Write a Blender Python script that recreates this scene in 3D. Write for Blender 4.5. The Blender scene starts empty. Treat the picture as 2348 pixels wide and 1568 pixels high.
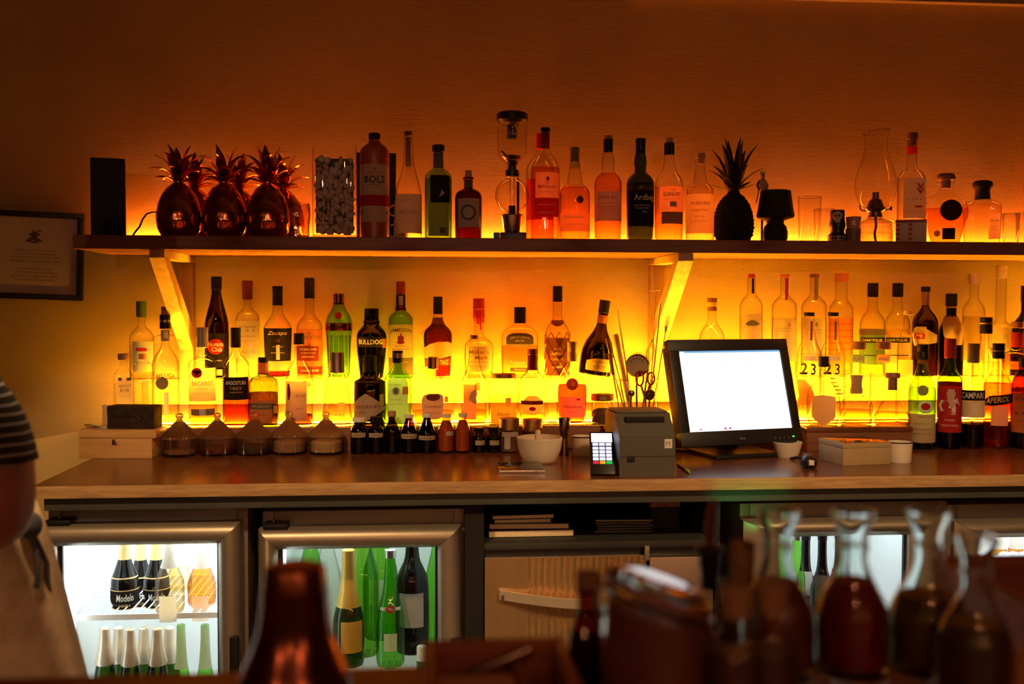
import bpy, bmesh, math, random
from mathutils import Vector, Matrix
R = math.radians
random.seed(7)
sc = bpy.context.scene
col = sc.collection

# ---------------------------------------------------------------- camera, world, lamps
F = 2400.0                      # focal length in pixels of the 2348 x 1568 frame
CAMZ = 1.344
YAW, PITCH, ROLL = R(5.0), R(2.05), R(0.15)
fh = Vector((math.sin(YAW), math.cos(YAW), 0))
r0 = Vector((math.cos(YAW), -math.sin(YAW), 0))
fw = fh * math.cos(PITCH) + Vector((0, 0, -math.sin(PITCH)))
u0 = fh * math.sin(PITCH) + Vector((0, 0, math.cos(PITCH)))
rt = r0 * math.cos(ROLL) + u0 * math.sin(ROLL)
up = u0 * math.cos(ROLL) - r0 * math.sin(ROLL)
CAM = Vector((0, 0, CAMZ))
cd = bpy.data.cameras.new('camera')
cam = bpy.data.objects.new('camera', cd)
col.objects.link(cam)
cd.sensor_width = 36.0
cd.lens = 36.0 * F / 2348.0
cam.matrix_world = Matrix(((rt.x, up.x, -fw.x, 0), (rt.y, up.y, -fw.y, 0), (rt.z, up.z, -fw.z, CAMZ), (0, 0, 0, 1)))
cd.dof.use_dof = True
cd.dof.focus_distance = 2.97
cd.dof.aperture_fstop = 3.4
cd.clip_start = 0.05
sc.camera = cam
vs = sc.view_settings
vs.view_transform = 'Standard'; vs.look = 'None'; vs.gamma = 1.0; vs.use_curve_mapping = False
vs.exposure = 0.0
cy = sc.cycles
cy.max_bounces = 14; cy.diffuse_bounces = 4; cy.glossy_bounces = 5
cy.transmission_bounces = 10; cy.transparent_max_bounces = 48
cy.sample_clamp_indirect = 6.0
cy.use_denoising = True
w = bpy.data.worlds.new('world'); sc.world = w
w.use_nodes = True
w.node_tree.nodes['Background'].inputs[0].default_value = (1.0, 0.42, 0.2, 1)
w.node_tree.nodes['Background'].inputs[1].default_value = 0.004

LED_COL = (1.0, 0.40, 0.010)
LED_COL_TOP = (1.0, 0.195, 0.012)
LED_TOP, LED_MID, LED_LOW = 172.0, 600.0, 190.0

def lamp(name, kind, loc, colr, power, radius=0.05, rot=None, size=None):
    l = bpy.data.lights.new(name, kind)
    l.color = colr; l.energy = power
    if kind in ('POINT', 'SPOT'): l.shadow_soft_size = radius
    if kind == 'SPOT': l.spot_size = R(60); l.spot_blend = 0.6
    if kind == 'AREA':
        l.shape = 'RECTANGLE'; l.size, l.size_y = size
    o = bpy.data.objects.new(name, l); o.location = loc
    if rot: o.rotation_euler = rot
    col.objects.link(o)
    return o
# dim bulbs hanging in the guest room behind the photographer
for i, (x, y, z, e) in enumerate([(-1.6, -1.4, 2.0, 7.5), (-0.5, -2.2, 2.0, 7.5), (0.7, -1.5, 2.0, 7.5), (1.7, -2.3, 2.0, 7.5), (0.2, -0.5, 2.1, 5.5)]):
    lamp('pendant_bulb', 'POINT', (x, y, z), (1.0, 0.36, 0.15), e, 0.035)
lamp('bar_work_light', 'AREA', (0.1, 0.80, 0.985), (1.0, 0.56, 0.24), 8.0, rot=(R(14), 0, 0), size=(3.2, 0.04))
# two shaded pendants over the work aisle; their shades keep the beam off the upper wall
for x_ in (-0.55, 1.05):
    o_ = lamp('shaded_pendant', 'SPOT', (x_, 1.25, 2.08), (1.0, 0.58, 0.25), 72.0, 0.05, rot=(R(40), 0, 0))
    o_.data.spot_size = R(58); o_.data.spot_blend = 0.3
# added narrow spots, no fixtures seen, that brighten the labels on the high shelf
for x0_, x1_ in ((-0.9, -0.75), (-0.45, -0.25), (-0.1, 0.2), (0.3, 0.7), (0.7, 1.2), (1.1, 1.65)):
    d_ = Vector((x1_, 3.0, 1.615)) - Vector((x0_, -2.4, 1.98))
    o_ = lamp('label_fill_spot', 'SPOT', (x0_, -2.4, 1.98), (1.0, 0.50, 0.30), 60.0, 0.02)
    o_.rotation_euler = d_.to_track_quat('-Z', 'Y').to_euler()
    o_.data.spot_size = R(6.2); o_.data.spot_blend = 0.7
g_ = lamp('green_indicator', 'SPOT', (0.80, 2.36, 0.79), (0.03, 1.0, 0.22), 0.35, 0.008, rot=(R(120), 0, R(-4)))
g_.data.spot_size = R(75)

def V(px, py, Y):
    d = fw + rt * ((px - 1174) / F) - up * ((py - 784) / F)
    return CAM + d * (Y / d.y)
def G(px, py, z):
    d = fw + rt * ((px - 1174) / F) - up * ((py - 784) / F)
    return CAM + d * ((z - CAMZ) / d.z)
def MPP(p):
    return (Vector(p) - CAM).dot(fw) / F

# ---------------------------------------------------------------- materials
MATS = {}
def nt(name):
    m = bpy.data.materials.new(name); m.use_nodes = True
    t = m.node_tree; t.nodes.clear()
    o = t.nodes.new('ShaderNodeOutputMaterial')
    MATS[name] = m
    return m, t, o
def c4(c): return (c[0], c[1], c[2], 1)
def principled(name, colr, rough=0.5, metal=0.0, spec=0.5, noise=0.0, nscale=40.0, bump=0.0, bscale=80.0, emit=None, estr=0.0, stretch=None, coat=0.0, trans=0.0):
    if name in MATS: return MATS[name]
    m, t, o = nt(name)
    p = t.nodes.new('ShaderNodeBsdfPrincipled')
    p.inputs['Base Color'].default_value = c4(colr)
    p.inputs['Roughness'].default_value = rough
    p.inputs['Metallic'].default_value = metal
    p.inputs['Specular IOR Level'].default_value = spec
    p.inputs['Coat Weight'].default_value = coat
    p.inputs['Transmission Weight'].default_value = trans
    if emit:
        p.inputs['Emission Color'].default_value = c4(emit); p.inputs['Emission Strength'].default_value = estr
    if noise or bump:
        tc = t.nodes.new('ShaderNodeTexCoord')
        mp = t.nodes.new('ShaderNodeMapping')
        if stretch: mp.inputs['Scale'].default_value = stretch
        t.links.new(tc.outputs['Object'], mp.inputs[0])
    if noise:
        n = t.nodes.new('ShaderNodeTexNoise'); n.inputs['Scale'].default_value = nscale; n.inputs['Detail'].default_value = 5
        t.links.new(mp.outputs[0], n.inputs['Vector'])
        rmp = t.nodes.new('ShaderNodeMapRange')
        rmp.inputs['From Min'].default_value = 0.3; rmp.inputs['From Max'].default_value = 0.7
        rmp.inputs['To Min'].default_value = 1 - noise; rmp.inputs['To Max'].default_value = 1 + noise
        t.links.new(n.outputs['Fac'], rmp.inputs['Value'])
        mx = t.nodes.new('ShaderNodeVectorMath'); mx.operation = 'SCALE'
        mx.inputs[0].default_value = colr
        t.links.new(rmp.outputs[0], mx.inputs['Scale'])
        t.links.new(mx.outputs[0], p.inputs['Base Color'])
    if bump:
        n2 = t.nodes.new('ShaderNodeTexNoise'); n2.inputs['Scale'].default_value = bscale; n2.inputs['Detail'].default_value = 6
        t.links.new(mp.outputs[0], n2.inputs['Vector'])
        b = t.nodes.new('ShaderNodeBump'); b.inputs['Strength'].default_value = bump; b.inputs['Distance'].default_value = 0.01
        t.links.new(n2.outputs['Fac'], b.inputs['Height']); t.links.new(b.outputs[0], p.inputs['Normal'])
    t.links.new(p.outputs[0], o.inputs[0])
    return m
def emission(name, colr, s):
    if name in MATS: return MATS[name]
    m, t, o = nt(name)
    e = t.nodes.new('ShaderNodeEmission'); e.inputs[0].default_value = c4(colr); e.inputs[1].default_value = s
    t.links.new(e.outputs[0], o.inputs[0])
    return m
def thin_glass(name, colr, edge, gloss=1.0, power=2.5, rough=0.02):
    """clear or tinted glass: tint deepens where the wall of the vessel is met at a slant, mirror grows there too"""
    if name in MATS: return MATS[name]
    m, t, o = nt(name)
    lw = t.nodes.new('ShaderNodeLayerWeight'); lw.inputs[0].default_value = 0.5
    def pw(x):
        a = t.nodes.new('ShaderNodeMath'); a.operation = 'POWER'; a.inputs[1].default_value = x
        t.links.new(lw.outputs['Facing'], a.inputs[0]); return a
    mc = t.nodes.new('ShaderNodeMix'); mc.data_type = 'RGBA'
    mc.inputs[6].default_value = c4(colr); mc.inputs[7].default_value = c4(edge)
    t.links.new(pw(power).outputs[0], mc.inputs[0])
    tr = t.nodes.new('ShaderNodeBsdfTransparent'); t.links.new(mc.outputs[2], tr.inputs[0])
    gl = t.nodes.new('ShaderNodeBsdfGlossy'); gl.inputs['Roughness'].default_value = rough
    gl.inputs[0].default_value = (1, 1, 1, 1)
    fr = t.nodes.new('ShaderNodeMath'); fr.operation = 'MULTIPLY_ADD'
    fr.inputs[1].default_value = 0.6 * gloss; fr.inputs[2].default_value = 0.04 * gloss
    t.links.new(pw(5).outputs[0], fr.inputs[0])
    ms = t.nodes.new('ShaderNodeMixShader')
    t.links.new(fr.outputs[0], ms.inputs[0]); t.links.new(tr.outputs[0], ms.inputs[1]); t.links.new(gl.outputs[0], ms.inputs[2])
    t.links.new(ms.outputs[0], o.inputs[0])
    return m
def paper(name, colr, transl=0.45, noise=0.06):
    if name in MATS: return MATS[name]
    m, t, o = nt(name)
    n = t.nodes.new('ShaderNodeTexNoise'); n.inputs['Scale'].default_value = 120
    tc = t.nodes.new('ShaderNodeTexCoord'); t.links.new(tc.outputs['Object'], n.inputs['Vector'])
    rm = t.nodes.new('ShaderNodeMapRange'); rm.inputs['To Min'].default_value = 1 - noise; rm.inputs['To Max'].default_value = 1 + noise
    t.links.new(n.outputs['Fac'], rm.inputs['Value'])
    vm = t.nodes.new('ShaderNodeVectorMath'); vm.operation = 'SCALE'; vm.inputs[0].default_value = colr
    t.links.new(rm.outputs[0], vm.inputs['Scale'])
    d = t.nodes.new('ShaderNodeBsdfDiffuse'); tl = t.nodes.new('ShaderNodeBsdfTranslucent')
    t.links.new(vm.outputs[0], d.inputs[0]); t.links.new(vm.outputs[0], tl.inputs[0])
    ms = t.nodes.new('ShaderNodeMixShader'); ms.inputs[0].default_value = transl
    t.links.new(d.outputs[0], ms.inputs[1]); t.links.new(tl.outputs[0], ms.inputs[2])
    t.links.new(ms.outputs[0], o.inputs[0])
    return m
def real_glass(name, colr=(1, 1, 1), ior=1.45, rough=0.0):
    if name in MATS: return MATS[name]
    m, t, o = nt(name)
    g = t.nodes.new('ShaderNodeBsdfGlass'); g.inputs[0].default_value = c4(colr)
    g.inputs['IOR'].default_value = ior; g.inputs['Roughness'].default_value = rough
    t.links.new(g.outputs[0], o.inputs[0])
    return m
def wood(name, a, b, rough=0.45, scale=6.0, axis=(1, 14, 14), bump=0.15, coat=0.0):
    if name in MATS: return MATS[name]
    m, t, o = nt(name)
    p = t.nodes.new('ShaderNodeBsdfPrincipled'); p.inputs['Roughness'].default_value = rough
    p.inputs['Coat Weight'].default_value = coat; p.inputs['Coat Roughness'].default_value = 0.18
    tc = t.nodes.new('ShaderNodeTexCoord'); mp = t.nodes.new('ShaderNodeMapping'); mp.inputs['Scale'].default_value = axis
    t.links.new(tc.outputs['Object'], mp.inputs[0])
    n = t.nodes.new('ShaderNodeTexNoise'); n.inputs['Scale'].default_value = scale; n.inputs['Detail'].default_value = 7; n.inputs['Distortion'].default_value = 0.6
    t.links.new(mp.outputs[0], n.inputs['Vector'])
    cr = t.nodes.new('ShaderNodeValToRGB')
    cr.color_ramp.elements[0].position = 0.35; cr.color_ramp.elements[0].color = c4(a)
    cr.color_ramp.elements[1].position = 0.68; cr.color_ramp.elements[1].color = c4(b)
    t.links.new(n.outputs['Fac'], cr.inputs[0]); t.links.new(cr.outputs[0], p.inputs['Base Color'])
    bp = t.nodes.new('ShaderNodeBump'); bp.inputs['Strength'].default_value = bump; bp.inputs['Distance'].default_value = 0.004
    t.links.new(n.outputs['Fac'], bp.inputs['Height']); t.links.new(bp.outputs[0], p.inputs['Normal'])
    t.links.new(p.outputs[0], o.inputs[0])
    return m

def wall_material():
    m, t, o = nt('painted_plaster')
    p = t.nodes.new('ShaderNodeBsdfPrincipled'); p.inputs['Roughness'].default_value = 0.75
    tc = t.nodes.new('ShaderNodeTexCoord')
    n1 = t.nodes.new('ShaderNodeTexNoise'); n1.inputs['Scale'].default_value = 3.0; n1.inputs['Detail'].default_value = 6
    t.links.new(tc.outputs['Object'], n1.inputs['Vector'])
    cr = t.nodes.new('ShaderNodeValToRGB')
    cr.color_ramp.elements[0].position = 0.3; cr.color_ramp.elements[0].color = (0.45, 0.33, 0.15, 1)
    cr.color_ramp.elements[1].position = 0.7; cr.color_ramp.elements[1].color = (0.54, 0.41, 0.20, 1)
    t.links.new(n1.outputs['Fac'], cr.inputs[0]); t.links.new(cr.outputs[0], p.inputs['Base Color'])
    mp = t.nodes.new('ShaderNodeMapping'); mp.inputs['Scale'].default_value = (14, 14, 75); mp.inputs['Rotation'].default_value = (0, R(-6), 0)
    t.links.new(tc.outputs['Object'], mp.inputs[0])
    n2 = t.nodes.new('ShaderNodeTexNoise'); n2.inputs['Scale'].default_value = 1.6; n2.inputs['Detail'].default_value = 8; n2.inputs['Roughness'].default_value = 0.7
    t.links.new(mp.outputs[0], n2.inputs['Vector'])
    b = t.nodes.new('ShaderNodeBump'); b.inputs['Strength'].default_value = 0.35; b.inputs['Distance'].default_value = 0.006
    t.links.new(n2.outputs['Fac'], b.inputs['Height']); t.links.new(b.outputs[0], p.inputs['Normal'])
    t.links.new(p.outputs[0], o.inputs[0])
    return m
WALL = wall_material()
WALL_GLOW = principled('wall_glow_panel', (0.86, 0.62, 0.24), 0.7, noise=0.05, nscale=5)  # amber light on the lower wall put into the paint colour
DARKW = principled('dark_room_paint', (0.10, 0.075, 0.06), 0.8, noise=0.1)
CEIL = principled('dark_ceiling_paint', (0.05, 0.045, 0.045), 0.8, noise=0.1)
TRIM = principled('grey_trim', (0.35, 0.36, 0.42), 0.5, noise=0.08)
FLOORM = principled('floor_tiles', (0.06, 0.05, 0.045), 0.5, noise=0.2, nscale=6)
SHELFW = wood('dark_shelf_wood', (0.20, 0.07, 0.03), (0.28, 0.105, 0.05), 0.5)
PINE = wood('pine', (0.50, 0.31, 0.13), (0.66, 0.44, 0.2), 0.5, axis=(10, 10, 1.2))
COUNTER = wood('counter_wood', (0.12, 0.037, 0.013), (0.20, 0.07, 0.026), 0.24, scale=5, axis=(1, 9, 9), bump=0.05, coat=0.25)
COUNTER_EDGE = wood('counter_edge_wood', (0.46, 0.27, 0.12), (0.66, 0.42, 0.2), 0.5, scale=9, axis=(1.5, 8, 16), bump=0.1)
BARW = wood('bar_top_wood', (0.30, 0.07, 0.035), (0.42, 0.12, 0.06), 0.45, axis=(1, 10, 10))
BOXW = wood('pale_box_wood', (0.60, 0.32, 0.11), (0.74, 0.44, 0.17), 0.5, axis=(1.2, 10, 10))
TRAYW = wood('tray_wood', (0.30, 0.09, 0.04), (0.42, 0.15, 0.07), 0.5, axis=(1.2, 10, 10))
BLACK = principled('black_plastic', (0.012, 0.012, 0.014), 0.4, noise=0.1)
MATTE = principled('matte_black', (0.008, 0.007, 0.007), 0.8, noise=0.1)
CAPBLK = principled('black_cap', (0.008, 0.006, 0.006), 0.4, spec=0.22, noise=0.05)
GREYM = principled('dark_grey_plastic', (0.10, 0.095, 0.085), 0.5, noise=0.06)
APRON = principled('green_black_metal', (0.075, 0.08, 0.07), 0.55, metal=0.0, noise=0.12, nscale=8)
STEEL = principled('brushed_steel', (0.50, 0.44, 0.38), 0.38, metal=1.0, noise=0.06, nscale=30, stretch=(1, 1, 30))
CABM = principled('cabinet_bronze', (0.22, 0.18, 0.14), 0.5, metal=0.3, noise=0.06)
DOORFR = principled('satin_aluminium', (0.50, 0.44, 0.36), 0.42, metal=0.7, noise=0.05, nscale=20)
DARKST = principled('dark_steel', (0.30, 0.22, 0.18), 0.25, metal=1.0, noise=0.05)
SILVER = principled('silver', (0.75, 0.72, 0.68), 0.25, metal=1.0, noise=0.03)
COPPER = principled('copper', (0.66, 0.21, 0.09), 0.14, metal=1.0, noise=0.05, nscale=60)
GOLD = principled('gold', (0.85, 0.52, 0.15), 0.2, metal=1.0, noise=0.05)
BRASS = principled('brass', (0.6, 0.4, 0.16), 0.35, metal=1.0, noise=0.08)
CORK = principled('cork', (0.42, 0.25, 0.13), 0.85, noise=0.2, nscale=160, bump=0.2, bscale=200)
CERAM = principled('cream_ceramic', (0.80, 0.72, 0.58), 0.25, noise=0.04, nscale=12)
RIMDK = principled('dark_enamel_rim', (0.06, 0.045, 0.05), 0.3, noise=0.05)
WHITEP = principled('white_plastic', (0.85, 0.83, 0.78), 0.4, noise=0.03)
REDP = principled('red_plastic', (0.55, 0.02, 0.03), 0.35, noise=0.05)
REDWAX = principled('red_wax', (0.55, 0.012, 0.03), 0.35, noise=0.08)
PURPLE = principled('purple_wax', (0.14, 0.01, 0.04), 0.45, noise=0.1)
MAROON = principled('maroon_foil', (0.20, 0.012, 0.02), 0.4, noise=0.06)
OLIVEF = principled('olive_foil', (0.22, 0.19, 0.08), 0.5, noise=0.08)
GREENC = principled('green_cap', (0.10, 0.20, 0.05), 0.5, noise=0.08)
TANC = principled('tan_cap', (0.52, 0.30, 0.13), 0.5, noise=0.08)
BROWNC = principled('brown_cap', (0.22, 0.09, 0.04), 0.5, noise=0.1)
ORANGEC = principled('orange_cap', (0.62, 0.20, 0.06), 0.5, noise=0.1)
STONEWARE = principled('red_brown_stoneware', (0.36, 0.06, 0.025), 0.4, noise=0.06)
LEATHER = principled('carved_dark_leather', (0.035, 0.02, 0.013), 0.8, spec=0.2, noise=0.3, nscale=70, bump=0.5, bscale=90)
STRAIN = principled('dull_bronze', (0.16, 0.10, 0.05), 0.5, metal=0.4, noise=0.1)
SHELLM = principled('sea_shell', (0.55, 0.45, 0.38), 0.45, noise=0.15, nscale=50)
INK = principled('ink', (0.015, 0.012, 0.012), 0.6, noise=0.02)
INKW = paper('white_print', (0.85, 0.8, 0.7), 0.25)
INKR = principled('red_print', (0.5, 0.02, 0.02), 0.6, noise=0.02)
INKGOLD = principled('gold_print', (0.75, 0.5, 0.2), 0.45, metal=0.3, noise=0.02)
INKBR = principled('brown_print', (0.20, 0.07, 0.03), 0.6, noise=0.02)
INKG = principled('grey_print', (0.25, 0.22, 0.2), 0.6, noise=0.02)
P_CREAM = paper('cream_label', (0.85, 0.72, 0.50), 0.55)
P_WHITE = paper('white_label', (0.88, 0.83, 0.76), 0.5)
P_BLACK = paper('black_label', (0.018, 0.015, 0.015), 0.1)
P_RED = paper('red_label', (0.50, 0.03, 0.03), 0.25)
P_MAROON = paper('maroon_label', (0.22, 0.03, 0.02), 0.25)
P_ORANGE = paper('orange_label', (0.75, 0.28, 0.09), 0.45)
P_PINK = paper('tan_label', (0.66, 0.50, 0.33), 0.38)
P_GREY = paper('grey_label', (0.50, 0.45, 0.40), 0.18)
P_DKGREY = paper('dark_grey_label', (0.14, 0.12, 0.11), 0.2)
P_OLIVE = paper('olive_label', (0.28, 0.26, 0.08), 0.3)
P_YEL = paper('yellow_label', (0.80, 0.60, 0.18), 0.45)
P_GREEN = paper('green_label', (0.16, 0.30, 0.10), 0.4)
P_BROWN = paper('brown_label', (0.20, 0.07, 0.03), 0.25)
P_PALEG = paper('pale_green_label', (0.72, 0.78, 0.55), 0.45)
GL_CLEAR = thin_glass('clear_glass', (0.96, 0.95, 0.93), (0.22, 0.16, 0.10), power=3.0)
GL_FAINT = thin_glass('thin_clear_glass', (0.975, 0.97, 0.96), (0.60, 0.52, 0.42), power=4.0)
GL_GREEN = thin_glass('green_glass', (0.42, 0.72, 0.16), (0.05, 0.12, 0.02))
GL_BRIGHTG = thin_glass('bright_green_glass', (0.45, 0.80, 0.25), (0.05, 0.30, 0.06))
GL_DGREEN = thin_glass('dark_green_glass', (0.16, 0.26, 0.05), (0.02, 0.04, 0.01))
GL_OLIVE = thin_glass('olive_glass', (0.36, 0.42, 0.10), (0.06, 0.07, 0.02))
GL_BROWN = thin_glass('brown_glass', (0.42, 0.14, 0.03), (0.06, 0.015, 0.005))
GL_DARK = thin_glass('dark_brown_glass', (0.16, 0.055, 0.02), (0.02, 0.006, 0.003))
GL_BLACK = thin_glass('black_glass', (0.02, 0.012, 0.01), (0.004, 0.003, 0.003))
GL_RIB = thin_glass('pressed_glass', (0.88, 0.85, 0.80), (0.30, 0.24, 0.18), gloss=2.2, power=1.6)
GL_GOLDT = thin_glass('gold_cut_glass', (0.92, 0.68, 0.34), (0.30, 0.14, 0.04), gloss=4.0, power=1.2, rough=0.05)
LQ_AMBER = thin_glass('amber_spirit', (0.97, 0.70, 0.36), (0.85, 0.40, 0.10), gloss=0.15)
LQ_ORANGE = thin_glass('orange_spirit', (0.97, 0.62, 0.22), (0.85, 0.32, 0.05), gloss=0.15)
LQ_PALE = thin_glass('pale_gold_spirit', (0.99, 0.90, 0.70), (0.92, 0.70, 0.36), gloss=0.15)
LQ_RED = thin_glass('red_spirit', (0.85, 0.22, 0.10), (0.40, 0.04, 0.02), gloss=0.15)
LQ_DKRED = thin_glass('dark_red_spirit', (0.24, 0.02, 0.02), (0.08, 0.005, 0.005), gloss=0.15)
LQ_BROWN = thin_glass('dark_rum', (0.45, 0.10, 0.03), (0.15, 0.02, 0.01), gloss=0.15)
LQ_CLEAR = thin_glass('clear_spirit', (0.97, 0.96, 0.93), (0.80, 0.74, 0.62), gloss=0.2)
LQ_GREEN = thin_glass('green_spirit', (0.70, 0.85, 0.25), (0.4, 0.5, 0.1), gloss=0.15)

# ---------------------------------------------------------------- mesh helpers
class M:
    def __init__(s): s.v = []; s.f = []
    def add(s, vs, fs):
        b = len(s.v); s.v += [tuple(x) for x in vs]; s.f += [tuple(i + b for i in f) for f in fs]
    def box(s, lo, hi):
        x0, y0, z0 = lo; x1, y1, z1 = hi
        s.add([(x0, y0, z0), (x1, y0, z0), (x1, y1, z0), (x0, y1, z0), (x0, y0, z1), (x1, y0, z1), (x1, y1, z1), (x0, y1, z1)],
              [(0, 3, 2, 1), (4, 5, 6, 7), (0, 1, 5, 4), (1, 2, 6, 5), (2, 3, 7, 6), (3, 0, 4, 7)])
        return s
    def cbox(s, lo, hi, b=0.002):
        """box with chamfered edges"""
        bm = bmesh.new(); t = M().box(lo, hi)
        vv = [bm.verts.new(x) for x in t.v]
        for f in t.f: bm.faces.new([vv[i] for i in f])
        bmesh.ops.bevel(bm, geom=list(bm.edges), offset=b, segments=2, profile=0.6, affect='EDGES', clamp_overlap=True)
        bm.verts.index_update()
        s.add([v.co[:] for v in bm.verts], [[v.index for v in f.verts] for f in bm.faces]); bm.free()
        return s
    def lathe(s, prof, seg=28, c=(0, 0), n=2.0, ry=1.0, top=True, bot=True, rib=None, phase=0.0, flip=False):
        """prof: (radius, z) from top to bottom or bottom to top"""
        b = len(s.v); k = len(prof)
        for (r, z) in prof:
            for i in range(seg):
                a = 2 * math.pi * i / seg + phase
                ca, sa = math.cos(a), math.sin(a)
                q = 1.0 if n == 2 else (abs(ca) ** n + abs(sa) ** n) ** (-1.0 / n)
                rr = r * q
                if rib: rr *= rib(a, z)
                s.v.append((c[0] + rr * ca, c[1] + ry * rr * sa, z))
        for j in range(k - 1):
            for i in range(seg):
                i2 = (i + 1) % seg
                q = (b + j * seg + i, b + j * seg + i2, b + (j + 1) * seg + i2, b + (j + 1) * seg + i)
                s.f.append(q if (prof[0][1] < prof[-1][1]) != flip else q[::-1])
        if top and prof[0][0] > 1e-6: s.f.append(tuple(b + i for i in range(seg)))
        if bot and prof[-1][0] > 1e-6: s.f.append(tuple(b + (k - 1) * seg + i for i in range(seg))[::-1])
        return s
    def tube(s, pts, r, seg=8, close=False):
        pts = [Vector(p) for p in pts]; b = len(s.v); k = len(pts)
        rs = r if isinstance(r, (list, tuple)) else [r] * k
        prev = None
        for i, p in enumerate(pts):
            if close: d = pts[(i + 1) % k] - pts[i - 1]
            else: d = pts[min(i + 1, k - 1)] - pts[max(i - 1, 0)]
            d.normalize()
            if prev is None:
                a = d.cross(Vector((0, 0, 1)))
                if a.length < 1e-3: a = d.cross(Vector((1, 0, 0)))
            else: a = prev - d * prev.dot(d)
            a.normalize(); prev = a; e = d.cross(a)
            for j in range(seg):
                t = 2 * math.pi * j / seg
                s.v.append(tuple(p + (a * math.cos(t) + e * math.sin(t)) * rs[i]))
        for i in range(k if close else k - 1):
            i2 = (i + 1) % k
            for j in range(seg):
                j2 = (j + 1) % seg
                s.f.append((b + i * seg + j, b + i * seg + j2, b + i2 * seg + j2, b + i2 * seg + j))
        if not close:
            s.f.append(tuple(b + j for j in range(seg))[::-1]); s.f.append(tuple(b + (k - 1) * seg + j for j in range(seg)))
        return s
    def prism(s, poly, y0, y1):
        """poly in (x, z), extruded along y"""
        b = len(s.v); n = len(poly)
        for y in (y0, y1):
            for (x, z) in poly: s.v.append((x, y, z))
        s.f.append(tuple(b + i for i in range(n))); s.f.append(tuple(b + n + i for i in range(n))[::-1])
        for i in range(n):
            j = (i + 1) % n
            s.f.append((b + j, b + i, b + n + i, b + n + j))
        return s
    def sphere(s, c, r, seg=14, rings=8, sc=(1, 1, 1)):
        prof = [(r * math.sin(math.pi * i / rings), r * math.cos(math.pi * i / rings)) for i in range(rings + 1)]
        t = M().lathe([(max(a, 1e-5), z) for a, z in prof], seg)
        s.add([(c[0] + x * sc[0], c[1] + y * sc[1], c[2] + z * sc[2]) for x, y, z in t.v], t.f)
        return s
    def xf(s, mat):
        s.v = [tuple(mat @ Vector(x)) for x in s.v]; return s
    def mesh(s, name, mat, smooth=True, ang=38):
        me = bpy.data.meshes.new(name); me.from_pydata(s.v, [], s.f)
        me.materials.append(mat)
        if smooth:
            me.polygons.foreach_set('use_smooth', [True] * len(me.polygons))
            me.set_sharp_from_angle(angle=R(ang))
        me.update(); return me

def obj(name, m, mat, parent=None, smooth=True, label=None, cat=None, group=None, kind=None, loc=None, rot=None, ang=38):
    me = m.mesh(name, mat, smooth, ang) if isinstance(m, M) else m
    o = bpy.data.objects.new(name, me); col.objects.link(o)
    if parent is not None: o.parent = parent
    if loc is not None: o.location = loc
    if rot is not None: o.rotation_euler = rot
    tag(o, label, cat, group, kind)
    return o
def tag(o, label=None, cat=None, group=None, kind=None):
    if label: o['label'] = label
    if cat: o['category'] = cat
    if group: o['group'] = group
    if kind: o['kind'] = kind
def thing(name, label, cat, loc=(0, 0, 0), rz=0.0, group=None, rot=None):
    o = bpy.data.objects.new(name, None); col.objects.link(o)
    o.empty_display_size = 0.05
    o.location = loc; o.rotation_euler = rot if rot else (0, 0, rz)
    tag(o, label, cat, group); return o
def struct(name, m, mat, parent=None, smooth=False):
    o = obj(name, m, mat, parent, smooth)
    if parent is None: o['kind'] = 'structure'
    return o
def copy_tree(root, loc, label, group=None, rz=None):
    r = root.copy(); col.objects.link(r); r.location = loc
    if rz is not None: r.rotation_euler = (0, 0, rz)
    r['label'] = label
    if group: r['group'] = group
    def rec(a, b):
        for ch in list(a.children):
            c = ch.copy(); col.objects.link(c); c.parent = b; rec(ch, c)
    rec(root, r)
    return r

_TXT = {}
def text_geo(s, shear=0.0, bold=0.0):
    k = (s, shear, bold)
    if k in _TXT: return _TXT[k]
    cu = bpy.data.curves.new('t', 'FONT'); cu.body = s; cu.shear = shear; cu.offset = bold; cu.resolution_u = 2
    cu.align_x = 'CENTER'
    o = bpy.data.objects.new('t', cu)
    me = o.to_mesh()
    vv = [v.co.copy() for v in me.vertices]; ff = [tuple(p.vertices) for p in me.polygons]
    o.to_mesh_clear(); bpy.data.objects.remove(o); bpy.data.curves.remove(cu)
    x0 = min(v.x for v in vv); x1 = max(v.x for v in vv); y0 = min(v.y for v in vv); y1 = max(v.y for v in vv)
    vv = [((v.x - (x0 + x1) / 2) / (x1 - x0), (v.y - (y0 + y1) / 2) / max(y1 - y0, 1e-6)) for v in vv]
    _TXT[k] = (vv, ff); return _TXT[k]
def text_flat(name, s, c, ex, ez, w, h, mat, parent, shear=0.0, bold=0.0, push=0.0006):
    """flat lettering: centre c, unit vectors ex (reading direction) and ez (up); lies in parent space"""
    vv, ff = text_geo(s, shear, bold); ex = Vector(ex); ez = Vector(ez); nn = ex.cross(ez)
    m = M(); m.add([Vector(c) + ex * (x * w) + ez * (y * h) + nn * push for x, y in vv], ff)
    return obj(name, m, mat, parent, smooth=False)

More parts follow.
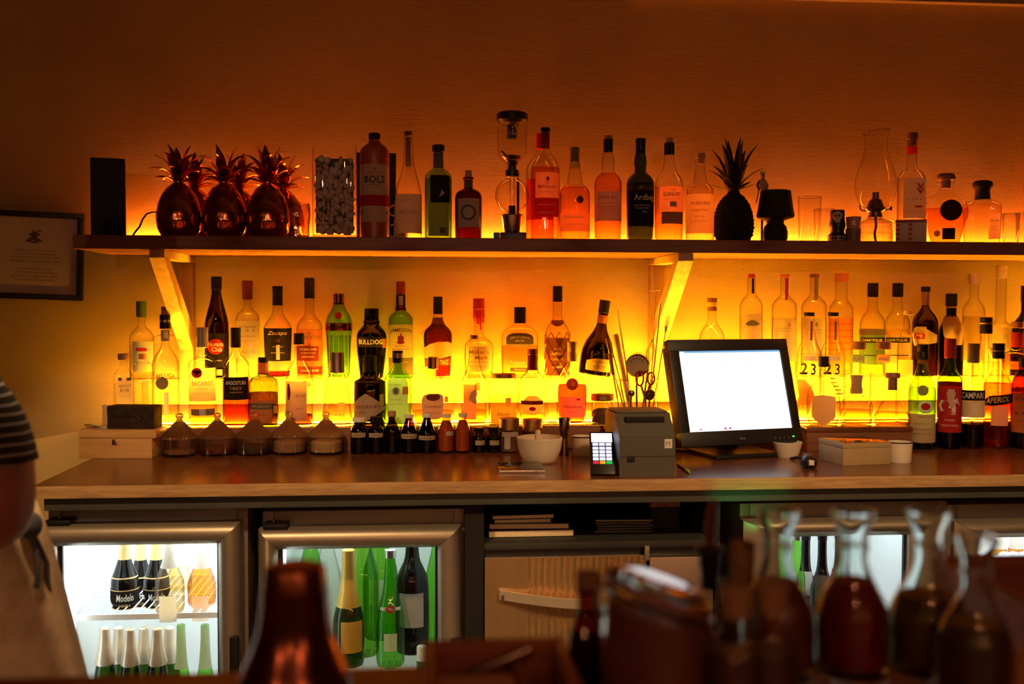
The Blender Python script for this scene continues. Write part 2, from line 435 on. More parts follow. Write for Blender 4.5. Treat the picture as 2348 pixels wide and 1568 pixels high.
# ---------------------------------------------------------------- bottles
def chaikin(p, it=2):
    for _ in range(it):
        q = [p[0]]
        for a, b in zip(p, p[1:]):
            q.append((a[0] * .75 + b[0] * .25, a[1] * .75 + b[1] * .25)); q.append((a[0] * .25 + b[0] * .75, a[1] * .25 + b[1] * .75))
        q.append(p[-1]); p = q
    return p
def std(top, n, s0, s1, b, base, foot=0.95):
    d = s1 - s0
    return [(top, n), (s0 - 2, n), (s0, n), (s0 + .22 * d, n + .18 * (b - n)), (s0 + .5 * d, n + .66 * (b - n)), (s0 + .78 * d, n + .94 * (b - n)), (s1, b), (s1 + 4, b), (base - 5, b), (base - 1.5, b), (base, b * foot), (base, b * .8)]
def circ(cx, cyy, rx, ry=None, k=9):
    ry = ry or rx
    return [(cyy - ry * math.cos(math.pi * i / k), cx - max(rx * math.sin(math.pi * i / k), .15), cx + max(rx * math.sin(math.pi * i / k), .15)) for i in range(k + 1)]

class Bottle:
    def __init__(s, name, label, cx, Y, bz, prof, glass, n=2.0, ry=1.0, cat='bottle', group=None, tilt=0.0, seg=28, smooth=2, wall=0.0012):
        y_mid = (prof[0][0] + prof[-1][0]) / 2
        p0 = V(cx, y_mid, Y); s.k = MPP(p0); s.Y = Y; s.cx = cx; s.bz = bz; s.n = n; s.ry = ry; s.seg = seg
        s.root = thing(name, label, cat, (p0.x, Y, bz), 0, group, rot=(0, tilt, -math.atan2(p0.x, Y)))
        H = s.z(prof[0][0])
        ybase = prof[-1][0]
        sc_ = H / max((ybase - prof[0][0]) * s.k, 1e-6)
        # stretch so that the drawn foot lands on the support and the drawn top keeps its height
        s.y0, s.y1, s.H = prof[0][0], ybase, H
        pr = [(hw * s.k, s.zz(y)) for y, hw in prof]
        s.prof = chaikin(pr, smooth) if smooth else pr
        s.wall = wall
        m = M().lathe(s.prof, seg, n=n, ry=ry)
        s.body = obj('body', m, glass, s.root)
    def z(s, y): return V(s.cx, y, s.Y).z - s.bz
    def zz(s, y):
        """height over the foot for a drawn pixel row; rows near the foot ease on to the support"""
        z = s.z(y); zb = s.z(s.y1); t = (y - s.y0) / max(s.y1 - s.y0, 1)
        return z - zb * max(0.0, t) ** 3
    def rad(s, z):
        p = s.prof
        for (r1, z1), (r2, z2) in zip(p, p[1:]):
            if z2 <= z <= z1: return r2 + (r1 - r2) * ((z - z2) / (z1 - z2) if z1 > z2 else 0)
        return p[-1][0] if z < p[-1][1] else p[0][0]
    def S(s, x, z, off=0.0006):
        r = s.rad(z) + off; q = min(abs(x) / r, 1.0)
        return Vector((max(-r, min(r, x)), -s.ry * r * (1 - q ** s.n) ** (1.0 / s.n), z))
    def liquid(s, y, mat, base=0.006):
        zt = s.zz(y); p = [(r - s.wall, z) for r, z in s.prof if base < z < zt and r > s.wall * 1.5]
        p = [(s.rad(zt) - s.wall, zt)] + p + [((p[-1][0] if p else s.rad(base) - s.wall) * .97, base)]
        obj('liquid', M().lathe(p, s.seg, n=s.n, ry=s.ry), mat, s.root); return s
    def cap(s, y0, y1, hw, mat, name='cap', hw2=None, smooth=0, ribs=0, prof=None):
        if prof: pr = [(h * s.k, s.zz(y)) for y, h in prof]
        else:
            h2 = hw2 if hw2 is not None else hw; k = s.k
            za, zb = s.zz(y0), s.zz(y1); b = min(.0012, (za - zb) * .2)
            pr = [((hw) * k - b, za), (hw * k, za - b), (h2 * k, zb + b), (h2 * k - b, zb)]
        rib = (lambda a, z: 1 + .03 * math.cos(a * ribs)) if ribs else None
        obj(name, M().lathe(pr, 24 if not ribs else 48, rib=rib), mat, s.root); return s
    def neckband(s, y0, y1, mat, name='neck_band', off=0.0007):
        za, zb = s.zz(y0), s.zz(y1)
        pr = [(s.rad(za + (zb - za) * i / 4) + off, za + (zb - za) * i / 4) for i in range(5)]
        obj(name, M().lathe(pr, s.seg, n=s.n, ry=s.ry, top=False, bot=False), mat, s.root); return s
    def label(s, rows, mat, texts=(), off=0.0006, name='label', parent=None, nx=12, label=None):
        """rows: (y, x0, x1) pixel offsets from the axis; or (y0, y1, x0, x1)"""
        if isinstance(rows, tuple):
            y0, y1, a, b = rows; rows = [(y0 + (y1 - y0) * i / 6, a, b) for i in range(7)]
        fine = [rows[0]]
        for p, q in zip(rows, rows[1:]):
            n_ = max(1, math.ceil(max(abs(q[0] - p[0]) / 6, abs(q[1] - p[1]) / 4, abs(q[2] - p[2]) / 4)))
            fine += [tuple(u + (v - u) * i / n_ for u, v in zip(p, q)) for i in range(1, n_ + 1)]
        rows = fine
        m = M(); fs = []; vs_ = []
        for (y, a, b) in rows:
            z = s.zz(y); r = s.rad(z) + off
            ta = math.asin(max(-1, min(1, a * s.k / r))); tb = math.asin(max(-1, min(1, b * s.k / r)))
            for i in range(nx + 1):
                t = ta + (tb - ta) * i / nx; vs_.append(s.S(r * math.sin(t), z, off))
        for j in range(len(rows) - 1):
            for i in range(nx):
                q = j * (nx + 1) + i; fs.append((q, q + nx + 1, q + nx + 2, q + 1))
        m.add(vs_, fs)
        lo = obj(name, m, mat, parent or s.root, label=label)
        for t in texts: s.text(lo, *t)
        return lo
    def text(s, parent, txt, yc, w, h, mat, xo=0.0, shear=0.0, bold=0.0, arc=0.0, slope=0.0):
        vv, ff = text_geo(txt, shear, bold); k = s.k; m = M(); vs_ = []
        for x, y in vv:
            px = xo + x * w; py = yc - y * h + arc * (x * 2) ** 2 + slope * x
            z = s.zz(py); r = s.rad(z) + .0012
            if s.n == 2:
                t = max(-1.5, min(1.5, px * k / r)); vs_.append(s.S(r * math.sin(t), z, .0013))
            else: vs_.append(s.S(px * k, z, .0013))
        m.add(vs_, ff)
        return obj('lettering', m, mat, parent, smooth=False)

# ---------------------------------------------------------------- levels and room
ZC = CAMZ - 0.424                       # counter top
YF, YW = 2.50, 3.27                     # counter front, back wall
YSH0 = 2.87                             # shelf front
ZS = V(1130, 545.5, YSH0).z             # shelf top
ZS2 = V(1130, 577.0, YSH0).z            # shelf underside
Z1 = V(990, 977, 3.05).z                # low step
Z2 = V(990, 868, 3.16).z                # glass plate for the back row
ZBAR = 1.040
ZCEIL = V(2300, 6, YW).z
XL, XR = -2.2, 2.6

m = M().box((XL, YW, 0), (XR, YW + .12, ZCEIL)); struct('wall_back', m, WALL)
m = M().box((XL - .12, -3.2, 0), (XL, YW + .12, ZCEIL)); struct('wall_left', m, DARKW)
m = M().box((XR, -3.2, 0), (XR + .12, YW + .12, ZCEIL)); struct('wall_right', m, DARKW)
m = M().box((XL - .12, -3.32, 0), (XR + .12, -3.2, ZCEIL)); struct('wall_front', m, DARKW)
m = M().box((XL - .12, -3.32, -.1), (XR + .12, YW + .12, 0)); struct('floor', m, FLOORM)
m = M().box((XL - .12, -3.32, ZCEIL), (XR + .12, YW + .12, ZCEIL + .1)); struct('ceiling', m, CEIL)
# cornice where the wall meets the ceiling
a = V(1440, 2, YW - .03); m = M().box((a.x, YW - .03, ZCEIL - .012), (XR, YW, ZCEIL)); struct('trim_1', m, TRIM)
# bright light patch low on the wall, put into a pale panel with sloping top
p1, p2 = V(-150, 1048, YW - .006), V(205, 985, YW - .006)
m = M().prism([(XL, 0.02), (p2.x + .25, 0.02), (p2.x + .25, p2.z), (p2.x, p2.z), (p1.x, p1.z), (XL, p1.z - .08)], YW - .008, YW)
struct('trim_wall_glow', m, WALL_GLOW)

# ---------------------------------------------------------------- LED strips
def led(name, label, x0, x1, y, z, s, w_=.010, h_=.006):
    t = thing(name, label, 'light', (0, y, z))
    m = M().box((x0, -w_ / 2, 0), (x1, w_ / 2, .003)); obj('strip_base', m, WHITEP, t, False)
    mat = emission('led_glow_%d' % round(s * 10), LED_COL_TOP if z > CAMZ else LED_COL, s)
    m = M().cbox((x0, -w_ / 2 + .001, .003), (x1, w_ / 2 - .001, .003 + h_), .0015); obj('diffuser', m, mat, t)
    return t
XS0 = V(166, 541, YSH0).x
led('led_strip', 'amber light strip glowing on the high shelf against the wall', V(285, 540, YW).x, XR - .02, YW - .030, ZS, LED_TOP)

# ---------------------------------------------------------------- high shelf and brackets
sh = thing('wall_shelf', 'long dark wooden shelf holding the upper row of bottles', 'shelf', (0, YW, ZS2))
m = M().cbox((XS0, YSH0 - YW, 0), (XR - .01, -.002, ZS - ZS2), .003); obj('board', m, SHELFW, sh)
def bracket(px, label):
    x0 = V(px - 17.5, 582, YSH0 + .01).x; x1 = V(px + 17.5, 582, YSH0 + .01).x
    t = thing('shelf_bracket', label, 'bracket', ((x0 + x1) / 2, YW, ZS2), group='pine brackets of the high shelf')
    hw = (x1 - x0) / 2; d = YSH0 + .012 - YW
    zb = V(px, 800, YW).z - ZS2
    obj('arm', M().cbox((-hw, d, -.021), (hw, -.001, -.0005), .0015), PINE, t)
    obj('upright', M().cbox((-hw, -.04, zb - .10), (hw, -.001, -.022), .0015), PINE, t)
    # diagonal brace
    A = Vector((0, d + .002, -.022)); B = Vector((0, -.041, zb)); th = .045
    m = M()
    pts = [(A.y, A.z), (A.y + th * 1.25, A.z), (B.y, B.z + th * 1.5), (B.y, B.z)]
    m.v = [(sx * hw, p[0], p[1]) for sx in (-1, 1) for p in pts]
    m.f = [(0, 1, 2, 3), (7, 6, 5, 4), (0, 4, 5, 1), (1, 5, 6, 2), (2, 6, 7, 3), (3, 7, 4, 0)]
    obj('brace', m, PINE, t, False)
    return t
bracket(359, 'pine shelf bracket with diagonal brace beside the dark-capped rum bottle')
bracket(1573, 'pine shelf bracket with diagonal brace behind the computer screen')

# ---------------------------------------------------------------- counter with its stepped rack
CX0 = V(74, 1112, YF).x
ct = thing('back_counter', 'long glossy brown wooden worktop over the fridges', 'counter', (0, YW, ZC))
TH = .030
m = M()
xb = V(205, 1040, YW).x
poly = [(CX0, YF - YW), (XR - .01, YF - YW), (XR - .01, -.009), (CX0, -.009)]
def slab(poly, z0, z1):
    m = M(); n = len(poly)
    m.v = [(x, y, z0) for x, y in poly] + [(x, y, z1) for x, y in poly]
    m.f = [tuple(range(n))[::-1], tuple(range(n, 2 * n))] + [(i, (i + 1) % n, n + (i + 1) % n, n + i) for i in range(n)]
    return m
obj('worktop', slab([(x, y + (.004 if y < -.1 else 0)) for x, y in poly], -TH, 0), COUNTER, ct, False)
obj('front_edge', M().cbox((CX0, YF - YW - .004, -TH + .001), (XR - .01, YF - YW + .0035, -.0005), .001), COUNTER_EDGE, ct)
obj('apron', M().cbox((CX0 + .02, YF - YW + .015, -TH - .031), (XR - .01, YF - YW + .055, -TH - .0005), .002), APRON, ct)

XT0 = V(214, 985, 3.05).x
st = thing('bottle_step', 'low dark wooden step along the wall carrying the bottles', 'step', (0, YW, ZC))
obj('riser', M().cbox((XT0, 3.034 - YW, .0005), (XR - .02, 3.05 - YW, Z1 - ZC), .001), SHELFW, st)
xe0, xe1 = V(1842, 985, 2.97).x, V(2080, 985, 2.97).x
obj('tread', M().cbox((XT0, 3.0505 - YW, Z1 - ZC - .014), (XR - .02, -.003, Z1 - ZC), .001), COUNTER, st)
se = thing('step_block', 'short dark wooden step block under the shield label bottle and its neighbours', 'step', (0, YW, ZC))
obj('riser', M().cbox((xe0, 2.940 - YW, .0005), (xe1, 3.0335 - YW, Z1 - ZC - .0145), .001), SHELFW, se)
obj('tread', M().cbox((xe0 - .002, 2.938 - YW, Z1 - ZC - .014), (xe1 + .002, 3.0335 - YW, Z1 - ZC), .001), COUNTER, se)
zf = V(990, 924, 3.138).z
obj('fascia', M().cbox((XT0, 3.134 - YW, Z1 - ZC + .0005), (XR - .02, 3.142 - YW, zf - ZC), .001), paper('amber_acrylic', (0.74, 0.58, 0.28), 0.24), st)
led('led_strip', 'amber light strip glowing along the top of the cream fascia', V(335, 930, 3.1).x, XR - .03, 3.152, zf - .018, LED_MID, .012, .009)
led('led_strip', 'amber light strip glowing at the foot of the front bottle row', V(262, 975, 3.1).x, XR - .03, 3.1285, Z1, LED_LOW, .009, .003)
gp = thing('glass_plate', 'clear glass plate under the back row of bottles', 'shelf', (0, YW, Z2 - .006))
obj('pane', M().box((XT0 + .04, 3.158 - YW, 0), (XR - .03, -.012, .0058)), thin_glass('plate_glass', (0.985, 0.98, 0.95), (0.95, 0.93, 0.88), gloss=0.3), gp, False)
for px in (330, 700, 1060, 1420, 1800, 2180):
    x = V(px, 868, 3.2).x
    obj('spacer', M().cbox((x - .006, -.075, Z1 - Z2 + .0065), (x + .006, -.035, -.0003), .001), thin_glass('spacer_glass', (0.97, 0.95, 0.9), (0.7, 0.6, 0.45)), gp)

# ---------------------------------------------------------------- framed notice on the wall
def frame_notice():
    A, B, C = V(-32, 484, YW - .02), V(174, 486, YW - .02), V(188, 686, YW - .02)
    W_, H_ = (B - A).length + .03, (C - B).length
    t = thing('framed_notice', 'black framed printed notice hanging on the wall beside the shelf end', 'picture', ((A.x + B.x) / 2 + .004, YW - .022, (B.z + C.z) / 2), rot=(R(1.5), R(2.0), R(2.5)))
    b = .017; w2, h2 = W_ / 2, H_ / 2
    for (lo, hi) in [((-w2, -.008, h2 - b), (w2, .010, h2)), ((-w2, -.008, -h2), (w2, .010, -h2 + b)), ((-w2, -.008, -h2 + b + .0002), (-w2 + b, .010, h2 - b - .0002)), ((w2 - b, -.008, -h2 + b + .0002), (w2, .010, h2 - b - .0002))]:
        obj('frame_side', M().cbox(lo, hi, .0015), BLACK, t)
    sh = obj('sheet', M().box((-w2 + b, .002, -h2 + b), (w2 - b, .006, h2 - b)), principled('notice_paper', (0.72, 0.66, 0.6), 0.7, noise=0.03), t, False)
    k = MPP(A); ink = principled('faded_ink', (0.16, 0.09, 0.06), 0.7)
    L = ['Queda prohibida la venta', 'de cualquier tipo de bebidas', 'alcohólicas y productos derivados', 'del tabaco a los menores de edad', None, 'A toda persona que sea', 'sorprendida dando bebidas', 'alcohólicas a menores de edad', 'será remitida a las autoridades']
    Ws = [84, 92, 112, 108, 0, 76, 88, 100, 86]
    cxp = 78; x0 = V(cxp, 585, YW - .02).x - t.location.x
    for i, (s_, w_) in enumerate(zip(L, Ws)):
        if s_:
            y = 574 + i * 8.1 + (2 if i > 4 else 0)
            text_flat('lettering', s_, (x0 + .002, .0019, V(cxp, y, YW - .02).z - t.location.z), (1, 0, 0), (0, 0, 1), w_ * k, 5.6 * k, ink, sh)
    # small crest sketched over the text: a shield under plumes
    m = M(); zc = V(cxp, 543, YW - .02).z - t.location.z
    def blob(x, z, r1, r2): m.add([(x0 + (x + r1 * math.cos(a)) * k, .0016, zc + (z + r2 * math.sin(a)) * k) for a in [i * math.pi / 5 for i in range(10)]], [tuple(range(10))])
    for (x, z, r1, r2) in [(0, 0, 7, 9), (-9, -6, 5, 4), (8, -7, 5, 4), (-3, 10, 3, 5), (4, 9, 3, 6), (12, 14, 4, 2), (9, 6, 4, 3), (-13, -10, 6, 2.5), (0, -12, 11, 2.5), (13, -9, 5, 2), (-8, 5, 4, 3)]: blob(x, z, r1, r2)
    obj('crest', m, ink, sh, False)
    obj('pane', M().box((-w2 + b, -.003, -h2 + b), (w2 - b, -.0012, h2 - b)), thin_glass('picture_glass', (0.98, 0.98, 0.98), (0.9, 0.9, 0.9), gloss=0.5), t, False)
frame_notice()

# ---------------------------------------------------------------- things on the high shelf
YS = 3.03
def speaker():
    cx = 258; k = MPP(V(cx, 450, YS)); H = V(cx, 367, YS).z - ZS; w_ = 74 * k
    p = V(cx - 9, 450, YS)
    t = thing('speaker', 'tall plain black speaker box at the end of the high shelf', 'speaker', (p.x, YS, ZS), R(14))
    obj('cabinet', M().cbox((-w_ / 2, -.045, 0), (w_ / 2, .045, H), .004), MATTE, t)
    obj('name_plate', M().box((-w_ / 2 - .0008, -.036, H * .74), (-w_ / 2 - .0001, -.004, H * .77)), principled('grey_badge', (0.25, 0.24, 0.23), 0.4), t, False)
speaker()
pts = [V(292, 533, 3.05), V(302, 532, 3.05), V(312, 529, 3.05), V(320, 520, 3.06), V(327, 503, 3.07), V(336, 491, 3.08), V(348, 487, 3.10), V(362, 487, 3.12), V(380, 500, 3.13), V(390, 530, 3.13)]
pts[0].z = pts[1].z = ZS + .006; pts[-1].z = ZS + .004
tag(obj('cable', M().tube(pts, .0028, 8), BLACK), 'thin black cable looping from the black speaker box behind the copper pineapples', 'cable')

def leaf_mesh(L, wd, lift, curl, mat, seg=6):
    """a blade that rises from the origin and bends outwards along +x"""
    m = M(); n = seg
    for i in range(n + 1):
        t = i / n; a = R(lift) - R(curl) * t * t
        if i == 0: x, z = 0.0, 0.0
        else: x, z = x + L / n * math.cos(a), z + L / n * math.sin(a)
        ww = wd * (1 - t) ** .6 * (0.65 + 1.0 * t * (1 - t) * 2) if i < n else .0002
        na = (-math.sin(a), math.cos(a)); c = .25 * ww
        m.v += [(x, -ww, z), (x + na[0] * -c, 0, z + na[1] * -c), (x, ww, z), (x + na[0] * -(c + .0012), 0, z + na[1] * -(c + .0012))]
    for i in range(n):
        b = i * 4
        for j in range(4):
            j2 = (j + 1) % 4; m.f.append((b + j, b + j2, b + 4 + j2, b + 4 + j))
    return m.mesh('leaf', mat)
def pineapple(name, label, cx, ytop, yneck, ymax, ybase, hw, Y, mat, bump, group=None, leaves=((3, 82, 30, .95), (5, 66, 55, 1.0), (5, 44, 62, .95), (5, 24, 40, .72)), rot=0.0, neck=10, lw=1.35, lob=7, twist=15):
    k = MPP(V(cx, 480, Y)); p = V(cx, 480, Y)
    t = thing(name, label, 'ornament', (p.x, Y, ZS), rot, group)
    zt = V(cx, yneck, Y).z - ZS; H = zt; w_ = hw * k
    seg, rows = (48, 30) if lob < 9 else (96, 60); m = M(); pr = []
    base = [(0.60, 0), (.78, .04), (.93, .14), (1.0, .30), (.985, .45), (.9, .62), (.74, .78), (.52, .90), (.30, .97), (neck / hw, 1.0)]
    pr = []
    for i in range(rows + 1):
        f = i / rows
        for (r1, z1), (r2, z2) in zip(base, base[1:]):
            if z1 <= f <= z2: pr.append((w_ * (r1 + (r2 - r1) * (f - z1) / (z2 - z1)), f * H)); break
    pr = pr[::-1]
    def rib(a, z):
        f = z / H; v = math.sin(a * lob + f * twist) * math.sin(a * lob - f * twist)
        return 1 + bump * (abs(v) ** .5 - .5)
    m.lathe(pr, seg, rib=rib)
    obj('body', m, mat, t)
    L = (V(cx, ytop, Y).z - V(cx, yneck, Y).z)
    obj('crown_stem', M().lathe([(neck * k * .8, H + L * .45), (neck * k * 1.1, H + L * .15), (neck * k * 1.05, H)], 16), mat, t)
    for r_i, (n_, lift, curl, ln) in enumerate(leaves[::-1]):
        me = leaf_mesh(L * ln, neck * k * lw, lift, curl, mat)
        for i in range(n_):
            a = 2 * math.pi * (i + .5 * (r_i % 2)) / n_ + .3 * r_i
            rr = neck * k * .75
            obj('leaf', me, mat, t, loc=(rr * math.cos(a), rr * math.sin(a), H + L * (.04 + .11 * r_i)), rot=(0, 0, a))
    return t
PG = 'copper pineapple cups'
t0 = pineapple('pineapple_cup', 'front copper pineapple cup standing nearest to the black speaker box', 410, 350, 418, 500, 542, 50.5, 3.00, COPPER, .02, PG)
def pine_copy(cx, Y, label, rz):
    return copy_tree(t0, (V(cx, 480, Y).x, Y, ZS), label, PG, rz)
pine_copy(514, 3.00, 'front copper pineapple cup in the middle of its row of three', .25)
pine_copy(614, 3.00, 'front copper pineapple cup beside the gold cut-glass candle holder', .6)
pine_copy(447, 3.155, 'back copper pineapple cup half hidden by the one nearest the speaker box', .9)
pine_copy(548, 3.155, 'back copper pineapple cup peeping out between the middle and third front ones', 1.3)
pine_copy(650, 3.155, 'back copper pineapple cup behind the gold cut-glass candle holder', .45)
def cut_tumbler():
    cx, Y = 680, 2.928; k = MPP(V(cx, 500, Y)); H = V(cx, 466, Y).z - ZS; w_ = 31 * k
    t = thing('candle_holder', 'gold cut-glass candle holder with diamond facets beside the copper pineapples', 'candle holder', (V(cx, 500, Y).x, Y, ZS))
    pr = [(w_ * (.86 if i == 0 else 1.0 - .10 * (i / 14)), H * i / 14) for i in range(15)][::-1]
    pr = [(w_ * (.92 + .08 * math.sin(math.pi * min(1, i / 10))), H * (1 - i / 16)) for i in range(17)]
    m = M().lathe(pr, 48, top=False, rib=lambda a, z: 1 + .05 * (abs(math.sin(a * 8 + z * 190) * math.sin(a * 8 - z * 190)) - .4))
    obj('body', m, GL_GOLDT, t, ang=15)
    obj('bottom', M().lathe([(w_ * .86, H * .06), (w_ * .86, .0005)], 32), GL_GOLDT, t)
cut_tumbler()
def shell_vase():
    x0, x1 = 717, 818; cx = (x0 + x1) / 2; Y = 3.02; k = MPP(V(cx, 440, Y)); p = V(cx, 440, Y); H = V(cx, 336, Y).z - ZS; w_ = (x1 - x0) / 2 * k
    t = thing('glass_vase', 'tall clear square glass vase filled with sea shells', 'vase', (p.x, Y, ZS), -math.atan2(p.x, Y))
    m = M().lathe([(w_, H), (w_, .012), (w_ * .97, 0)], 32, n=9, ry=.75, top=False); obj('body', m, GL_FAINT, t)
    obj('bottom', M().lathe([(w_ * .96, .012), (w_ * .96, .002)], 32, n=9, ry=.74), GL_CLEAR, t)
    # shells: three little shapes, copied
    def shell(kind):
        m = M()
        if kind == 0: m.sphere((0, 0, 0), .010, 12, 7, (1, .5, .8))
        elif kind == 1:
            m.lathe([(.0002, .016), (.003, .012), (.0035, .009), (.006, .007), (.0065, .003), (.009, 0), (.009, -.004), (.006, -.008), (.0005, -.011)], 12)
        else:
            m.lathe([(.0003, .005), (.006, .0035), (.0105, 0), (.0115, -.002), (.0103, -.0022), (.006, .0015), (.0003, .003)], 14, rib=lambda a, z: 1 + .06 * math.cos(a * 7))
        return m.mesh('shell', SHELLM)
    ms = [shell(i) for i in range(3)]; rnd = random.Random(3)
    M0 = t.matrix_basis
    cols = 8; n_ = 0
    for row in range(17):
        for c in range(cols):
            for d in (0, 1):
                if d == 1 and row < 15: continue
                sc_ = rnd.uniform(.75, 1.25)
                lx = (-w_ * .82 + 2 * w_ * .82 * (c + .5) / cols) + rnd.uniform(-.005, .005); lx = max(-w_ * .82, min(w_ * .82, lx))
                ly = -w_ * .75 * .70 + rnd.uniform(0, .016) + d * .03
                lz = .022 + row * .0127 + rnd.uniform(-.004, .004)
                if row > 14 and rnd.random() < .35: continue
                o = obj('cockle_shell', ms[rnd.randrange(3)], SHELLM, None, group='shells in the vase', label='pale sea shell among many in the tall glass vase', cat='shell')
                o.location = t.location + Matrix.Rotation(t.rotation_euler.z, 3, 'Z') @ Vector((lx, ly, lz)); o.scale = (sc_,) * 3
                o.rotation_euler = (rnd.uniform(0, 6), rnd.uniform(0, 6), rnd.uniform(0, 6)); n_ += 1
    obj('shade_core', M().lathe([(w_ * .84, H * .86), (w_ * .84, .02)], 32, n=9, ry=.40), principled('shell_gap_shade', (0.10, 0.075, 0.06), 0.9, noise=0.5, nscale=60), t)  # dark filler, shade between the shells put into its colour
shell_vase()
def black_box():
    Y = 3.13; a, b = V(818, 353, Y), V(908, 353, Y)
    t = thing('gift_box', 'tall flat black box standing behind the stoneware jug bottle', 'box', ((a.x + b.x) / 2, Y, ZS))
    w_ = (b.x - a.x) / 2; H = a.z - ZS
    obj('body', M().cbox((-w_, -.03, 0), (w_, .03, H * .86), .002), MATTE, t); obj('lid', M().cbox((-w_ - .0006, -.0306, H * .862), (w_ + .0006, .0306, H), .002), MATTE, t)
black_box()
B = Bottle('gin_jug', 'red-brown stoneware jug bottle with cream label before the black box', 859, YS, ZS,
    [(318, 12), (322, 12.5), (327, 13), (334, 22), (342, 31), (352, 33.5), (365, 34), (530, 34), (543, 34), (546, 30)], STONEWARE)
B.cap(306, 321, 13, CAPBLK, ribs=30)
lb = B.label((380, 449, -33, 32), P_CREAM, [('BOLS', 414, 49, 16, INK, 0, 0, .01), ('AMSTERDAM', 398, 26, 3, INKR), ('GENEVER', 426, 32, 4, INKBR), ('1575', 433, 16, 2.5, INKR)])
B.text(lb, 'B', 391, 5, 7, INKBR)
B.label((449, 473, -33.5, 33.5), P_RED)
B.label([(473, -33, 33), (485, -33, 33), (497, -33, 33), (506, -33, 33), (507.5, -33, 33)], P_CREAM)
for dx in (-29, 28): B.label(circ(dx, 487, 3.5, 5), INKG, off=.001, name='stamp')
B = Bottle('tequila_bottle', 'slender clear bottle with long tapering neck and pale label by the black box', 937, YS, ZS,
    [(303, 10.5), (312, 10.5), (345, 11), (380, 13), (400, 19), (420, 25), (440, 29.5), (455, 30.5), (530, 30.5), (543, 30), (547, 26)], GL_CLEAR)
B.cap(301, 311, 8, BROWNC, 'cork'); obj('stopper', M().lathe([(7 * B.k, B.zz(315)), (7 * B.k, B.zz(378)), (5 * B.k, B.zz(382))], 14), CORK, B.root)
lb = B.label((446, 532, -30, 30), P_GREY, [('MARGARITA', 486, 46, 12, INKG, 0, 0, .006), ('- - - - - -', 500, 40, 1.5, INKG)])
B.text(lb, 'Especial', 461, 22, 8, INKR, -8, .3, 0, 0, -6)
def cup(name, label, cx, y0, y1, hw, Y, bz, mat, rim=None, hand=None, flare=1.0, group=None, cat='cup', wall=.0022):
    p = V(cx, (y0 + y1) / 2, Y); k = MPP(p); H = V(cx, y0, Y).z - bz; w_ = hw * k
    t = thing(name, label, cat, (p.x, Y, bz), -math.atan2(p.x, Y), group)
    lo = w_ / flare
    obj('body', M().lathe([(w_ - wall, H), (w_, H - .0005), (w_ * .98, H * .8), (lo * 1.02, H * .12), (lo * .95, 0), (lo * .5, .0001), (.0005, .0001)][::-1] if False else [(w_ - wall, H - .001), (w_ - wall * .5, H), (w_, H - .001), (w_ + (lo - w_) * .5, H * .5), (lo, .004), (lo * .95, 0), (.0004, 0)], 32, top=False, bot=False), mat, t)
    obj('inside', M().lathe([(w_ - wall, H - .001), (w_ - wall + (lo - w_) * .5, H * .5), (lo - wall, .006), (.0004, .0045)], 32, top=False, bot=False), mat, t)
    if rim: obj('rim', M().tube([(w_ * math.cos(a), w_ * math.sin(a), H - .0005) for a in [i * math.pi / 16 for i in range(32)]], .0017, 6, True), rim, t)
    if hand:
        a = R(hand); d = Vector((math.cos(a), math.sin(a), 0)); hr = H * .28
        pts = [d * (w_ * .98 - .001) + Vector((0, 0, H * .5 + hr))] + [d * (w_ * .98 + hr * 1.1 * math.sin(q)) + Vector((0, 0, H * .5 + hr * math.cos(q))) for q in [math.pi * i / 10 for i in range(1, 10)]] + [d * (lo * .98 - .001) + Vector((0, 0, H * .5 - hr))]
        obj('handle', M().tube(pts, .0025, 8), rim or mat, t)
    return t, H
cc, ch = cup('espresso_cup', 'small pale cup with ear handle standing beside the slender tequila bottle', 919, 505, 545, 17, 3.085, ZS, CERAM, None, 188)
cup('espresso_cup', 'small pale cup with ear handle stacked on the other behind the tequila bottle', 920, 462, 505, 16, 3.085, ZS + ch, CERAM, None, 188)
B = Bottle('liqueur_bottle', 'olive green bottle with black cap and black script label on the shelf', 1005, YS, ZS, std(346, 11, 383, 408, 31, 547), GL_GREEN, n=3.2)
B.cap(333, 348, 14, CAPBLK); B.neckband(352, 383, P_DKGREY); B.liquid(411, LQ_GREEN)
B.label((405, 466, -18, 26), P_BLACK, [('Je', 445, 10, 15, INKGOLD, 8, .35)]); B.label((466, 538, -22, 24), P_OLIVE, [('-----------', 510, 24, 1.2, INKG), ('---------', 514, 20, 1.2, INKG), ('-----------', 518, 24, 1.2, INKG)]); B.label((520, 532, 3, 18), P_DKGREY, off=.001)
B = Bottle('gin_bottle', 'squat brown apothecary bottle with cork and grey emblem label', 1074, YS, ZS,
    [(407, 12.5), (409, 13), (412, 12), (413, 9.5), (428, 9.5), (432, 10), (435, 17), (440, 26), (448, 30.5), (460, 31.5), (538, 30.5), (544, 30), (546, 26)], GL_BROWN)
B.cap(391, 407, 8, CORK, 'cork', 8.5); B.liquid(438, LQ_BROWN); B.neckband(413, 431, P_DKGREY)
lb = B.label((457, 519, -24, 25), P_GREY, [])
for r1 in (17, 12.5):
    z_ = []; B.label([(488 - r1 * math.cos(math.pi * i / 12), -max(r1 * math.sin(math.pi * i / 12), .2), max(r1 * math.sin(math.pi * i / 12), .2)) for i in range(13)], P_DKGREY if r1 > 15 else P_GREY, off=.001 if r1 > 15 else .0014, name='emblem', parent=lb)
B.text(lb, 'MONKEY', 462, 26, 4.5, INKG); B.text(lb, '47', 488, 9, 10, INKG)

